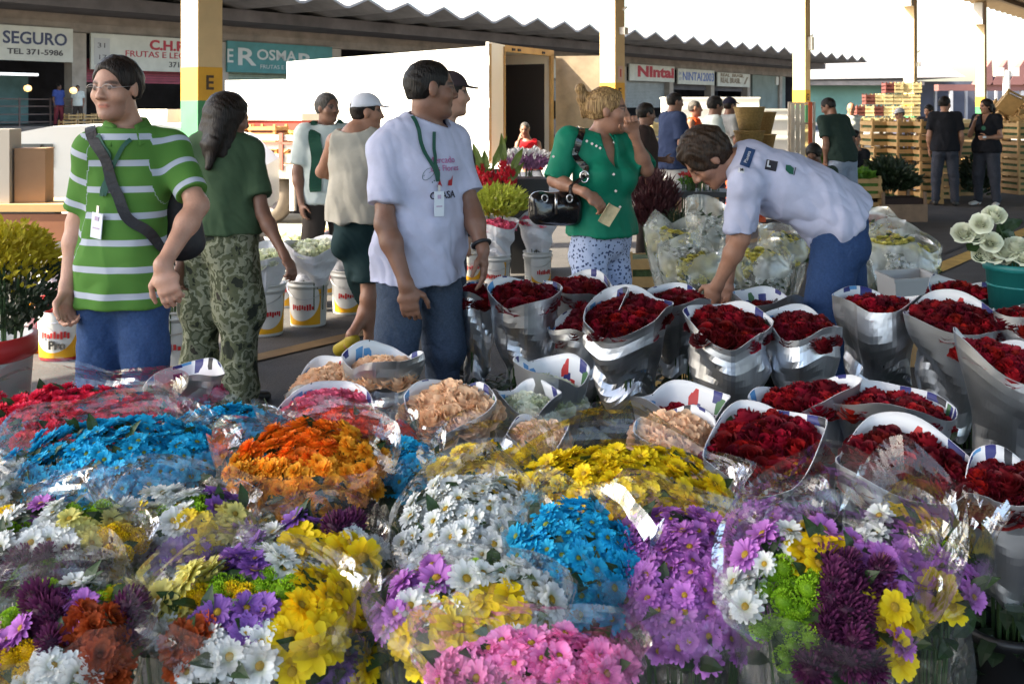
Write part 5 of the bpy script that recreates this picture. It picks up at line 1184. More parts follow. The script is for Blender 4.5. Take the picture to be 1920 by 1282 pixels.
def camomat():
    m = M('camouflage_cloth', (.10, .11, .06), .9, bump=(14, .016), spec=.15); t = m.node_tree; N = t.nodes; tc = N.new('ShaderNodeTexCoord'); n = N.new('ShaderNodeTexNoise'); n.inputs['Scale'].default_value = 12; n.inputs['Detail'].default_value = 3; n.inputs['Distortion'].default_value = .25; lk(t, tc.outputs['Object'], n.inputs['Vector'])
    r = N.new('ShaderNodeValToRGB'); r.color_ramp.interpolation = 'CONSTANT'; e = r.color_ramp.elements; cs = [(0, (.035, .04, .03)), (.40, (.12, .13, .075)), (.47, (.26, .27, .19)), (.54, (.075, .085, .05)), (.60, (.17, .18, .12)), (.68, (.05, .045, .035))]
    while len(e) < len(cs): e.new(.5)
    for el, (p, c) in zip(e, cs): el.position = p; el.color = (*c, 1)
    lk(t, n.outputs[0], r.inputs[0]); lk(t, r.outputs[0], N['Principled BSDF'].inputs['Base Color']); return m
def floralmat():
    m = M('blue_print_cloth', (.45, .52, .72), .9, bump=(13, .012), spec=.15); t = m.node_tree; N = t.nodes; tc = N.new('ShaderNodeTexCoord'); n = N.new('ShaderNodeTexVoronoi'); n.inputs['Scale'].default_value = 58; lk(t, tc.outputs['Object'], n.inputs['Vector'])
    n2 = N.new('ShaderNodeTexNoise'); n2.inputs['Scale'].default_value = 70; lk(t, tc.outputs['Object'], n2.inputs['Vector']); ad = N.new('ShaderNodeMath'); ad.operation = 'ADD'; lk(t, n.outputs['Distance'], ad.inputs[0]); lk(t, n2.outputs[0], ad.inputs[1])
    lt = N.new('ShaderNodeMath'); lt.operation = 'LESS_THAN'; lt.inputs[1].default_value = .83; lk(t, ad.outputs[0], lt.inputs[0]); mx = N.new('ShaderNodeMix'); mx.data_type = 'RGBA'; mx.inputs[6].default_value = (.45, .53, .74, 1); mx.inputs[7].default_value = (.05, .075, .18, 1); lk(t, lt.outputs[0], mx.inputs[0]); lk(t, mx.outputs[2], N['Principled BSDF'].inputs['Base Color']); return m
WTEE = fabric('white_tee', (.50, .52, .68)); OLIVE = fabric('olive_shirt', (.055, .095, .05)); BEIGE = fabric('cream_tank_top', (.50, .47, .40)); EMER = fabric('emerald_blouse', (.008, .20, .115), .6); NAVY = fabric('navy_tee', (.022, .035, .085)); BLACKT = fabric('black_tee', (.010, .011, .016)); DGREEN = fabric('dark_green_tee', (.022, .04, .034)); TEALS = fabric('teal_shorts', (.015, .038, .042)); LSH = fabric('light_shorts', (.42, .41, .40)); BSH = fabric('blue_grey_shorts', (.25, .30, .40)); REDT = fabric('red_vest', (.48, .012, .02)); ORV = fabric('orange_vest', (.70, .09, .02)); WV = fabric('pale_shirt', (.56, .62, .60)); GREYT = fabric('grey_tee', (.25, .27, .28)); DARKT = fabric('dark_top', (.04, .025, .022)); BROWNT = fabric('brown_trousers', (.05, .04, .035)); WHITEC = fabric('white_cap', (.70, .72, .80)); NAVYC = fabric('navy_cap', (.012, .013, .03)); BROWNC = fabric('brown_cap', (.05, .035, .04)); CHECKC = fabric('checked_cap', (.45, .45, .50)); VESTG = fabric('green_vest', (.02, .075, .05)); BLUET = fabric('blue_tee', (.05, .08, .28))
WSHOE = M('white_trainers', (.55, .55, .55), .6); DSHOE = M('dark_shoes', (.03, .03, .03), .5); YFLIP = M('yellow_sandal', (.42, .32, .02), .6); BLACKS = M('black_strap', (.014, .014, .018), .6, bump=(80, .002)); LANY = M('green_lanyard', (.01, .075, .05), .6); CARDW = M('badge_card', (.66, .72, .80), .35); PATENT = M('black_patent_leather', (.012, .012, .014), .12, bump=(10, .012), coat=.6)
def lanyard(pr, pts, mat, card_px, cy_, cw, ch, tilt=0, name='lanyard'):
    Y = pr.root[1]; b, c = strap(pr, [np.array(P(x, y, Y+dy))-pr.root for x, y, dy in pts], .016, mat, name, .005)
    lo = b.build('lanyard', mat, pr.o)
    p = np.array(P(card_px, cy_, Y))-pr.root; q, nn = on_shirt(pr, p+np.array((0, -.25, 0)), .012)
    nn = Vector((nn.x, nn.y, 0)).normalized(); ang = math.atan2(nn.y, nn.x)+math.pi/2
    cb = MB(); cb.box((0, 0, 0), (cw, .003, ch)); cb.m = 1; cb.box((0, -.0025, ch*.28), (cw*.35, .002, ch*.16)); cb.box((0, -.0025, -ch*.1), (cw*.6, .002, ch*.05)); cb.m = 2; cb.box((0, 0, ch*.5+.012), (cw*.22, .004, .026))
    cd = cb.build('badge', [CARDW, SRED_, MT_STEEL], lo); cd.location = q; cd.rotation_euler = (0, tilt, ang); return lo
SRED_ = M('badge_print', (.45, .35, .5), .5)
# 1 the man in green stripes
p1 = person('man in a white striped green polo with thin spectacles and a black shoulder bag', 232, 3.55, 1.70, 190, 194, -3, h=.0058, skin='light', hair=('short', 'darkbrown'), glasses=True, beard=.45,
    J={'sh_r': (176, 284, -.02), 'sh_l': (322, 280, .06), 'el_r': (146, 418, .02), 'wr_r': (126, 540, -.05), 'el_l': (370, 385, -.06), 'wr_l': (305, 498, -.24), 'head': (218, 166, -.03), 'neck': (238, 246, .03), 'waist': (232, 430, 0), 'chest': (238, 340, .02)},
    hands={'l': (-.3, .15, -.75, .2, -.9, 0), 'r': (0, .1, -1, -1, .3, 0)}, grip=(.75, .6), head=.93,
    build=.84, stance=.06, top=dict(mat=polomat(), sleeve=.80, hem=.83, slack=.004, e=.009, flare=.003, stripes=True, collar=True, neck='crew'), bottom=dict(mat=JEANS, flare=.015), shoes=DSHOE)
b, c = strap(p1, [np.array(P(x, y, 3.55+d))-p1.root for x, y, d in ((170, 240, -.02), (178, 275, -.13), (190, 330, -.2), (218, 375, -.2), (262, 412, -.2), (305, 452, -.1), (330, 490, .0))], .036, BLACKS, 'bag_strap', .008, 30)
bag = thing('shoulder_bag', 'black shoulder bag under the left arm of the man in green stripes', 'bag', p1.root); b.build('strap', BLACKS, bag)
bl = np.array(P(318, 425, 3.66))-p1.root
F_ = Field(bl-.25, bl+.25, .008); F_.ell(bl+np.array((.02, .02, 0)), (.075, .07, .125), None, .02); F_.cap(bl+np.array((.02, .0, .10)), bl+np.array((.06, .03, -.06)), .07, .06, .06, .06, None, .03); V, Q = F_.net(); link('body', mesh('body', relax(V, Q, 2), Q, BLACKS, True), bag)
lanyard(p1, [(180, 250, -.1), (186, 300, -.2), (180, 360, -.2), (176, 372, -.2)], LANY, 171, 402, .052, .086, .12)
b, c = strap(p1, [np.array(P(x, y, 3.4))-p1.root for x, y in ((252, 244), (226, 276), (204, 315), (186, 345), (178, 372))], .014, LANY, 'lanyard', .005); b.build('lanyard', LANY, p1.o)
# 2 woman in olive and camouflage
p2 = person('woman with long dark hair in an olive shirt and camouflage trousers, seen from behind', 412, 5.2, 1.63, 28, 50, -8, h=.0068, skin='brown', hair=('long', 'darkbrown'), female=True, build=1.08,
    J={'sh_l': (372, 282, -.02), 'sh_r': (470, 285, .03), 'el_r': (492, 400, -.06), 'wr_r': (533, 478, -.16), 'el_l': (352, 405, 0), 'wr_l': (338, 495, -.05), 'head': (428, 222, 0)}, grip=(.6, .6), head=1.1,
    top=dict(mat=OLIVE, sleeve=.72, hem=.92, slack=.016, neck='crew', hemn=(0, 0, -1)), bottom=dict(mat=camomat(), flare=.05, e=.022), shoes=DSHOE)
# 3 tank top
p4 = person('man in a cream tank top and white cap walking away in dark shorts', 668, 6.2, 1.63, 40, 78, 0, h=.008, skin='tan', hair=('buzz', 'darkbrown'), cap=dict(mat=WHITEC, gap=True),
    J={'sh_l': (628, 265, -.02), 'sh_r': (712, 268, .05), 'el_l': (604, 322, .12), 'wr_l': (655, 330, .32), 'head': (688, 212, .02), 'kn_l': (700, 570, .0), 'an_l': (660, 628, -.22), 'toe_l': (636, 655, -.10), 'hip_l': (660, 440, 0), 'hip_r': (695, 440, .05)},
    top=dict(mat=BEIGE, sleeve=0, hem=.86, slack=.022, neck='tank'), bottom=dict(mat=TEALS, kind='shorts', e=.022, flare=.02), shoes=YFLIP)
# 4 the man in the vest behind him
p3 = person('man in a pale shirt and dark green vest, face lit by the sun', 612, 7.6, 1.62, 150, 130, 0, h=.010, skin='brown', hair=('short', 'grey'), top=dict(mat=WV, sleeve=.8, hem=.85), bottom=dict(mat=BROWNT), shoes=DSHOE)
vb = MB(); vb.m = 0
for g_ in (-1, 1):
    bb, _ = strap(p3, [p3.j['up']+p3.r*g_*.10+np.array((0, 0, .08)), p3.j['chest']+p3.r*g_*.13+p3.f*.14, p3.j['pelvis']+p3.r*g_*.14+p3.f*.14], .09, VESTG, 'v', .006); vb.raw(bb.V, bb.F)
vb.build('vest', VESTG, p3.o)
# 5 man in the white tee
p5 = person('man in a white printed tee with a green lanyard, head turned to the right', 786, 4.2, 1.73, 140, 74, 0, h=.006, skin='brown', hair=('buzz', 'black'), build=.98,
    J={'sh_r': (722, 276, -.10), 'sh_l': (848, 270, .08), 'el_r': (722, 420, -.20), 'wr_r': (762, 535, -.27), 'el_l': (884, 395, .03), 'wr_l': (906, 470, -.06), 'head': (808, 168, 0), 'neck': (797, 240, .02)}, head=1.02,
    hands={'r': (-.1, .1, -1, -.6, -.6, 0), 'l': (.1, .2, -1, .6, -.7, 0)}, grip=(.45, .3),
    top=dict(mat=WTEE, sleeve=.74, hem=.79, slack=.016, wr=1.5, neck='crew', collar=True, cmat=NAVYC, cspan=(95, 170)), bottom=dict(mat=JEANSG, flare=.03, e=.006), shoes=DSHOE)
if 0: cb, _ = strap(p5, [np.array(P(x, y, 4.2+d))-p5.root for x, y, d in ((754, 218, .05), (763, 230, -.05), (778, 242, -.1), (796, 252, -.15), (812, 255, -.15))], .022, NAVY, 'collar', .006)
Yc = 4.2-.12; lanyard(p5, [(774, 224, -.08), (788, 240, -.15), (806, 270, -.2), (826, 310, -.2), (842, 345, -.2)], LANY, 849, 378, .042, .10, 0)
b, c = strap(p5, [np.array(P(x, y, 4.0))-p5.root for x, y in ((844, 236), (838, 265), (838, 300), (842, 345))], .014, LANY, 'lanyard', .005); b.build('lanyard', LANY, p5.o)
dnrm = Vector((.45, -.9, 0)); drt = Vector((.9, .45, 0))
MAG = M('print_magenta', (.45, .12, .30), .8); DKP = M('print_dark', (.03, .03, .05), .8); REDP = M('print_red', (.42, .02, .03), .8); TEALP = M('print_teal', (.03, .09, .11), .8)
def shirt_xy(pr, x, y): q, n_ = on_shirt(pr, np.array(P(x, y, pr.root[1]-.3))-pr.root, 0); return Vector(P(x, y, pr.root[1]-.15)-Vector(pr.root))
decal(p5, text_me('Mercado', .036, MAG, .0), shirt_xy(p5, 836, 302), drt, (0, 0, 1), dnrm, 'shirt_print'); decal(p5, text_me('das Flores', .034, MAG, .0), shirt_xy(p5, 842, 317), drt, (0, 0, 1), dnrm, 'shirt_print'); decal(p5, text_me('CEASA', .042, DKP, .0006), shirt_xy(p5, 838, 368), drt, (0, 0, 1), dnrm, 'shirt_print')
fm = MB(); 
for cx_, pts in ((0, [(-.012, -.016), (.0, .018), (.006, .0), (.014, -.016), (.0, -.006)]), (.052, [(-.01, -.012), (-.008, .008), (.006, .012), (.014, .03), (.012, -.014)])): fm.raw([(cx_+x, y, 0) for x, y in pts], [tuple(range(5))])
decal(p5, fm.me('petals', REDP), shirt_xy(p5, 828, 344), drt, (0, 0, 1), dnrm, 'petal_print')
lf_ = MB(); lf_.tube([(.026*math.cos(t)*(1 if True else 1), .020*math.sin(t)*(1-.3*math.cos(t))+.012*math.cos(t), 0) for t in np.linspace(0, 6.283, 25)], .0011, 4); lf_.tube([(-.026, -.012, 0), (.022, .014, 0)], .001, 4); lf_.box((.022, -.030, 0), (.005, .005, .001)); lf_.box((.014, -.036, 0), (.005, .005, .001))
decal(p5, lf_.me('leaf_print', TEALP), shirt_xy(p5, 803, 325), drt, (0, 0, 1), dnrm, 'leaf_print')
wb = MB(); a_ = p5.j['wr_l']; d_ = unit(p5.j['wr_l']-p5.j['el_l']); wb.tube([Vector(a_-d_*.03)+Vector(unit(np.cross(d_, [0, 1, 0])))*.036*math.cos(t)+Vector(unit(np.cross(d_, np.cross(d_, [0, 1, 0]))))*.036*math.sin(t) for t in np.linspace(0, 6.283, 21)], .008, 6); wb.build('watch', BLACKS, p5.o, True)
# 6 capped man hidden behind him
person('man in a brown cap, mostly hidden behind the man in the white tee', 838, 5.6, 1.66, 80, 80, 0, h=.011, skin='light', hair=('buzz', 'darkbrown'), cap=dict(mat=BROWNC), head=1.05, top=dict(mat=DARKT, sleeve=.7), bottom=dict(mat=JEANSD), J={'head': (845, 178, 0)}, shoes=DSHOE)
# 7 red vest, sitting in the open truck
person('man in a red sleeveless vest sitting at the open truck', 992, 15.6, 1.6, 165, 190, -10, h=.013, skin='brown', hair=('buzz', 'grey'), z0=.0, squat=.32, arms=('fwd', 'up'), top=dict(mat=REDT, sleeve=0, hem=.60, neck='tank'), bottom=dict(mat=JEANSD), J={'pelvis': (996, 328, .1), 'waist': (995, 310, .08), 'chest': (992, 288, .05), 'up': (990, 272, 0), 'neck': (989, 262, 0), 'head': (984, 243, 0), 'sh_l': (1008, 270, 0), 'sh_r': (972, 270, 0), 'el_l': (1016, 292, -.1), 'wr_l': (1000, 302, -.25), 'el_r': (966, 292, -.1), 'wr_r': (974, 262, -.15)})
SEAT = MB(); SEAT.box((P(996, 0, 15.8).x, 15.9, .2), (.5, .4, .4)); tag(SEAT.build('stool_crate', CRW), 'crate the man in the red vest sits on', 'crate')
# 8 woman in the green blouse
p8 = person('woman in an emerald blouse with a blond bun, hand raised to her face', 1128, 5.1, 1.60, 132, 98, 0, h=.006, skin='tan', hair=('bun', 'blond'), female=True, build=.98,
    J={'sh_r': (1068, 262, -.05), 'sh_l': (1168, 262, .10), 'el_r': (1040, 338, -.10), 'wr_r': (1098, 362, -.26), 'el_l': (1212, 318, -.02), 'wr_l': (1188, 250, -.09), 'head': (1140, 208, 0), 'neck': (1118, 258, .02)}, head=1.06,
    hands={'l': (.45, .1, .85, .3, .3, -.1), 'r': (-.5, .6, -.6, -.3, -.3, -.6)}, grip=(.55, 1.2),
    top=dict(mat=EMER, sleeve=.98, hem=.94, slack=.018, neck='v', collar=True), bottom=dict(mat=floralmat(), kind='capri', e=.010, flare=.004), shoes=DSHOE)
STUD = M('rhinestone', (.8, .8, .8), .15, .6); sb = MB()
for x, y in ((1152, 267), (1145, 300), (1150, 327), (1154, 358), (1162, 388), (1100, 265), (1110, 270), (1118, 274), (1125, 278), (1038, 294)):
    h_ = p8.bv.ray_cast(Vector(P(x, y, 4.5)-Vector(p8.root)), (P(x, y, 5.5)-P(x, y, 4.5)).normalized())
    if h_[0]: sb.box(h_[0]+h_[1]*.002, (.011, .007, .011), (0, .7, 0))
sb.build('studs', STUD, p8.o)
hb = thing('handbag', 'glossy black handbag hanging from the elbow of the woman in green', 'handbag', p8.root)
bc = np.array(P(1042, 388, 4.92))-p8.root; F_ = Field(bc-.28, bc+.28, .0075)
F_.cap(bc+np.array((-.085, -.02, -.015)), bc+np.array((.085, .05, -.02)), .075, .05, .075, .05, (0, 0, 1), .03); F_.cap(bc+np.array((-.10, -.02, .035)), bc+np.array((.085, .05, .045)), .03, .03, .03, .03, None, .03); V, Q = F_.net(); V = relax(V, Q, 2); V += vnormals(V, Q)*(.005*wav(V, 77, 9))[:, None]; link('body', mesh('body', V, Q, PATENT, True), hb)
hm_ = MB(); 
for g_ in (-.055, .065): hm_.tube([bc+np.array((g_+.014*math.cos(t), -.05, .045+.018*math.sin(t))) for t in np.linspace(0, 6.283, 15)], .004, 6)
hm_.box(bc+np.array((.0, -.055, .02)), (.012, .01, .10)); hm_.build('buckle', MT_STEEL, hb, True)
b, c = strap(p8, [np.array(P(x, y, 5.1+d))-p8.root for x, y, d in ((1090, 232, .04), (1085, 262, -.12), (1088, 300, -.2), (1082, 330, -.2))], .034, PATENT, 's', .010); b.tube([c[-1], Vector(bc)+Vector((.07, -.04, .10)), Vector(bc)+Vector((.07, -.03, .03))], .012, 6); b.build('strap', PATENT, hb)
rg = MB(); rg.tube([c[-1]+Vector((.02*math.cos(t), -.02, .028*math.sin(t))) for t in np.linspace(0, 6.283, 17)], .005, 6); rg.build('ring', M('chrome', (.85, .85, .86), .15, 1.), hb, True)
nt_ = MB(); nt_.grid(lambda u, v: Vector(((u-.5)*.06+.01*v, .012*math.sin(u*4), (v-.5)*.10)), 6, 4); o = nt_.build('banknote', M('banknote_paper', (.55, .45, .26), .7, nz=(30, .3)), None, loc=P(1140, 402, 4.78), rz=.3); o.rotation_euler = (0, .5, .3); o.modifiers.new('t', 'SOLIDIFY').thickness = .002; tag(o, 'folded banknote held by the woman in the green blouse', 'banknote')
# 9 person half hidden behind her
person('man in a dark top half hidden behind the woman in the green blouse', 1207, 10.0, 1.56, 100, 80, -5, h=.012, skin='brown', hair=('short', 'black'), top=dict(mat=DARKT, sleeve=.75), bottom=dict(mat=BROWNT), arms=('hang', 'fwd'), shoes=DSHOE)
# 10 navy tee
person('bald heavyset man in a navy tee and light shorts, facing right', 1262, 12.2, 1.70, 75, 80, -6, h=.011, skin='brown', hair=('buzz', 'black'), build=1.18, arms=('fwd', 'fwd'), top=dict(mat=NAVY, sleeve=.85, slack=.03, hem=.80), bottom=dict(mat=LSH, kind='shorts', e=.03, flare=.03), shoes=DSHOE)
person('man with a shaved head in an orange vest, in bright sun', 1300, 14.2, 1.62, 110, 100, 0, h=.013, skin='brown', hair=('buzz', 'grey'), top=dict(mat=ORV, sleeve=0, neck='tank'), bottom=dict(mat=JEANSD), shoes=DSHOE)
person('dark haired man in a grey and white top between the orange vest and the cap', 1338, 13.4, 1.66, 85, 75, -5, h=.013, skin='brown', hair=('short', 'black'), head=1.1, top=dict(mat=WV, sleeve=.75), bottom=dict(mat=JEANSD), shoes=DSHOE)
pc = person('man in a dark navy cap and pale shirt with an orange sash, facing right', 1366, 14.2, 1.66, 70, 70, 0, h=.013, skin='brown', hair=('buzz', 'black'), cap=dict(mat=NAVYC), top=dict(mat=GREYT, sleeve=.8), bottom=dict(mat=JEANSD), shoes=DSHOE)
b, _ = strap(pc, [pc.j['neck']-pc.r*.04+pc.f*.1, pc.j['chest']+pc.f*.15+pc.r*.03, pc.j['pelvis']+pc.f*.15+pc.r*.08], .07, ORV, 'sash', .008); b.build('sash', ORV, pc.o)
# 11 bending man
p11 = person('brown haired man in a white tee bending over, logos on his back', 1565, 4.75, 1.74, -62, -95, -50, h=.006, skin='tan', hair=('full', 'brown'), lean=62, head=1.12, build=1.02,
    J={'pelvis': (1562, 405, 0), 'waist': (1525, 372, 0), 'chest': (1462, 345, .02), 'up': (1415, 318, .03), 'neck': (1378, 300, .04), 'head': (1326, 297, .05), 'sh_l': (1400, 345, -.14), 'sh_r': (1400, 305, .20), 'el_l': (1388, 448, -.10), 'wr_l': (1345, 535, -.02), 'el_r': (1385, 420, .28), 'wr_r': (1365, 520, .25),
       'hip_l': (1572, 430, -.10), 'hip_r': (1568, 425, .10), 'kn_l': (1548, 600, -.13), 'an_l': (1565, 760, -.10), 'toe_l': (1510, 790, -.16), 'kn_r': (1590, 590, .12), 'an_r': (1605, 745, .18), 'toe_r': (1560, 770, .2)}, grip=(.5, .7),
    top=dict(mat=WTEE, sleeve=.86, hem=.84, slack=.030, neck='crew', wr=1.9), bottom=dict(mat=JEANS, flare=.03, e=.018), shoes=DSHOE)
bup = Vector(p11.j['up']-p11.j['waist']).normalized(); 
LBL = M('logo_blue', (.012, .045, .14), .8); LBK = M('logo_black', (.02, .02, .03), .8); LGN = M('logo_green', (.015, .11, .07), .8); LWH = M('logo_white', (.6, .62, .66), .8)
camd = Vector((0, -1, .15)).normalized()
def back_logo(x, y, me, nm, rot=0, off=.003):
    o_ = P(x, y, 4.6)-Vector(p11.root); d = (P(x, y, 4.6)-Vector((0, 0, EYE))).normalized(); n_ = -d
    rt = Vector((math.cos(rot), 0, math.sin(rot))); rt = (rt-n_*rt.dot(n_)).normalized(); upv = n_.cross(rt)
    if upv.z < 0: upv = -upv
    return decal(p11, me, o_, rt, upv, n_, nm, off)
rr_ = rad(70)
back_logo(1402, 296, plate(.088, .044, LBL), 'logo_patch', rr_); back_logo(1402, 296, text_me('Planeta', .020, LWH, 0, ext=.0015), 'logo_print', rr_, .005); back_logo(1390, 320, plate(.028, .022, LWH), 'logo_patch', rr_-1.4, .002); back_logo(1391, 320, text_me('M', .016, LBK, .0008, ext=.0015), 'logo_print', 0, .005)
back_logo(1446, 311, plate(.052, .046, LBK), 'logo_patch', rad(-12)); back_logo(1441, 309, text_me('L', .036, LWH, .002, ext=.0015), 'logo_print', rad(-12), .005)
gl = MB(); gl.raw([(-.02, .018, 0), (.0, .02, 0), (.017, .01, 0), (.02, -.018, 0), (.002, -.018, 0), (-.016, -.006, 0)], [tuple(range(6))]); back_logo(1480, 319, gl.me('leaf_logo', LGN), 'leaf_logo', rad(-12)); back_logo(1490, 322, plate(.004, .036, LBK), 'logo_patch', rad(-14))
# 12 the rest of the yard
person('man in a dark green tee and pale blue shorts leaning forward, back turned', 1578, 13.0, 1.68, -28, -60, -28, h=.010, skin='brown', hair=('buzz', 'black'), lean=18, top=dict(mat=DGREEN, sleeve=.75, slack=.025, hem=.86), bottom=dict(mat=BSH, kind='shorts', e=.028, flare=.03), shoes=DSHOE, build=1.08)
person('dark haired man crouching beside the hand cart, head bowed', 1528, 12.0, 1.62, 200, 215, -35, h=.012, skin='dark', hair=('short', 'black'), squat=.45, arms=('fwd', 'fwd'), head=1.15, top=dict(mat=DGREEN, sleeve=.8, hem=.42), bottom=dict(mat=JEANSD), J={'head': (1526, 290, 0), 'neck': (1534, 318, .1), 'up': (1536, 330, .12), 'chest': (1538, 350, .14), 'waist': (1540, 374, .14), 'pelvis': (1541, 395, .12), 'sh_l': (1560, 322, 0), 'sh_r': (1512, 324, 0), 'el_l': (1556, 362, -.1), 'el_r': (1508, 365, -.1), 'wr_l': (1540, 372, -.25), 'wr_r': (1520, 372, -.25)})
person('youth in a black tee seated behind crates of greens', 1606, 15.2, 1.62, 150, 120, -5, h=.012, skin='tan', hair=('short', 'black'), squat=.35, top=dict(mat=BLACKT, sleeve=.75, hem=.52), bottom=dict(mat=JEANSD), J={'head': (1602, 258, 0), 'neck': (1606, 282, .05), 'up': (1607, 290, .06), 'chest': (1608, 306, .06), 'waist': (1609, 325, .06), 'pelvis': (1609, 340, .05), 'sh_l': (1622, 288, 0), 'sh_r': (1592, 288, 0), 'el_l': (1622, 312, -.05), 'wr_l': (1610, 330, -.15), 'el_r': (1592, 312, -.05), 'wr_r': (1600, 330, -.15)})
SEAT = MB(); SEAT.box((P(1609, 0, 15.4).x, 15.45, .18), (.45, .4, .36)); tag(SEAT.build('stool_crate', CRW), 'crate the youth in the black tee sits on', 'crate')
person('bald man working in the sun behind the leaning man', 1594, 19.0, 1.62, 160, 200, -15, h=.015, skin='tan', hair=None, top=dict(mat=WV, sleeve=.7), bottom=dict(mat=JEANSD), shoes=DSHOE)
person('man in a checked cap and white shirt sorting produce over the crates', 1694, 18.2, 1.52, -120, -105, -12, h=.013, skin='tan', hair=('buzz', 'grey'), cap=dict(mat=CHECKC), arms=('fwd', 'fwd'), lean=8, top=dict(mat=WTEE, sleeve=.7), bottom=dict(mat=JEANSD), shoes=DSHOE)
person('man in a black and white top stooping left of the man in black', 1742, 18.6, 1.58, -140, -120, -20, h=.013, skin='tan', hair=('short', 'black'), top=dict(mat=BLACKT, sleeve=.7), bottom=dict(mat=JEANSD), arms=('fwd', 'fwd'), shoes=DSHOE)
person('man in plain black tee and dark jeans, back turned', 1772, 15.8, 1.70, 20, 55, -4, h=.010, skin='tan', hair=('short', 'black'), top=dict(mat=BLACKT, sleeve=.72, hem=.86, slack=.02), bottom=dict(mat=JEANSD, flare=.012), shoes=DSHOE, arms=('hang', 'hang'))
pw = person('woman in a black polo with a green emblem, long dark hair, facing left', 1850, 15.8, 1.66, -130, -98, -6, h=.010, skin='tan', hair=('tail', 'darkbrown'), female=True, top=dict(mat=BLACKT, sleeve=.6, hem=.86, slack=.014, neck='v'), bottom=dict(mat=JEANSD, flare=.018), shoes=WSHOE, arms=('up', 'fwd'), build=1.05)
em = MB(); em.lathe([(.001, 0), (.035, 0)], 14); decal(pw, em.me('emblem', LGN), pw.j['chest']+pw.f*.15-pw.r*.03, -Vector(pw.r), (0, 0, 1), pw.f, 'emblem')
ph_ = MB(); ph_.box((0, 0, 0), (.05, .012, .03)); o = ph_.build('phone', CARDW, None, loc=Vector(pw.root)+Vector(pw.j['wr_l'])+Vector(pw.f)*.09+Vector((0, 0, .01))); tag(o, 'small white phone in the hand of the woman in black', 'phone')
person('person in a blue shirt standing on the dock of the far left shop', 110, 36.0, 1.5, 120, 90, 0, h=.02, skin='dark', hair=('short', 'black'), z0=.9, top=dict(mat=BLUET, sleeve=.7), bottom=dict(mat=fabric('red_trousers', (.16, .03, .04))), shoes=DSHOE)
person('shopper in a pale top on the dock, right of the person in blue', 146, 36.2, 1.45, 170, 150, 0, h=.02, skin='brown', hair=('short', 'black'), z0=.9, top=dict(mat=WV, sleeve=.7), bottom=dict(mat=BROWNT), shoes=DSHOE)
# ================================================ WRAPPED ROSES
RR = ('rose', ['rose', 'rose', 'rose', 'rosebright']); RB = ('rose', ['rosebright', 'rosebright', 'rose']); RPCH = ('rose', 'peach'); RPK = ('rose', 'rosepink'); RW = ('rose', ['rosewhite', 'rosegreen'])
G1 = 'red roses in silver carton'
wrapped(893, 548, 38, .72, 'dark red roses in dull silver carton, leftmost of the back row beside the white tee', RR, 12, .38, 34, group=G1)
wrapped(985, 546, 67, .74, 'dark red roses in round silver carton with a wide rim, second of the back row', RR, 14, .38, 60, group=G1, crump=1.3)
wrapped(1085, 535, 62, .72, 'dark red roses in silver carton behind the torn white flap', RR, 12, .36, 48, group=G1)
wrapped(1105, 592, 72, .66, 'silver carton leaning right with a pale torn flap, few red roses', RR, 8, .34, 40, side=22, group=G1, crump=1.5, jag=.05)
wrapped(1178, 582, 88, .70, 'dark red roses in the widest silver carton, middle of the back row', RR, 17, .36, 64, group=G1, crump=1.4, jag=.04, side=8)
wrapped(1272, 556, 60, .70, 'dark red roses in pale carton just behind the wide middle bunch', RR, 10, .34, 40, group=G1)
wrapped(1365, 602, 80, .70, 'dark red roses with a printed lining, in front of the bending man\'s hand', RR, 20, .42, 64, group=G1, crump=1.2)
wrapped(1503, 606, 66, .69, 'dark red roses in bluish silver carton below the bending man', RR, 15, .40, 52, group=G1, crump=1.2)
wrapped(1440, 556, 62, .66, 'empty looking white carton sheet behind the bunches under the bending man', RR, 2, .22, 26, group=G1, sub=.05, crump=.3)
wrapped(1645, 560, 80, .72, 'tall crumpled silver carton with a few bright roses showing at its rim', RB, 3, .46, 44, group=G1, crump=1.7, sub=.012, jag=.03)
wrapped(1788, 592, 88, .70, 'dark red roses in crumpled silver carton with printed lining, right of the tall carton', RR, 16, .42, 66, group=G1, crump=1.5)
wrapped(1805, 543, 62, .69, 'red roses in a white printed carton at the back beside the teal bucket', RB, 14, .34, 40, group=G1, crump=.6)
wrapped(1888, 665, 92, .72, 'bright red roses in a big silver cone at the right edge', RB, 10, .50, 60, group=G1, crump=1.5, jag=.05, side=-10, taper=.35)
wrapped(1915, 590, 50, .72, 'red roses in clean white carton cut by the right edge', RB, 6, .36, 30, group=G1, crump=.4)
wrapped(1435, 830, 116, .62, 'bright dark red roses in smooth pale carton, large front bunch left of two', RB, 21, .30, 54, hsz=1.15, group=G1, crump=.5, side=13, taper=.7)
wrapped(1700, 866, 128, .62, 'dark red roses with a few brighter heads, large front bunch right of two', RR, 18, .32, 62, hsz=1.15, group=G1, crump=.5, taper=.7)
wrapped(1885, 905, 78, .62, 'dark red roses in pale carton low at the right edge', RR, 17, .27, 54, taper=.5, group=G1, crump=.5, side=8)
wrapped(1510, 738, 104, .66, 'red roses in a long tilted white carton behind the front bunches', RB, 4, .30, 50, group=G1, crump=.4, side=10, squash=.55)
wrapped(1675, 752, 108, .66, 'large smooth bluish white carton with roses just showing over its rim', RB, 1, .30, 50, group=G1, crump=.5, sub=.008, side=-4)
wrapped(1275, 752, 90, .62, 'white carton with a blue and red printed lining, no roses above its rim', RB, 5, .26, 36, group=G1, crump=.3, sub=.055)
wrapped(1265, 808, 78, .60, 'peach roses in a white carton in front of the printed carton', RPCH, 16, .24, 34, hsz=1.2, group='pale roses in cartons', crump=.5)
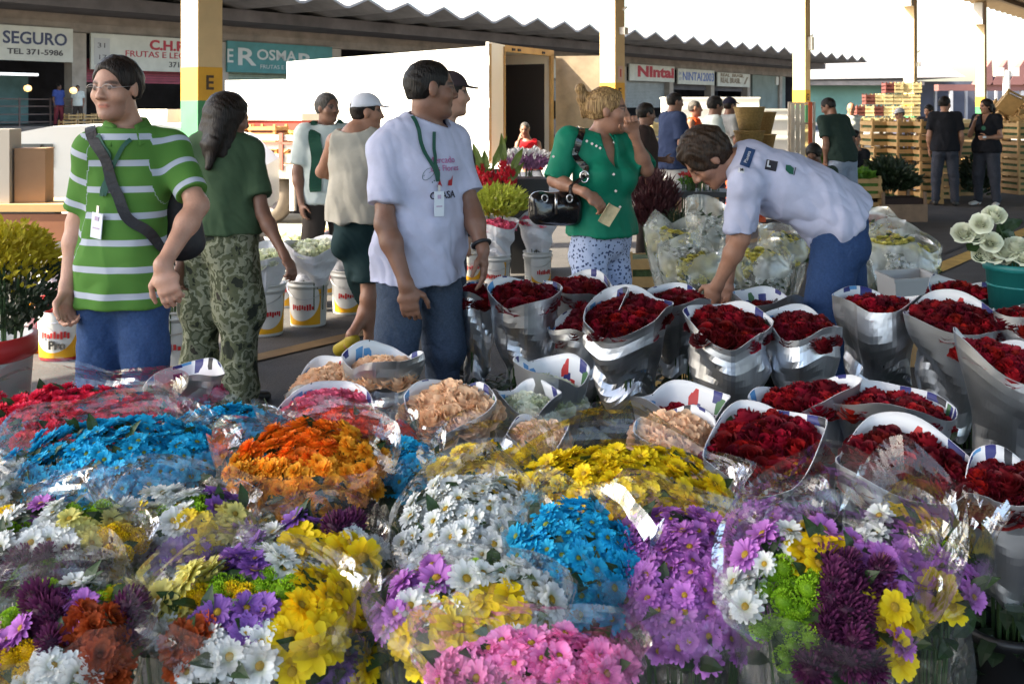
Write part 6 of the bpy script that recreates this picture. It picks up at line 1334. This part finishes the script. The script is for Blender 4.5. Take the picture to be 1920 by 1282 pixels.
wrapped(845, 757, 82, .62, 'peach roses in silver carton, in front of the man in the white tee', RPCH, 22, .26, 38, hsz=1.25, group='pale roses in cartons', crump=1.0, side=4)
wrapped(985, 742, 62, .60, 'pale green roses in crumpled foil, right of the peach bunch', RW, 10, .26, 36, sub=.03, group='pale roses in cartons', crump=1.8)
wrapped(1034, 690, 70, .64, 'smooth white carton with pale green roses hidden inside, below the silver back row', RW, 6, .30, 36, group='pale roses in cartons', crump=.25, side=-8, sub=.06)
wrapped(600, 712, 62, .58, 'peach roses in an opened silver sheet, left of the tall silver carton', RPCH, 18, .20, 34, group='pale roses in cartons', crump=1.6, side=14, jag=.05)
wrapped(718, 668, 70, .68, 'tall silver carton folded over peach roses, in front of the white tee\'s jeans', RPCH, 2, .34, 40, group='pale roses in cartons', crump=1.6, sub=.03)
wrapped(612, 762, 92, .58, 'pink roses in a carton with a red printed lining behind the orange flowers', RPK, 12, .22, 44, group='pale roses in cartons', crump=.5)
wrapped(345, 705, 74, .62, 'silver carton with red lettering inside, between the striped polo and camouflage', RPK, 4, .26, 30, group='pale roses in cartons', crump=1.2, side=10, sub=.05)
wrapped(1010, 815, 60, .58, 'faded peach roses in wrinkled clear foil behind the yellow flowers', RPCH, 14, .22, 36, group='pale roses in cartons', crump=2.0)
# ================================================ CELLOPHANE BOUQUETS
D = 'daisy'; Mu = 'mum'
bouquet(120, 790, 200, 62, .62, 'crimson chrysanthemums in cellophane, behind at the far left', [(Mu, 'red', 1, 1)], 80, 20)
bouquet(220, 862, 195, 74, .63, 'bright blue chrysanthemums in cellophane, large bunch at the left', [(D, 'cyan', 1, 1)], 95, 20)
bouquet(425, 815, 112, 48, .62, 'smaller blue bunch under cloudy cellophane, right of the large blue one', [(D, 'cyan', 1, 1)], 50, 18, over=.5)
bouquet(575, 880, 150, 80, .64, 'orange and amber chrysanthemums in cellophane, front of the orange group', [(Mu, 'orange', 1, 4), (Mu, 'amber', 1, 3)], 80, 26, over=.25)
bouquet(640, 820, 135, 40, .62, 'red orange chrysanthemums behind the amber bunch', [(Mu, 'redorange', 1, 1), (Mu, 'orange', .3, 1)], 60, 18)
bouquet(772, 878, 58, 46, .62, 'small blue bunch squeezed beside the orange flowers', [(D, 'cyan', 1, 1)], 28, 24, over=.15)
bouquet(925, 890, 118, 48, .63, 'yellow chrysanthemums at the back left of the big yellow bunch', [(D, 'yellow', 1, 1)], 46, 20)
bouquet(1160, 938, 212, 100, .655, 'large bunch of bright yellow chrysanthemums in cellophane', [(D, 'yellow', 1, 1)], 100, 24, over=.2)
bouquet(885, 1000, 135, 100, .64, 'white chrysanthemums under creased cellophane, centre of the display', [(D, 'white', 1, 1)], 80, 28, over=.6)
bouquet(1078, 1050, 116, 104, .65, 'blue daisies between the white and the lilac bunches', [(D, 'cyan', 1, 1)], 50, 28, over=.2)
bouquet(1285, 1085, 160, 125, .62, 'lilac daisies with yellow centres, left of the mixed front bouquet', [(D, 'lilac', 1, 1)], 90, 26, over=.4, group='bouquets wrapped in clear cellophane')
bouquet(1720, 1045, 100, 95, .64, 'mixed lilac, white and yellow bouquet behind the right front bouquet', [(D, 'lilac', 1, 2), (D, 'white', 1, 2), ('star', 'yellow', .8, 2), ('button', 'green', .5, 1)], 40, 26, over=.3, flare=1.3, collar=.10)
bouquet(1545, 1115, 165, 128, .68, 'mixed bouquet with lime buttons, plum pompons and yellow daisies, front right', [(D, 'lilac', 1, 2), ('pom', 'plum', 1.2, 2), ('star', 'yellow', .9, 3), ('button', 'green', 1, 2), (D, 'white', .8, 2)], 60, 34, over=.1, flare=1.32, collar=.13, size=1.0, place=[(1505, 1022, D, 'white'), (1445, 1045, D, 'lilac'), (1515, 1055, 'star', 'yellow'), (1570, 1040, 'star', 'yellow'), (1600, 1010, D, 'lilac'), (1650, 1050, D, 'lilac'), (1680, 1090, D, 'lilac'), (1590, 1090, 'pom', 'plum'), (1640, 1110, 'pom', 'plum'), (1560, 1150, 'pom', 'plum'), (1580, 1200, 'pom', 'plum'), (1470, 1105, 'button', 'green'), (1440, 1130, 'button', 'green'), (1490, 1140, 'button', 'green'), (1470, 1170, 'button', 'green'), (1430, 1195, 'button', 'green'), (1395, 1110, D, 'white'), (1420, 1080, D, 'white'), (1690, 1140, 'star', 'yellow'), (1640, 1175, 'star', 'yellow'), (1520, 1220, 'pom', 'plum'), (1700, 1180, D, 'lilac')])
bouquet(880, 1150, 165, 92, .66, 'mixed bouquet led by big yellow daisies with white and lilac behind, front centre', [('star', 'yellow', 1.5, 3), (D, 'lilac', 1, 2), (D, 'white', 1, 2), ('button', 'green', .4, 1)], 60, 34, over=.2, size=1.05, place=[(860, 1190, 'star', 'yellow'), (900, 1130, 'star', 'yellow'), (960, 1150, 'star', 'yellow'), (800, 1215, 'star', 'yellow'), (760, 1120, D, 'lilac'), (730, 1170, D, 'lilac'), (850, 1085, D, 'white'), (1000, 1110, D, 'white'), (1020, 1170, D, 'white'), (940, 1075, D, 'white'), (810, 1130, D, 'white'), (900, 1065, 'button', 'green'), (790, 1090, D, 'lilac')])
bouquet(1000, 1262, 185, 62, .68, 'pink daisies in cellophane at the bottom edge', [(D, 'pink', 1, 1)], 70, 30, over=.1)
bouquet(470, 1150, 185, 105, .66, 'mixed bouquet of yellow, violet, white, rust and green buttons, front left of centre', [('star', 'yellow', 1, 3), (D, 'violet', 1, 2), (D, 'white', 1, 3), (Mu, 'rust', .9, 2), ('button', 'green', 1, 3), ('button', 'yellow', .8, 2), (D, 'paleyellow', 1, 2)], 84, 30, over=.2, place=[(575, 1215, 'star', 'yellow'), (620, 1190, 'star', 'yellow'), (570, 1120, 'star', 'yellow'), (530, 1140, 'button', 'green'), (500, 1100, 'button', 'green'), (410, 1115, 'button', 'green'), (450, 1135, 'button', 'yellow'), (380, 1140, 'button', 'yellow'), (400, 1170, D, 'violet'), (460, 1175, D, 'violet'), (360, 1080, D, 'paleyellow'), (330, 1140, D, 'paleyellow'), (300, 1180, D, 'white'), (250, 1210, D, 'white'), (440, 1230, D, 'white'), (500, 1235, D, 'white'), (330, 1215, Mu, 'rust'), (370, 1200, Mu, 'rust'), (300, 1110, D, 'white'), (520, 1060, D, 'white'), (430, 1080, D, 'violet'), (560, 1175, D, 'yellow')])
bouquet(110, 1205, 140, 105, .66, 'mixed bouquet of rust, lime, plum and white flowers, bottom left corner', [(Mu, 'rust', 1, 2), ('button', 'green', 1, 2), ('pom', 'plum', 1, 2), (D, 'white', 1, 2), (D, 'lilac', 1, 2), (D, 'yellow', .8, 1), ('button', 'yellow', .7, 1)], 66, 30, over=.2)
bouquet(100, 1020, 165, 72, .63, 'mixed pale bouquet with a plum pompon and yellow buttons, left edge', [(D, 'white', 1, 3), (D, 'paleyellow', 1, 2), ('pom', 'plum', .8, 1), ('button', 'green', .9, 2), ('button', 'yellow', 1, 2), (D, 'lilac', .8, 1)], 72, 24, over=.5)
bouquet(330, 985, 135, 62, .62, 'mixed white, violet and lime bouquet behind the front left ones', [(D, 'white', 1, 3), (D, 'violet', 1, 2), ('button', 'green', .9, 2), (D, 'yellow', .8, 2), (D, 'paleyellow', 1, 1)], 62, 22, over=.55)
bouquet(590, 1040, 120, 62, .63, 'mixed violet and yellow bouquet between the orange and front bunches', [(D, 'violet', 1, 2), (D, 'white', 1, 2), ('star', 'yellow', 1, 2), ('pom', 'plum', .7, 1), ('button', 'green', .6, 1)], 50, 24, over=.45)
bouquet(5, 905, 40, 40, .60, 'pale bluish white bunch cut by the left edge', [(D, 'white', 1, 1)], 20, 22, over=.3)
bouquet(1440, 985, 110, 34, .60, 'lilac daisies showing through cloudy wrap behind the mixed front bouquet', [(D, 'lilac', 1, 1)], 44, 18, over=.6)
bouquet(640, 1215, 70, 60, .58, 'shaded violet and yellow bunch low between the front bouquets', [(D, 'violet', 1, 1), (D, 'yellow', 1, 1)], 24, 20, over=.2)
# ================================================ BUCKETS, PLANTS AND STOCK BEHIND
WPL = M('white_plastic', (.62, .62, .60), .45); TEALB = M('teal_plastic', (.012, .17, .17), .5, nz=(3, .15)); 
def labelmat():
    m = M('bucket_label', (.66, .66, .64), .45); t = m.node_tree; N = t.nodes; b = N['Principled BSDF']; uv = N.new('ShaderNodeUVMap'); uv.uv_map = 'UVMap'; sp = N.new('ShaderNodeSeparateXYZ'); lk(t, uv.outputs[0], sp.inputs[0])
    cm_ = N.new('ShaderNodeCombineXYZ'); a = N.new('ShaderNodeMath'); a.operation = 'MULTIPLY_ADD'; a.inputs[1].default_value = 1.15; a.inputs[2].default_value = -.5; lk(t, sp.outputs[0], a.inputs[0]); c_ = N.new('ShaderNodeMath'); c_.operation = 'ADD'; c_.inputs[1].default_value = -.72; lk(t, sp.outputs[1], c_.inputs[0]); lk(t, a.outputs[0], cm_.inputs[0]); lk(t, c_.outputs[0], cm_.inputs[1])
    ln = N.new('ShaderNodeVectorMath'); ln.operation = 'LENGTH'; lk(t, cm_.outputs[0], ln.inputs[0]); r = N.new('ShaderNodeValToRGB'); r.color_ramp.interpolation = 'CONSTANT'; e = r.color_ramp.elements
    for el, (p, c) in zip([e[0], e[1], e.new(.7)], ((0, (.66, .66, .64)), (.50, (.55, .02, .025)), (.60, (.72, .36, .01)))): el.position = p; el.color = (*c, 1)
    lk(t, ln.outputs['Value'], r.inputs[0]); lk(t, r.outputs[0], b.inputs['Base Color']); return m
LABM = labelmat(); REDPL = M('red_print', (.52, .03, .03), .5)
def paint_bucket(px, py_base, r, hgt, face, label, Y=None, mats=None, group='white paint buckets holding flowers', letters=None):
    Y = Y or EYE*FOC/(py_base-PY0); x = (px-PX0)*Y/FOC; o = thing('paint_bucket', label, 'bucket', (x, Y, 0), 0, group)
    b = MB(); t = .005; b.lathe([(.001, .004), (r*.86, 0), (r*.88, .01), (r*.97, hgt*.86), (r*1.03, hgt*.87), (r*1.03, hgt*.9), (r*.99, hgt*.9), (r, hgt*.97), (r*1.04, hgt*.97), (r*1.04, hgt), (r*.96, hgt), (r*.86, .03), (.001, .03)], 32); b.build('pail', mats or WPL, o, True)
    nu, nv = 20, 8; V = []; UV = []
    for j_ in range(nv+1):
        for i in range(nu+1):
            u, v = i/nu, j_/nv; an = -math.pi/2+face+(u-.5)*2.0; z = hgt*(.06+.76*v); rr = r*(.88+.09*(z/hgt)/.86)+.002; V.append((rr*math.cos(an), rr*math.sin(an), z)); UV.append((u, v))
    w = nu+1; F = [(j_*w+i, j_*w+i+1, (j_+1)*w+i+1, (j_+1)*w+i) for j_ in range(nv) for i in range(nu)]
    me = mesh('label', V, F, LABM, True); ul = me.uv_layers.new(name='UVMap')
    for l in me.loops: ul.data[l.index].uv = UV[l.vertex_index]
    lb = link('label', me, o)
    mk_ = MB(); g = random.Random(int(px))
    for k in range(9):
        an = -math.pi/2+face-.52+.13*k; z = hgt*(.44+.012*math.sin(k*2.1)); rr = r*.955+.004
        mk_.box((rr*math.cos(an), rr*math.sin(an), z), (r*.085, .002, hgt*g.uniform(.06, .13)), (0, 0, an+math.pi/2))
    mk_.build('red_script', REDPL, lb)
    hd = MB(); hd.tube([(r*1.04*math.cos(t_), -abs(r*1.04*math.sin(t_))-.004, hgt*.9-.09*math.sin(t_)) for t_ in np.linspace(0, math.pi, 17)], .0025, 5); hd.build('handle', MT_STEEL, o)
    return x, Y
def sheaf(px, py, rx, Zr, label, fl, hgt, n=26, tilt=10, **k): return wrapped(px, py, rx, Zr, label, fl, tilt, hgt, n, kind='paper', dark=False, leaves=False, name='wrapped_bunch', group='flowers wrapped in white paper behind', crump=1.3, **k)
paint_bucket(497, 625, .135, .34, .5, 'white bucket with the label turned away, beside the camouflage trousers'); sheaf(490, 470, 48, .78, 'white wrapped pale roses beside the woman\'s hand', RW, .42, Y if False else 26) if False else None
def on_bucket(px, Y, Zr, rpx, label, fl, hgt, n=24, tilt=12, **k): py = PY0+(EYE-Zr)*FOC/Y; return sheaf(px, py, rpx, Zr, label, fl, hgt, n, tilt, stemz=.1, **k)
on_bucket(492, 6.75, .54, 50, 'white wrapped pale green roses behind the reaching hand', RW, .26, 26)
paint_bucket(578, 608, .138, .32, -.1, 'white bucket with a red and yellow swoosh label, left of the yellow sandal'); on_bucket(588, 7.05, .56, 52, 'white wrapped pale roses above the swoosh bucket', RW, .27, 26)
paint_bucket(655, 590, .135, .32, .1, 'white bucket with a swoosh label behind the raised sandal', Y=7.5); on_bucket(650, 7.5, .50, 44, 'white wrapped bunch behind the shorts of the man in the tank top', ('rose', 'rosewhite'), .22, 22)
paint_bucket(540, 560, .13, .32, -.3, 'white bucket in the second line behind the swoosh bucket', Y=7.75); on_bucket(545, 7.8, .52, 46, 'white wrapped bunch in the second line', RW, .24, 22)
paint_bucket(615, 560, .13, .32, .2, 'white bucket behind the pair of swoosh buckets', Y=8.3); on_bucket(604, 8.3, .52, 36, 'white wrapped red and cream roses with an orange rim, farthest of the left group', ('rose', ['peach', 'rosewhite', 'rosepink']), .22, 20)
on_bucket(642, 8.4, .50, 34, 'white wrapped bunch beside the farthest of the left group', RW, .30, 18)
# big pails between the man in green and the woman in camouflage
paint_bucket(332, 690, .19, .36, .25, 'large pail with a red rim and red ring, between the polo and camouflage', mats=None); on_bucket(318, 5.75, .70, 52, 'white wrapped bunch in the large red rimmed pail', ('rose', 'rosewhite'), .28, 22)
PRT = M('label_lettering', (.03, .03, .03), .6); RB_ = M('red_pail', (.50, .025, .025), .5, nz=(3, .1)); YB_ = M('yellow_pail', (.75, .36, .01), .5)
x, Y = paint_bucket(118, 700, .15, .36, .1, 'white and red bucket lettered Pro in a patch of sun beside the man in green', Y=6.15, mats=RB_); m_ = text_me('Pro', .07, PRT, .002); o = link('lettering', m_, None, (.03, -.152, .10), (rad(90), 0, 0)); o.parent = [q for q in bpy.data.objects if q.get('label', '').startswith('white and red bucket lettered')][0]
paint_bucket(66, 690, .10, .28, 0, 'yellow bucket in the patch of sun by the left edge', Y=6.3, mats=YB_)
on_bucket(116, 6.2, .56, 48, 'clear wrapped dry bunch behind the hanging hand of the man in green', ('daisy', 'paleyellow'), .22, 18)
b = MB(); b.lathe([(.001, .02), (.19, 0), (.22, .40), (.232, .40), (.232, .44), (.21, .44), (.18, .3), (.001, .3)], 32); pl = thing('flower_pail', 'big white pail with a red rim holding the yellow bush, left edge', 'bucket', (P(-32, 0, 4.75).x, 4.75, 0)); b.build('pail', WPL, pl, True); b = MB(); b.lathe([(.219, .34), (.234, .35), (.238, .44), (.215, .445)], 32); b.build('red_rim', RB_, pl, True)
b = MB(); an = np.linspace(-.9, .9, 13)
for k, (c0_, rr_) in enumerate(((-1.15, .10), (-2.0, .11))):
    b.tube([((.193+.03*((.2+rr_*math.sin(t))/.40))*math.cos(c0_+rr_*3.6*math.cos(t)), (.193+.03*((.2+rr_*math.sin(t))/.40))*math.sin(c0_+rr_*3.6*math.cos(t)), .19+rr_*1.0*math.sin(t)) for t in np.linspace(0, 6.283, 25)], .012, 5)
b.build('red_ring', REDPL, pl)
# ---- leafy plants
def foliage(name, c, rx, ry, rz, mats, label, cat, n=900, lf=(.05, .09), seed=1, trunk=True, group=None, up=.6, tipmix=.5, wid=.35, upper=None):
    g = random.Random(seed); o = thing(name, label, cat, (c[0], c[1], 0), 0, group); b = MB(); bt = MB(); z0 = c[2]; cl = [(g.uniform(-.7, .7), g.uniform(-.7, .7), g.uniform(-.7, .8)) for _ in range(26)]
    for i in range(n):
        q = g.choice(cl); d = Vector((g.gauss(0, .28), g.gauss(0, .28), g.gauss(0, .28)))+Vector(q)
        if d.length > 1: d = d.normalized()*g.uniform(.85, 1.05)
        p = Vector((d.x*rx, d.y*ry, z0+d.z*rz)); dr = Vector((d.x+g.uniform(-.5, .5), d.y+g.uniform(-.5, .5), up+g.uniform(-.4, .6)))
        leaf(bt if (upper is not None and d.z > upper+g.uniform(-.25, .25)) else b, p, dr, g.uniform(*lf), g.uniform(*lf)*wid, (g.uniform(-1, 1), -1, g.uniform(-.5, 1)))
    b.build('foliage', mats[0], o)
    if bt.V: bt.build('blossom', mats[1], o)
    st = MB()
    for i in range(9): a = g.uniform(0, 6.28); st.tube([(.04*math.cos(a), .04*math.sin(a), max(.02, z0-rz-.25)), (rx*.5*math.cos(a), ry*.5*math.sin(a), z0+rz*.3)], .006, 5)
    st.build('stems', STEM, o); return o
SOLI = M('solidago_yellow', (.42, .34, .012), .8, nz=(20, .3), var=.1, tl=.3); LIMEY = M('lime_yellow_leaf', (.42, .46, .05), .6, nz=(14, .3), tl=.3); BRGR = M('bright_leaf', (.10, .24, .02), .55, nz=(14, .4), tl=.3); BURG = M('burgundy_leaf', (.06, .012, .016), .6, nz=(14, .4), tl=.2); YELB = M('bright_yellow_bloom', (.80, .62, .01), .7, nz=(20, .2), tl=.3)
foliage('goldenrod_bush', P(14, 522, 4.75), .225, .22, .26, (LEAFD, SOLI), 'dense bush of yellow goldenrod over dark leaves in the left pail', 'plant', 2600, (.025, .05), 3, upper=.08, wid=.5)
foliage('yellow_green_plant', P(932, 382, 8.6), .24, .22, .13, (LIMEY, LIMEY), 'lime yellow leafy bunch, left of the black handbag', 'plant', 900, (.05, .10), 5, wid=.28)
foliage('green_plant', P(897, 335, 9.3), .12, .12, .16, (BRGR, BRGR), 'fresh green leafy bunch behind the lime bunch', 'plant', 420, (.04, .08), 6)
foliage('yellow_mums', P(612, 408, 9.6), .19, .17, .11, (YELB, YELB), 'bright yellow bloom bunch behind the man in the tank top', 'plant', 700, (.03, .06), 7, wid=.6)
foliage('dark_foliage', P(608, 362, 9.4), .13, .12, .20, (LEAFD, LEAFD), 'dark green foliage bunch above the yellow blooms', 'plant', 420, (.06, .11), 8)
foliage('burgundy_bunch', P(1222, 380, 8.8), .21, .20, .24, (BURG, BURG), 'tall burgundy leafy bunch right of the green blouse', 'plant', 1500, (.06, .12), 9, up=1.6, wid=.16)
foliage('fern_bunch', P(1262, 425, 8.6), .16, .14, .12, (LEAFD, LEAFD), 'dark fern bunch at the foot of the burgundy leaves', 'plant', 500, (.05, .09), 10, wid=.2)
foliage('greens_heap', P(1672, 332, 14.0), .36, .30, .22, (LEAFD, LEAFD), 'heap of dark leafy greens on the crates left of the man in black', 'greens', 1300, (.08, .15), 11, wid=.3)
foliage('lettuce', P(1618, 330, 13.6), .12, .12, .07, (BRGR, BRGR), 'bright lettuces in a crate beside the blue shorts', 'greens', 260, (.06, .10), 12, wid=.7)
foliage('greens_heap', P(1548, 300, 14.6), .13, .12, .10, (BRGR, BRGR), 'light greens behind the crouching man', 'greens', 260, (.06, .10), 13, wid=.6)
foliage('dark_greens', P(1835, 330, 17.2), .25, .2, .35, (LEAFD, LEAFD), 'dark bushy greens between the pair in black', 'greens', 500, (.08, .14), 14, wid=.4)
put('produce_crate', crate_me('produce_crate', .5, .4, .30, CRW, 3, fill=VEG), (P(1608, 0, 13.7).x, 13.7, 0), 0, 'slatted crate of greens, lower one beside the blue shorts', 'crate', 'crates of greens'); put('produce_crate', crate_me('produce_crate', .5, .4, .30, CRW, 3, fill=BRGR), (P(1608, 0, 13.7).x, 13.7, .31), 0, 'slatted crate of lettuces, upper one beside the blue shorts', 'crate', 'crates of greens')
put('produce_crate', crate_me('produce_crate', .62, .5, .40, M('crate_grey_wood', (.22, .14, .09), .8, nz=(6, .3)), 1, fill=DARKT), (P(1685, 0, 13.6).x, 13.7, 0), .1, 'tall brown crate under the dark greens', 'crate', 'crates of greens')
put('wooden_crate', crate_me('wooden_crate', .42, .34, .30, CRW, 2, fill=VEG), (P(1215, 0, 8.7).x, 8.7, .0), .1, 'pine crate holding the burgundy bunch', 'crate', 'crates of plants')
tb = thing('plant_table', 'low slatted table with a black tray of red potted flowers, left of the bending man', 'table', (P(1310, 0, 10.2).x, 10.2, 0)); b = MB(); b.box((0, 0, .66), (.75, .5, .05)); b.build('tray', BLACKPL, tb)
for x in (-.3, -.1, .1, .3): b = MB(); b.box((x, -.2, .32), (.12, .03, .62)); b.build('slat', CRW, tb)
for i in range(5): 
    x = P(1284+i*14, 0, 10.2).x; o = foliage('potted_flower', (x, 10.15+.08*(i % 2), .80), .06, .06, .07, (BRGR, M('red_bloom', (.5, .02, .02), .6) if i == 0 else bpy.data.materials['red_bloom']), 'small red potted flower on the black tray, %s from the left' % ORD[i], 'plant', 90, (.03, .05), 20+i, upper=.2, group='potted flowers on the tray')
# red torch gingers with long leaves
tg = thing('ginger_bunch', 'red ginger flowers with tall pointed leaves behind the lime bunch', 'plant', (P(935, 0, 9.0).x, 9.0, 0)); GING = M('ginger_red', (.55, .01, .03), .45, bump=(30, .01), tl=.15); LFY = M('long_leaf', (.12, .17, .03), .5, nz=(9, .4), tl=.3)
g = random.Random(4)
for k, (px_, py_) in enumerate(((902, 332), (918, 345), (944, 325), (957, 338), (928, 352))):
    b = MB(); p = P(px_, py_, 9.0)-Vector((P(935, 0, 9.0).x, 9.0, 0))
    for i in range(70): zz = g.uniform(-1, 1); a = g.uniform(0, 6.28); q = math.sqrt(1-zz*zz)*(.75-.25*zz); leaf(b, p+Vector((q*math.cos(a)*.05, q*math.sin(a)*.05, zz*.09)), (math.cos(a)*.6, math.sin(a)*.6, .9), .055, .03, (math.cos(a), math.sin(a), .2))
    b.build('ginger_flower', GING, tg)
b = MB()
for px_, py_, dx, L in ((905, 322, -.35, .28), (922, 318, .45, .33), (946, 312, -.1, .30), (958, 322, .5, .24), (912, 326, -.1, .22), (950, 345, .8, .25)): leaf(b, P(px_, py_, 8.97)-Vector((P(935, 0, 9.0).x, 9.0, 0)), (dx, .1, 1), L, .075, (0, -1, .2))
b.build('leaf', LFY, tg); b = MB(); b.cyl((0, 0, 0), (0, 0, .45), .10, .13, 20); b.build('pot', BLACKPL, tg)
o = foliage('pink_white_flowers', P(985, 300, 9.8), .24, .18, .10, (M('dusty_lilac', (.32, .14, .28), .7, nz=(14, .4)), M('white_bloom', (.7, .68, .66), .7)), 'dusty lilac and white flowers below the man in the red vest', 'plant', 700, (.03, .06), 31, upper=.3, wid=.6)
b = MB(); b.box((0, 0, .42), (.34, .3, .84), taper=1.06); b.box((0, 0, .85), (.38, .34, .03)); tag(b.build('black_bin', BLACKPL, None, loc=(P(992, 0, 9.4).x, 9.4, 0)), 'black plastic bin left of the black handbag', 'bin')
# buckets right of the white tee
paint_bucket(930, 520, .12, .30, -.2, 'white bucket right of the watch hand, left of a pair', Y=8.4); on_bucket(932, 8.4, .56, 40, 'white wrapped red flowers right of the watch hand', RPK, .30, 26); paint_bucket(1008, 515, .12, .30, .5, 'white bucket beside the floral trousers, right of a pair', Y=8.6); on_bucket(1008, 8.6, .58, 38, 'white wrapped red flowers beside the floral trousers', RPK, .30, 24)
paint_bucket(880, 520, .11, .28, .4, 'white bucket half hidden behind the white tee', Y=8.9); on_bucket(872, 8.9, .56, 34, 'white wrapped bunch half hidden behind the white tee', RW, .28, 18)
# plastic bags of yellow and white flowers around the bending man
def plastic(px, py, rx, ry, Zc, label, mix, n, tilt, **k): return bouquet(px, py, rx, ry, Zc, label, mix, n, tilt, name='flower_bag', group='cloudy plastic bags of flowers', cello=CELLOH, over=.8, flare=1.12, collar=.10, crump=.45, **k)
Yw = [(Mu, 'paleyellow', 1, 2), (Mu, 'rosewhite' if False else 'white', .6, 1)]
plastic(1300, 500, 60, 34, .52, 'cloudy plastic bag of pale yellow flowers, left of the bending man\'s arm', Yw, 40, 24); plastic(1262, 460, 48, 30, .60, 'cloudy plastic bag standing at the far left of the bags', Yw, 26, 20); plastic(1330, 425, 40, 24, .68, 'cloudy plastic bag of white flowers behind the arm', [(Mu, 'white', 1, 1)], 24, 18)
plastic(1420, 500, 58, 34, .52, 'cloudy plastic bag of pale flowers right of the arm', Yw, 40, 24); plastic(1468, 465, 42, 30, .56, 'cloudy plastic bag of yellow flowers under the bending man\'s chest', [(Mu, 'yellow', 1, 1), (Mu, 'paleyellow', 1, 1)], 28, 24)
plastic(1692, 482, 62, 42, .52, 'large cloudy bag of yellow and white flowers right of the jeans', Yw+[(Mu, 'paleyellow', 1, 1)], 48, 28); plastic(1645, 450, 40, 34, .58, 'smaller cloudy bag of yellow flowers against the jeans', [(Mu, 'yellow', 1, 1), (Mu, 'paleyellow', 1, 1)], 26, 24)
wrapped(1650, 415, 48, .66, 'bright red flowers in white paper right of the jeans', ('rose', 'rosebright'), 16, .26, 26, kind='paper', dark=True, leaves=False, group='flowers wrapped in white paper behind')
b = MB(); b.lathe([(.001, .01), (.20, 0), (.235, .34), (.25, .34), (.25, .36), (.225, .36), (.19, .03), (.001, .03)], 4, sx=1.1, sy=.8); o = b.build('white_trough', M('grey_white_plastic', (.42, .42, .42), .5), None, loc=(P(1722, 0, 5.9).x, 6.05, .0), rz=rad(45+8)); o.location.z = .16; tag(o, 'grey white plastic trough behind the yellow flower bags', 'trough'); b = MB(); b.box((0, 0, .08), (.3, .3, .16)); tag(b.build('wooden_block', CRW, None, loc=(P(1722, 0, 5.9).x, 6.05, 0)), 'block under the white plastic trough', 'block')
# teal bucket of white roses
Yt = 4.35; tbk = thing('teal_bucket', 'teal plastic bucket at the right edge', 'bucket', (P(1918, 0, Yt).x, Yt, 0)); zt_ = P(0, 492, Yt).z; b = MB(); zk = zt_-.42; b.lathe([(.001, zk+.02), (.112, zk), (.148, zt_-.03), (.158, zt_-.03), (.160, zt_), (.145, zt_), (.105, zk+.03), (.001, zk+.03)], 32); b.lathe([(.139, zt_-.10), (.147, zt_-.095), (.142, zt_-.09)], 32); b.build('pail', TEALB, tbk, True)
put('wooden_crate', crate_me('wooden_crate', .40, .40, zk-.004, CRW, 3, fill=CRR), (P(1918, 0, Yt).x, Yt, 0), .3, 'wooden crate the teal bucket stands on, right edge', 'crate')
wr = thing('white_rose_bunch', 'loose bunch of large white roses leaning out of the teal bucket', 'flower bunch', (P(1918, 0, Yt).x, Yt, 0)); base = Vector((P(1918, 0, Yt).x, Yt, 0)); st = MB(); lv = MB(); g = random.Random(8)
for px_, py_, s in ((1864, 405, 1.25), (1840, 420, 1.0), (1806, 438, 1.15), (1828, 442, 1.15), (1858, 455, 1.05), (1885, 470, 1.25), (1905, 462, 1.2), (1838, 478, .95), (1862, 478, 1.0), (1918, 480, 1.2), (1880, 482, 1.0)):
    p = P(px_, py_, Yt-.08+g.uniform(-.06, .04))-base; nn = Vector((p.x*.8-.1, -.75, .55+g.uniform(-.2, .3))); link('rose', flower('rose', 'rosewhite', g.randrange(3)), wr, p, rotz_up(nn.normalized(), g.uniform(0, 6)), s*1.12); st.tube([(0, 0, zk+.04), (p.x*.3, p.y*.3, zt_), p], .004, 5)
for px_, py_ in ((1880, 430), (1890, 440), (1872, 440), (1815, 470), (1845, 465), (1905, 445), (1870, 465), (1918, 465), (1822, 485)): p = P(px_, py_, Yt-.05)-base; leaf(lv, p, (g.uniform(-1, 1), g.uniform(-.5, .2), g.uniform(-.1, .8)), .09, .055, (0, -1, .5))
st.build('stems', STEM, wr); lv.build('leaves', LEAF, wr)
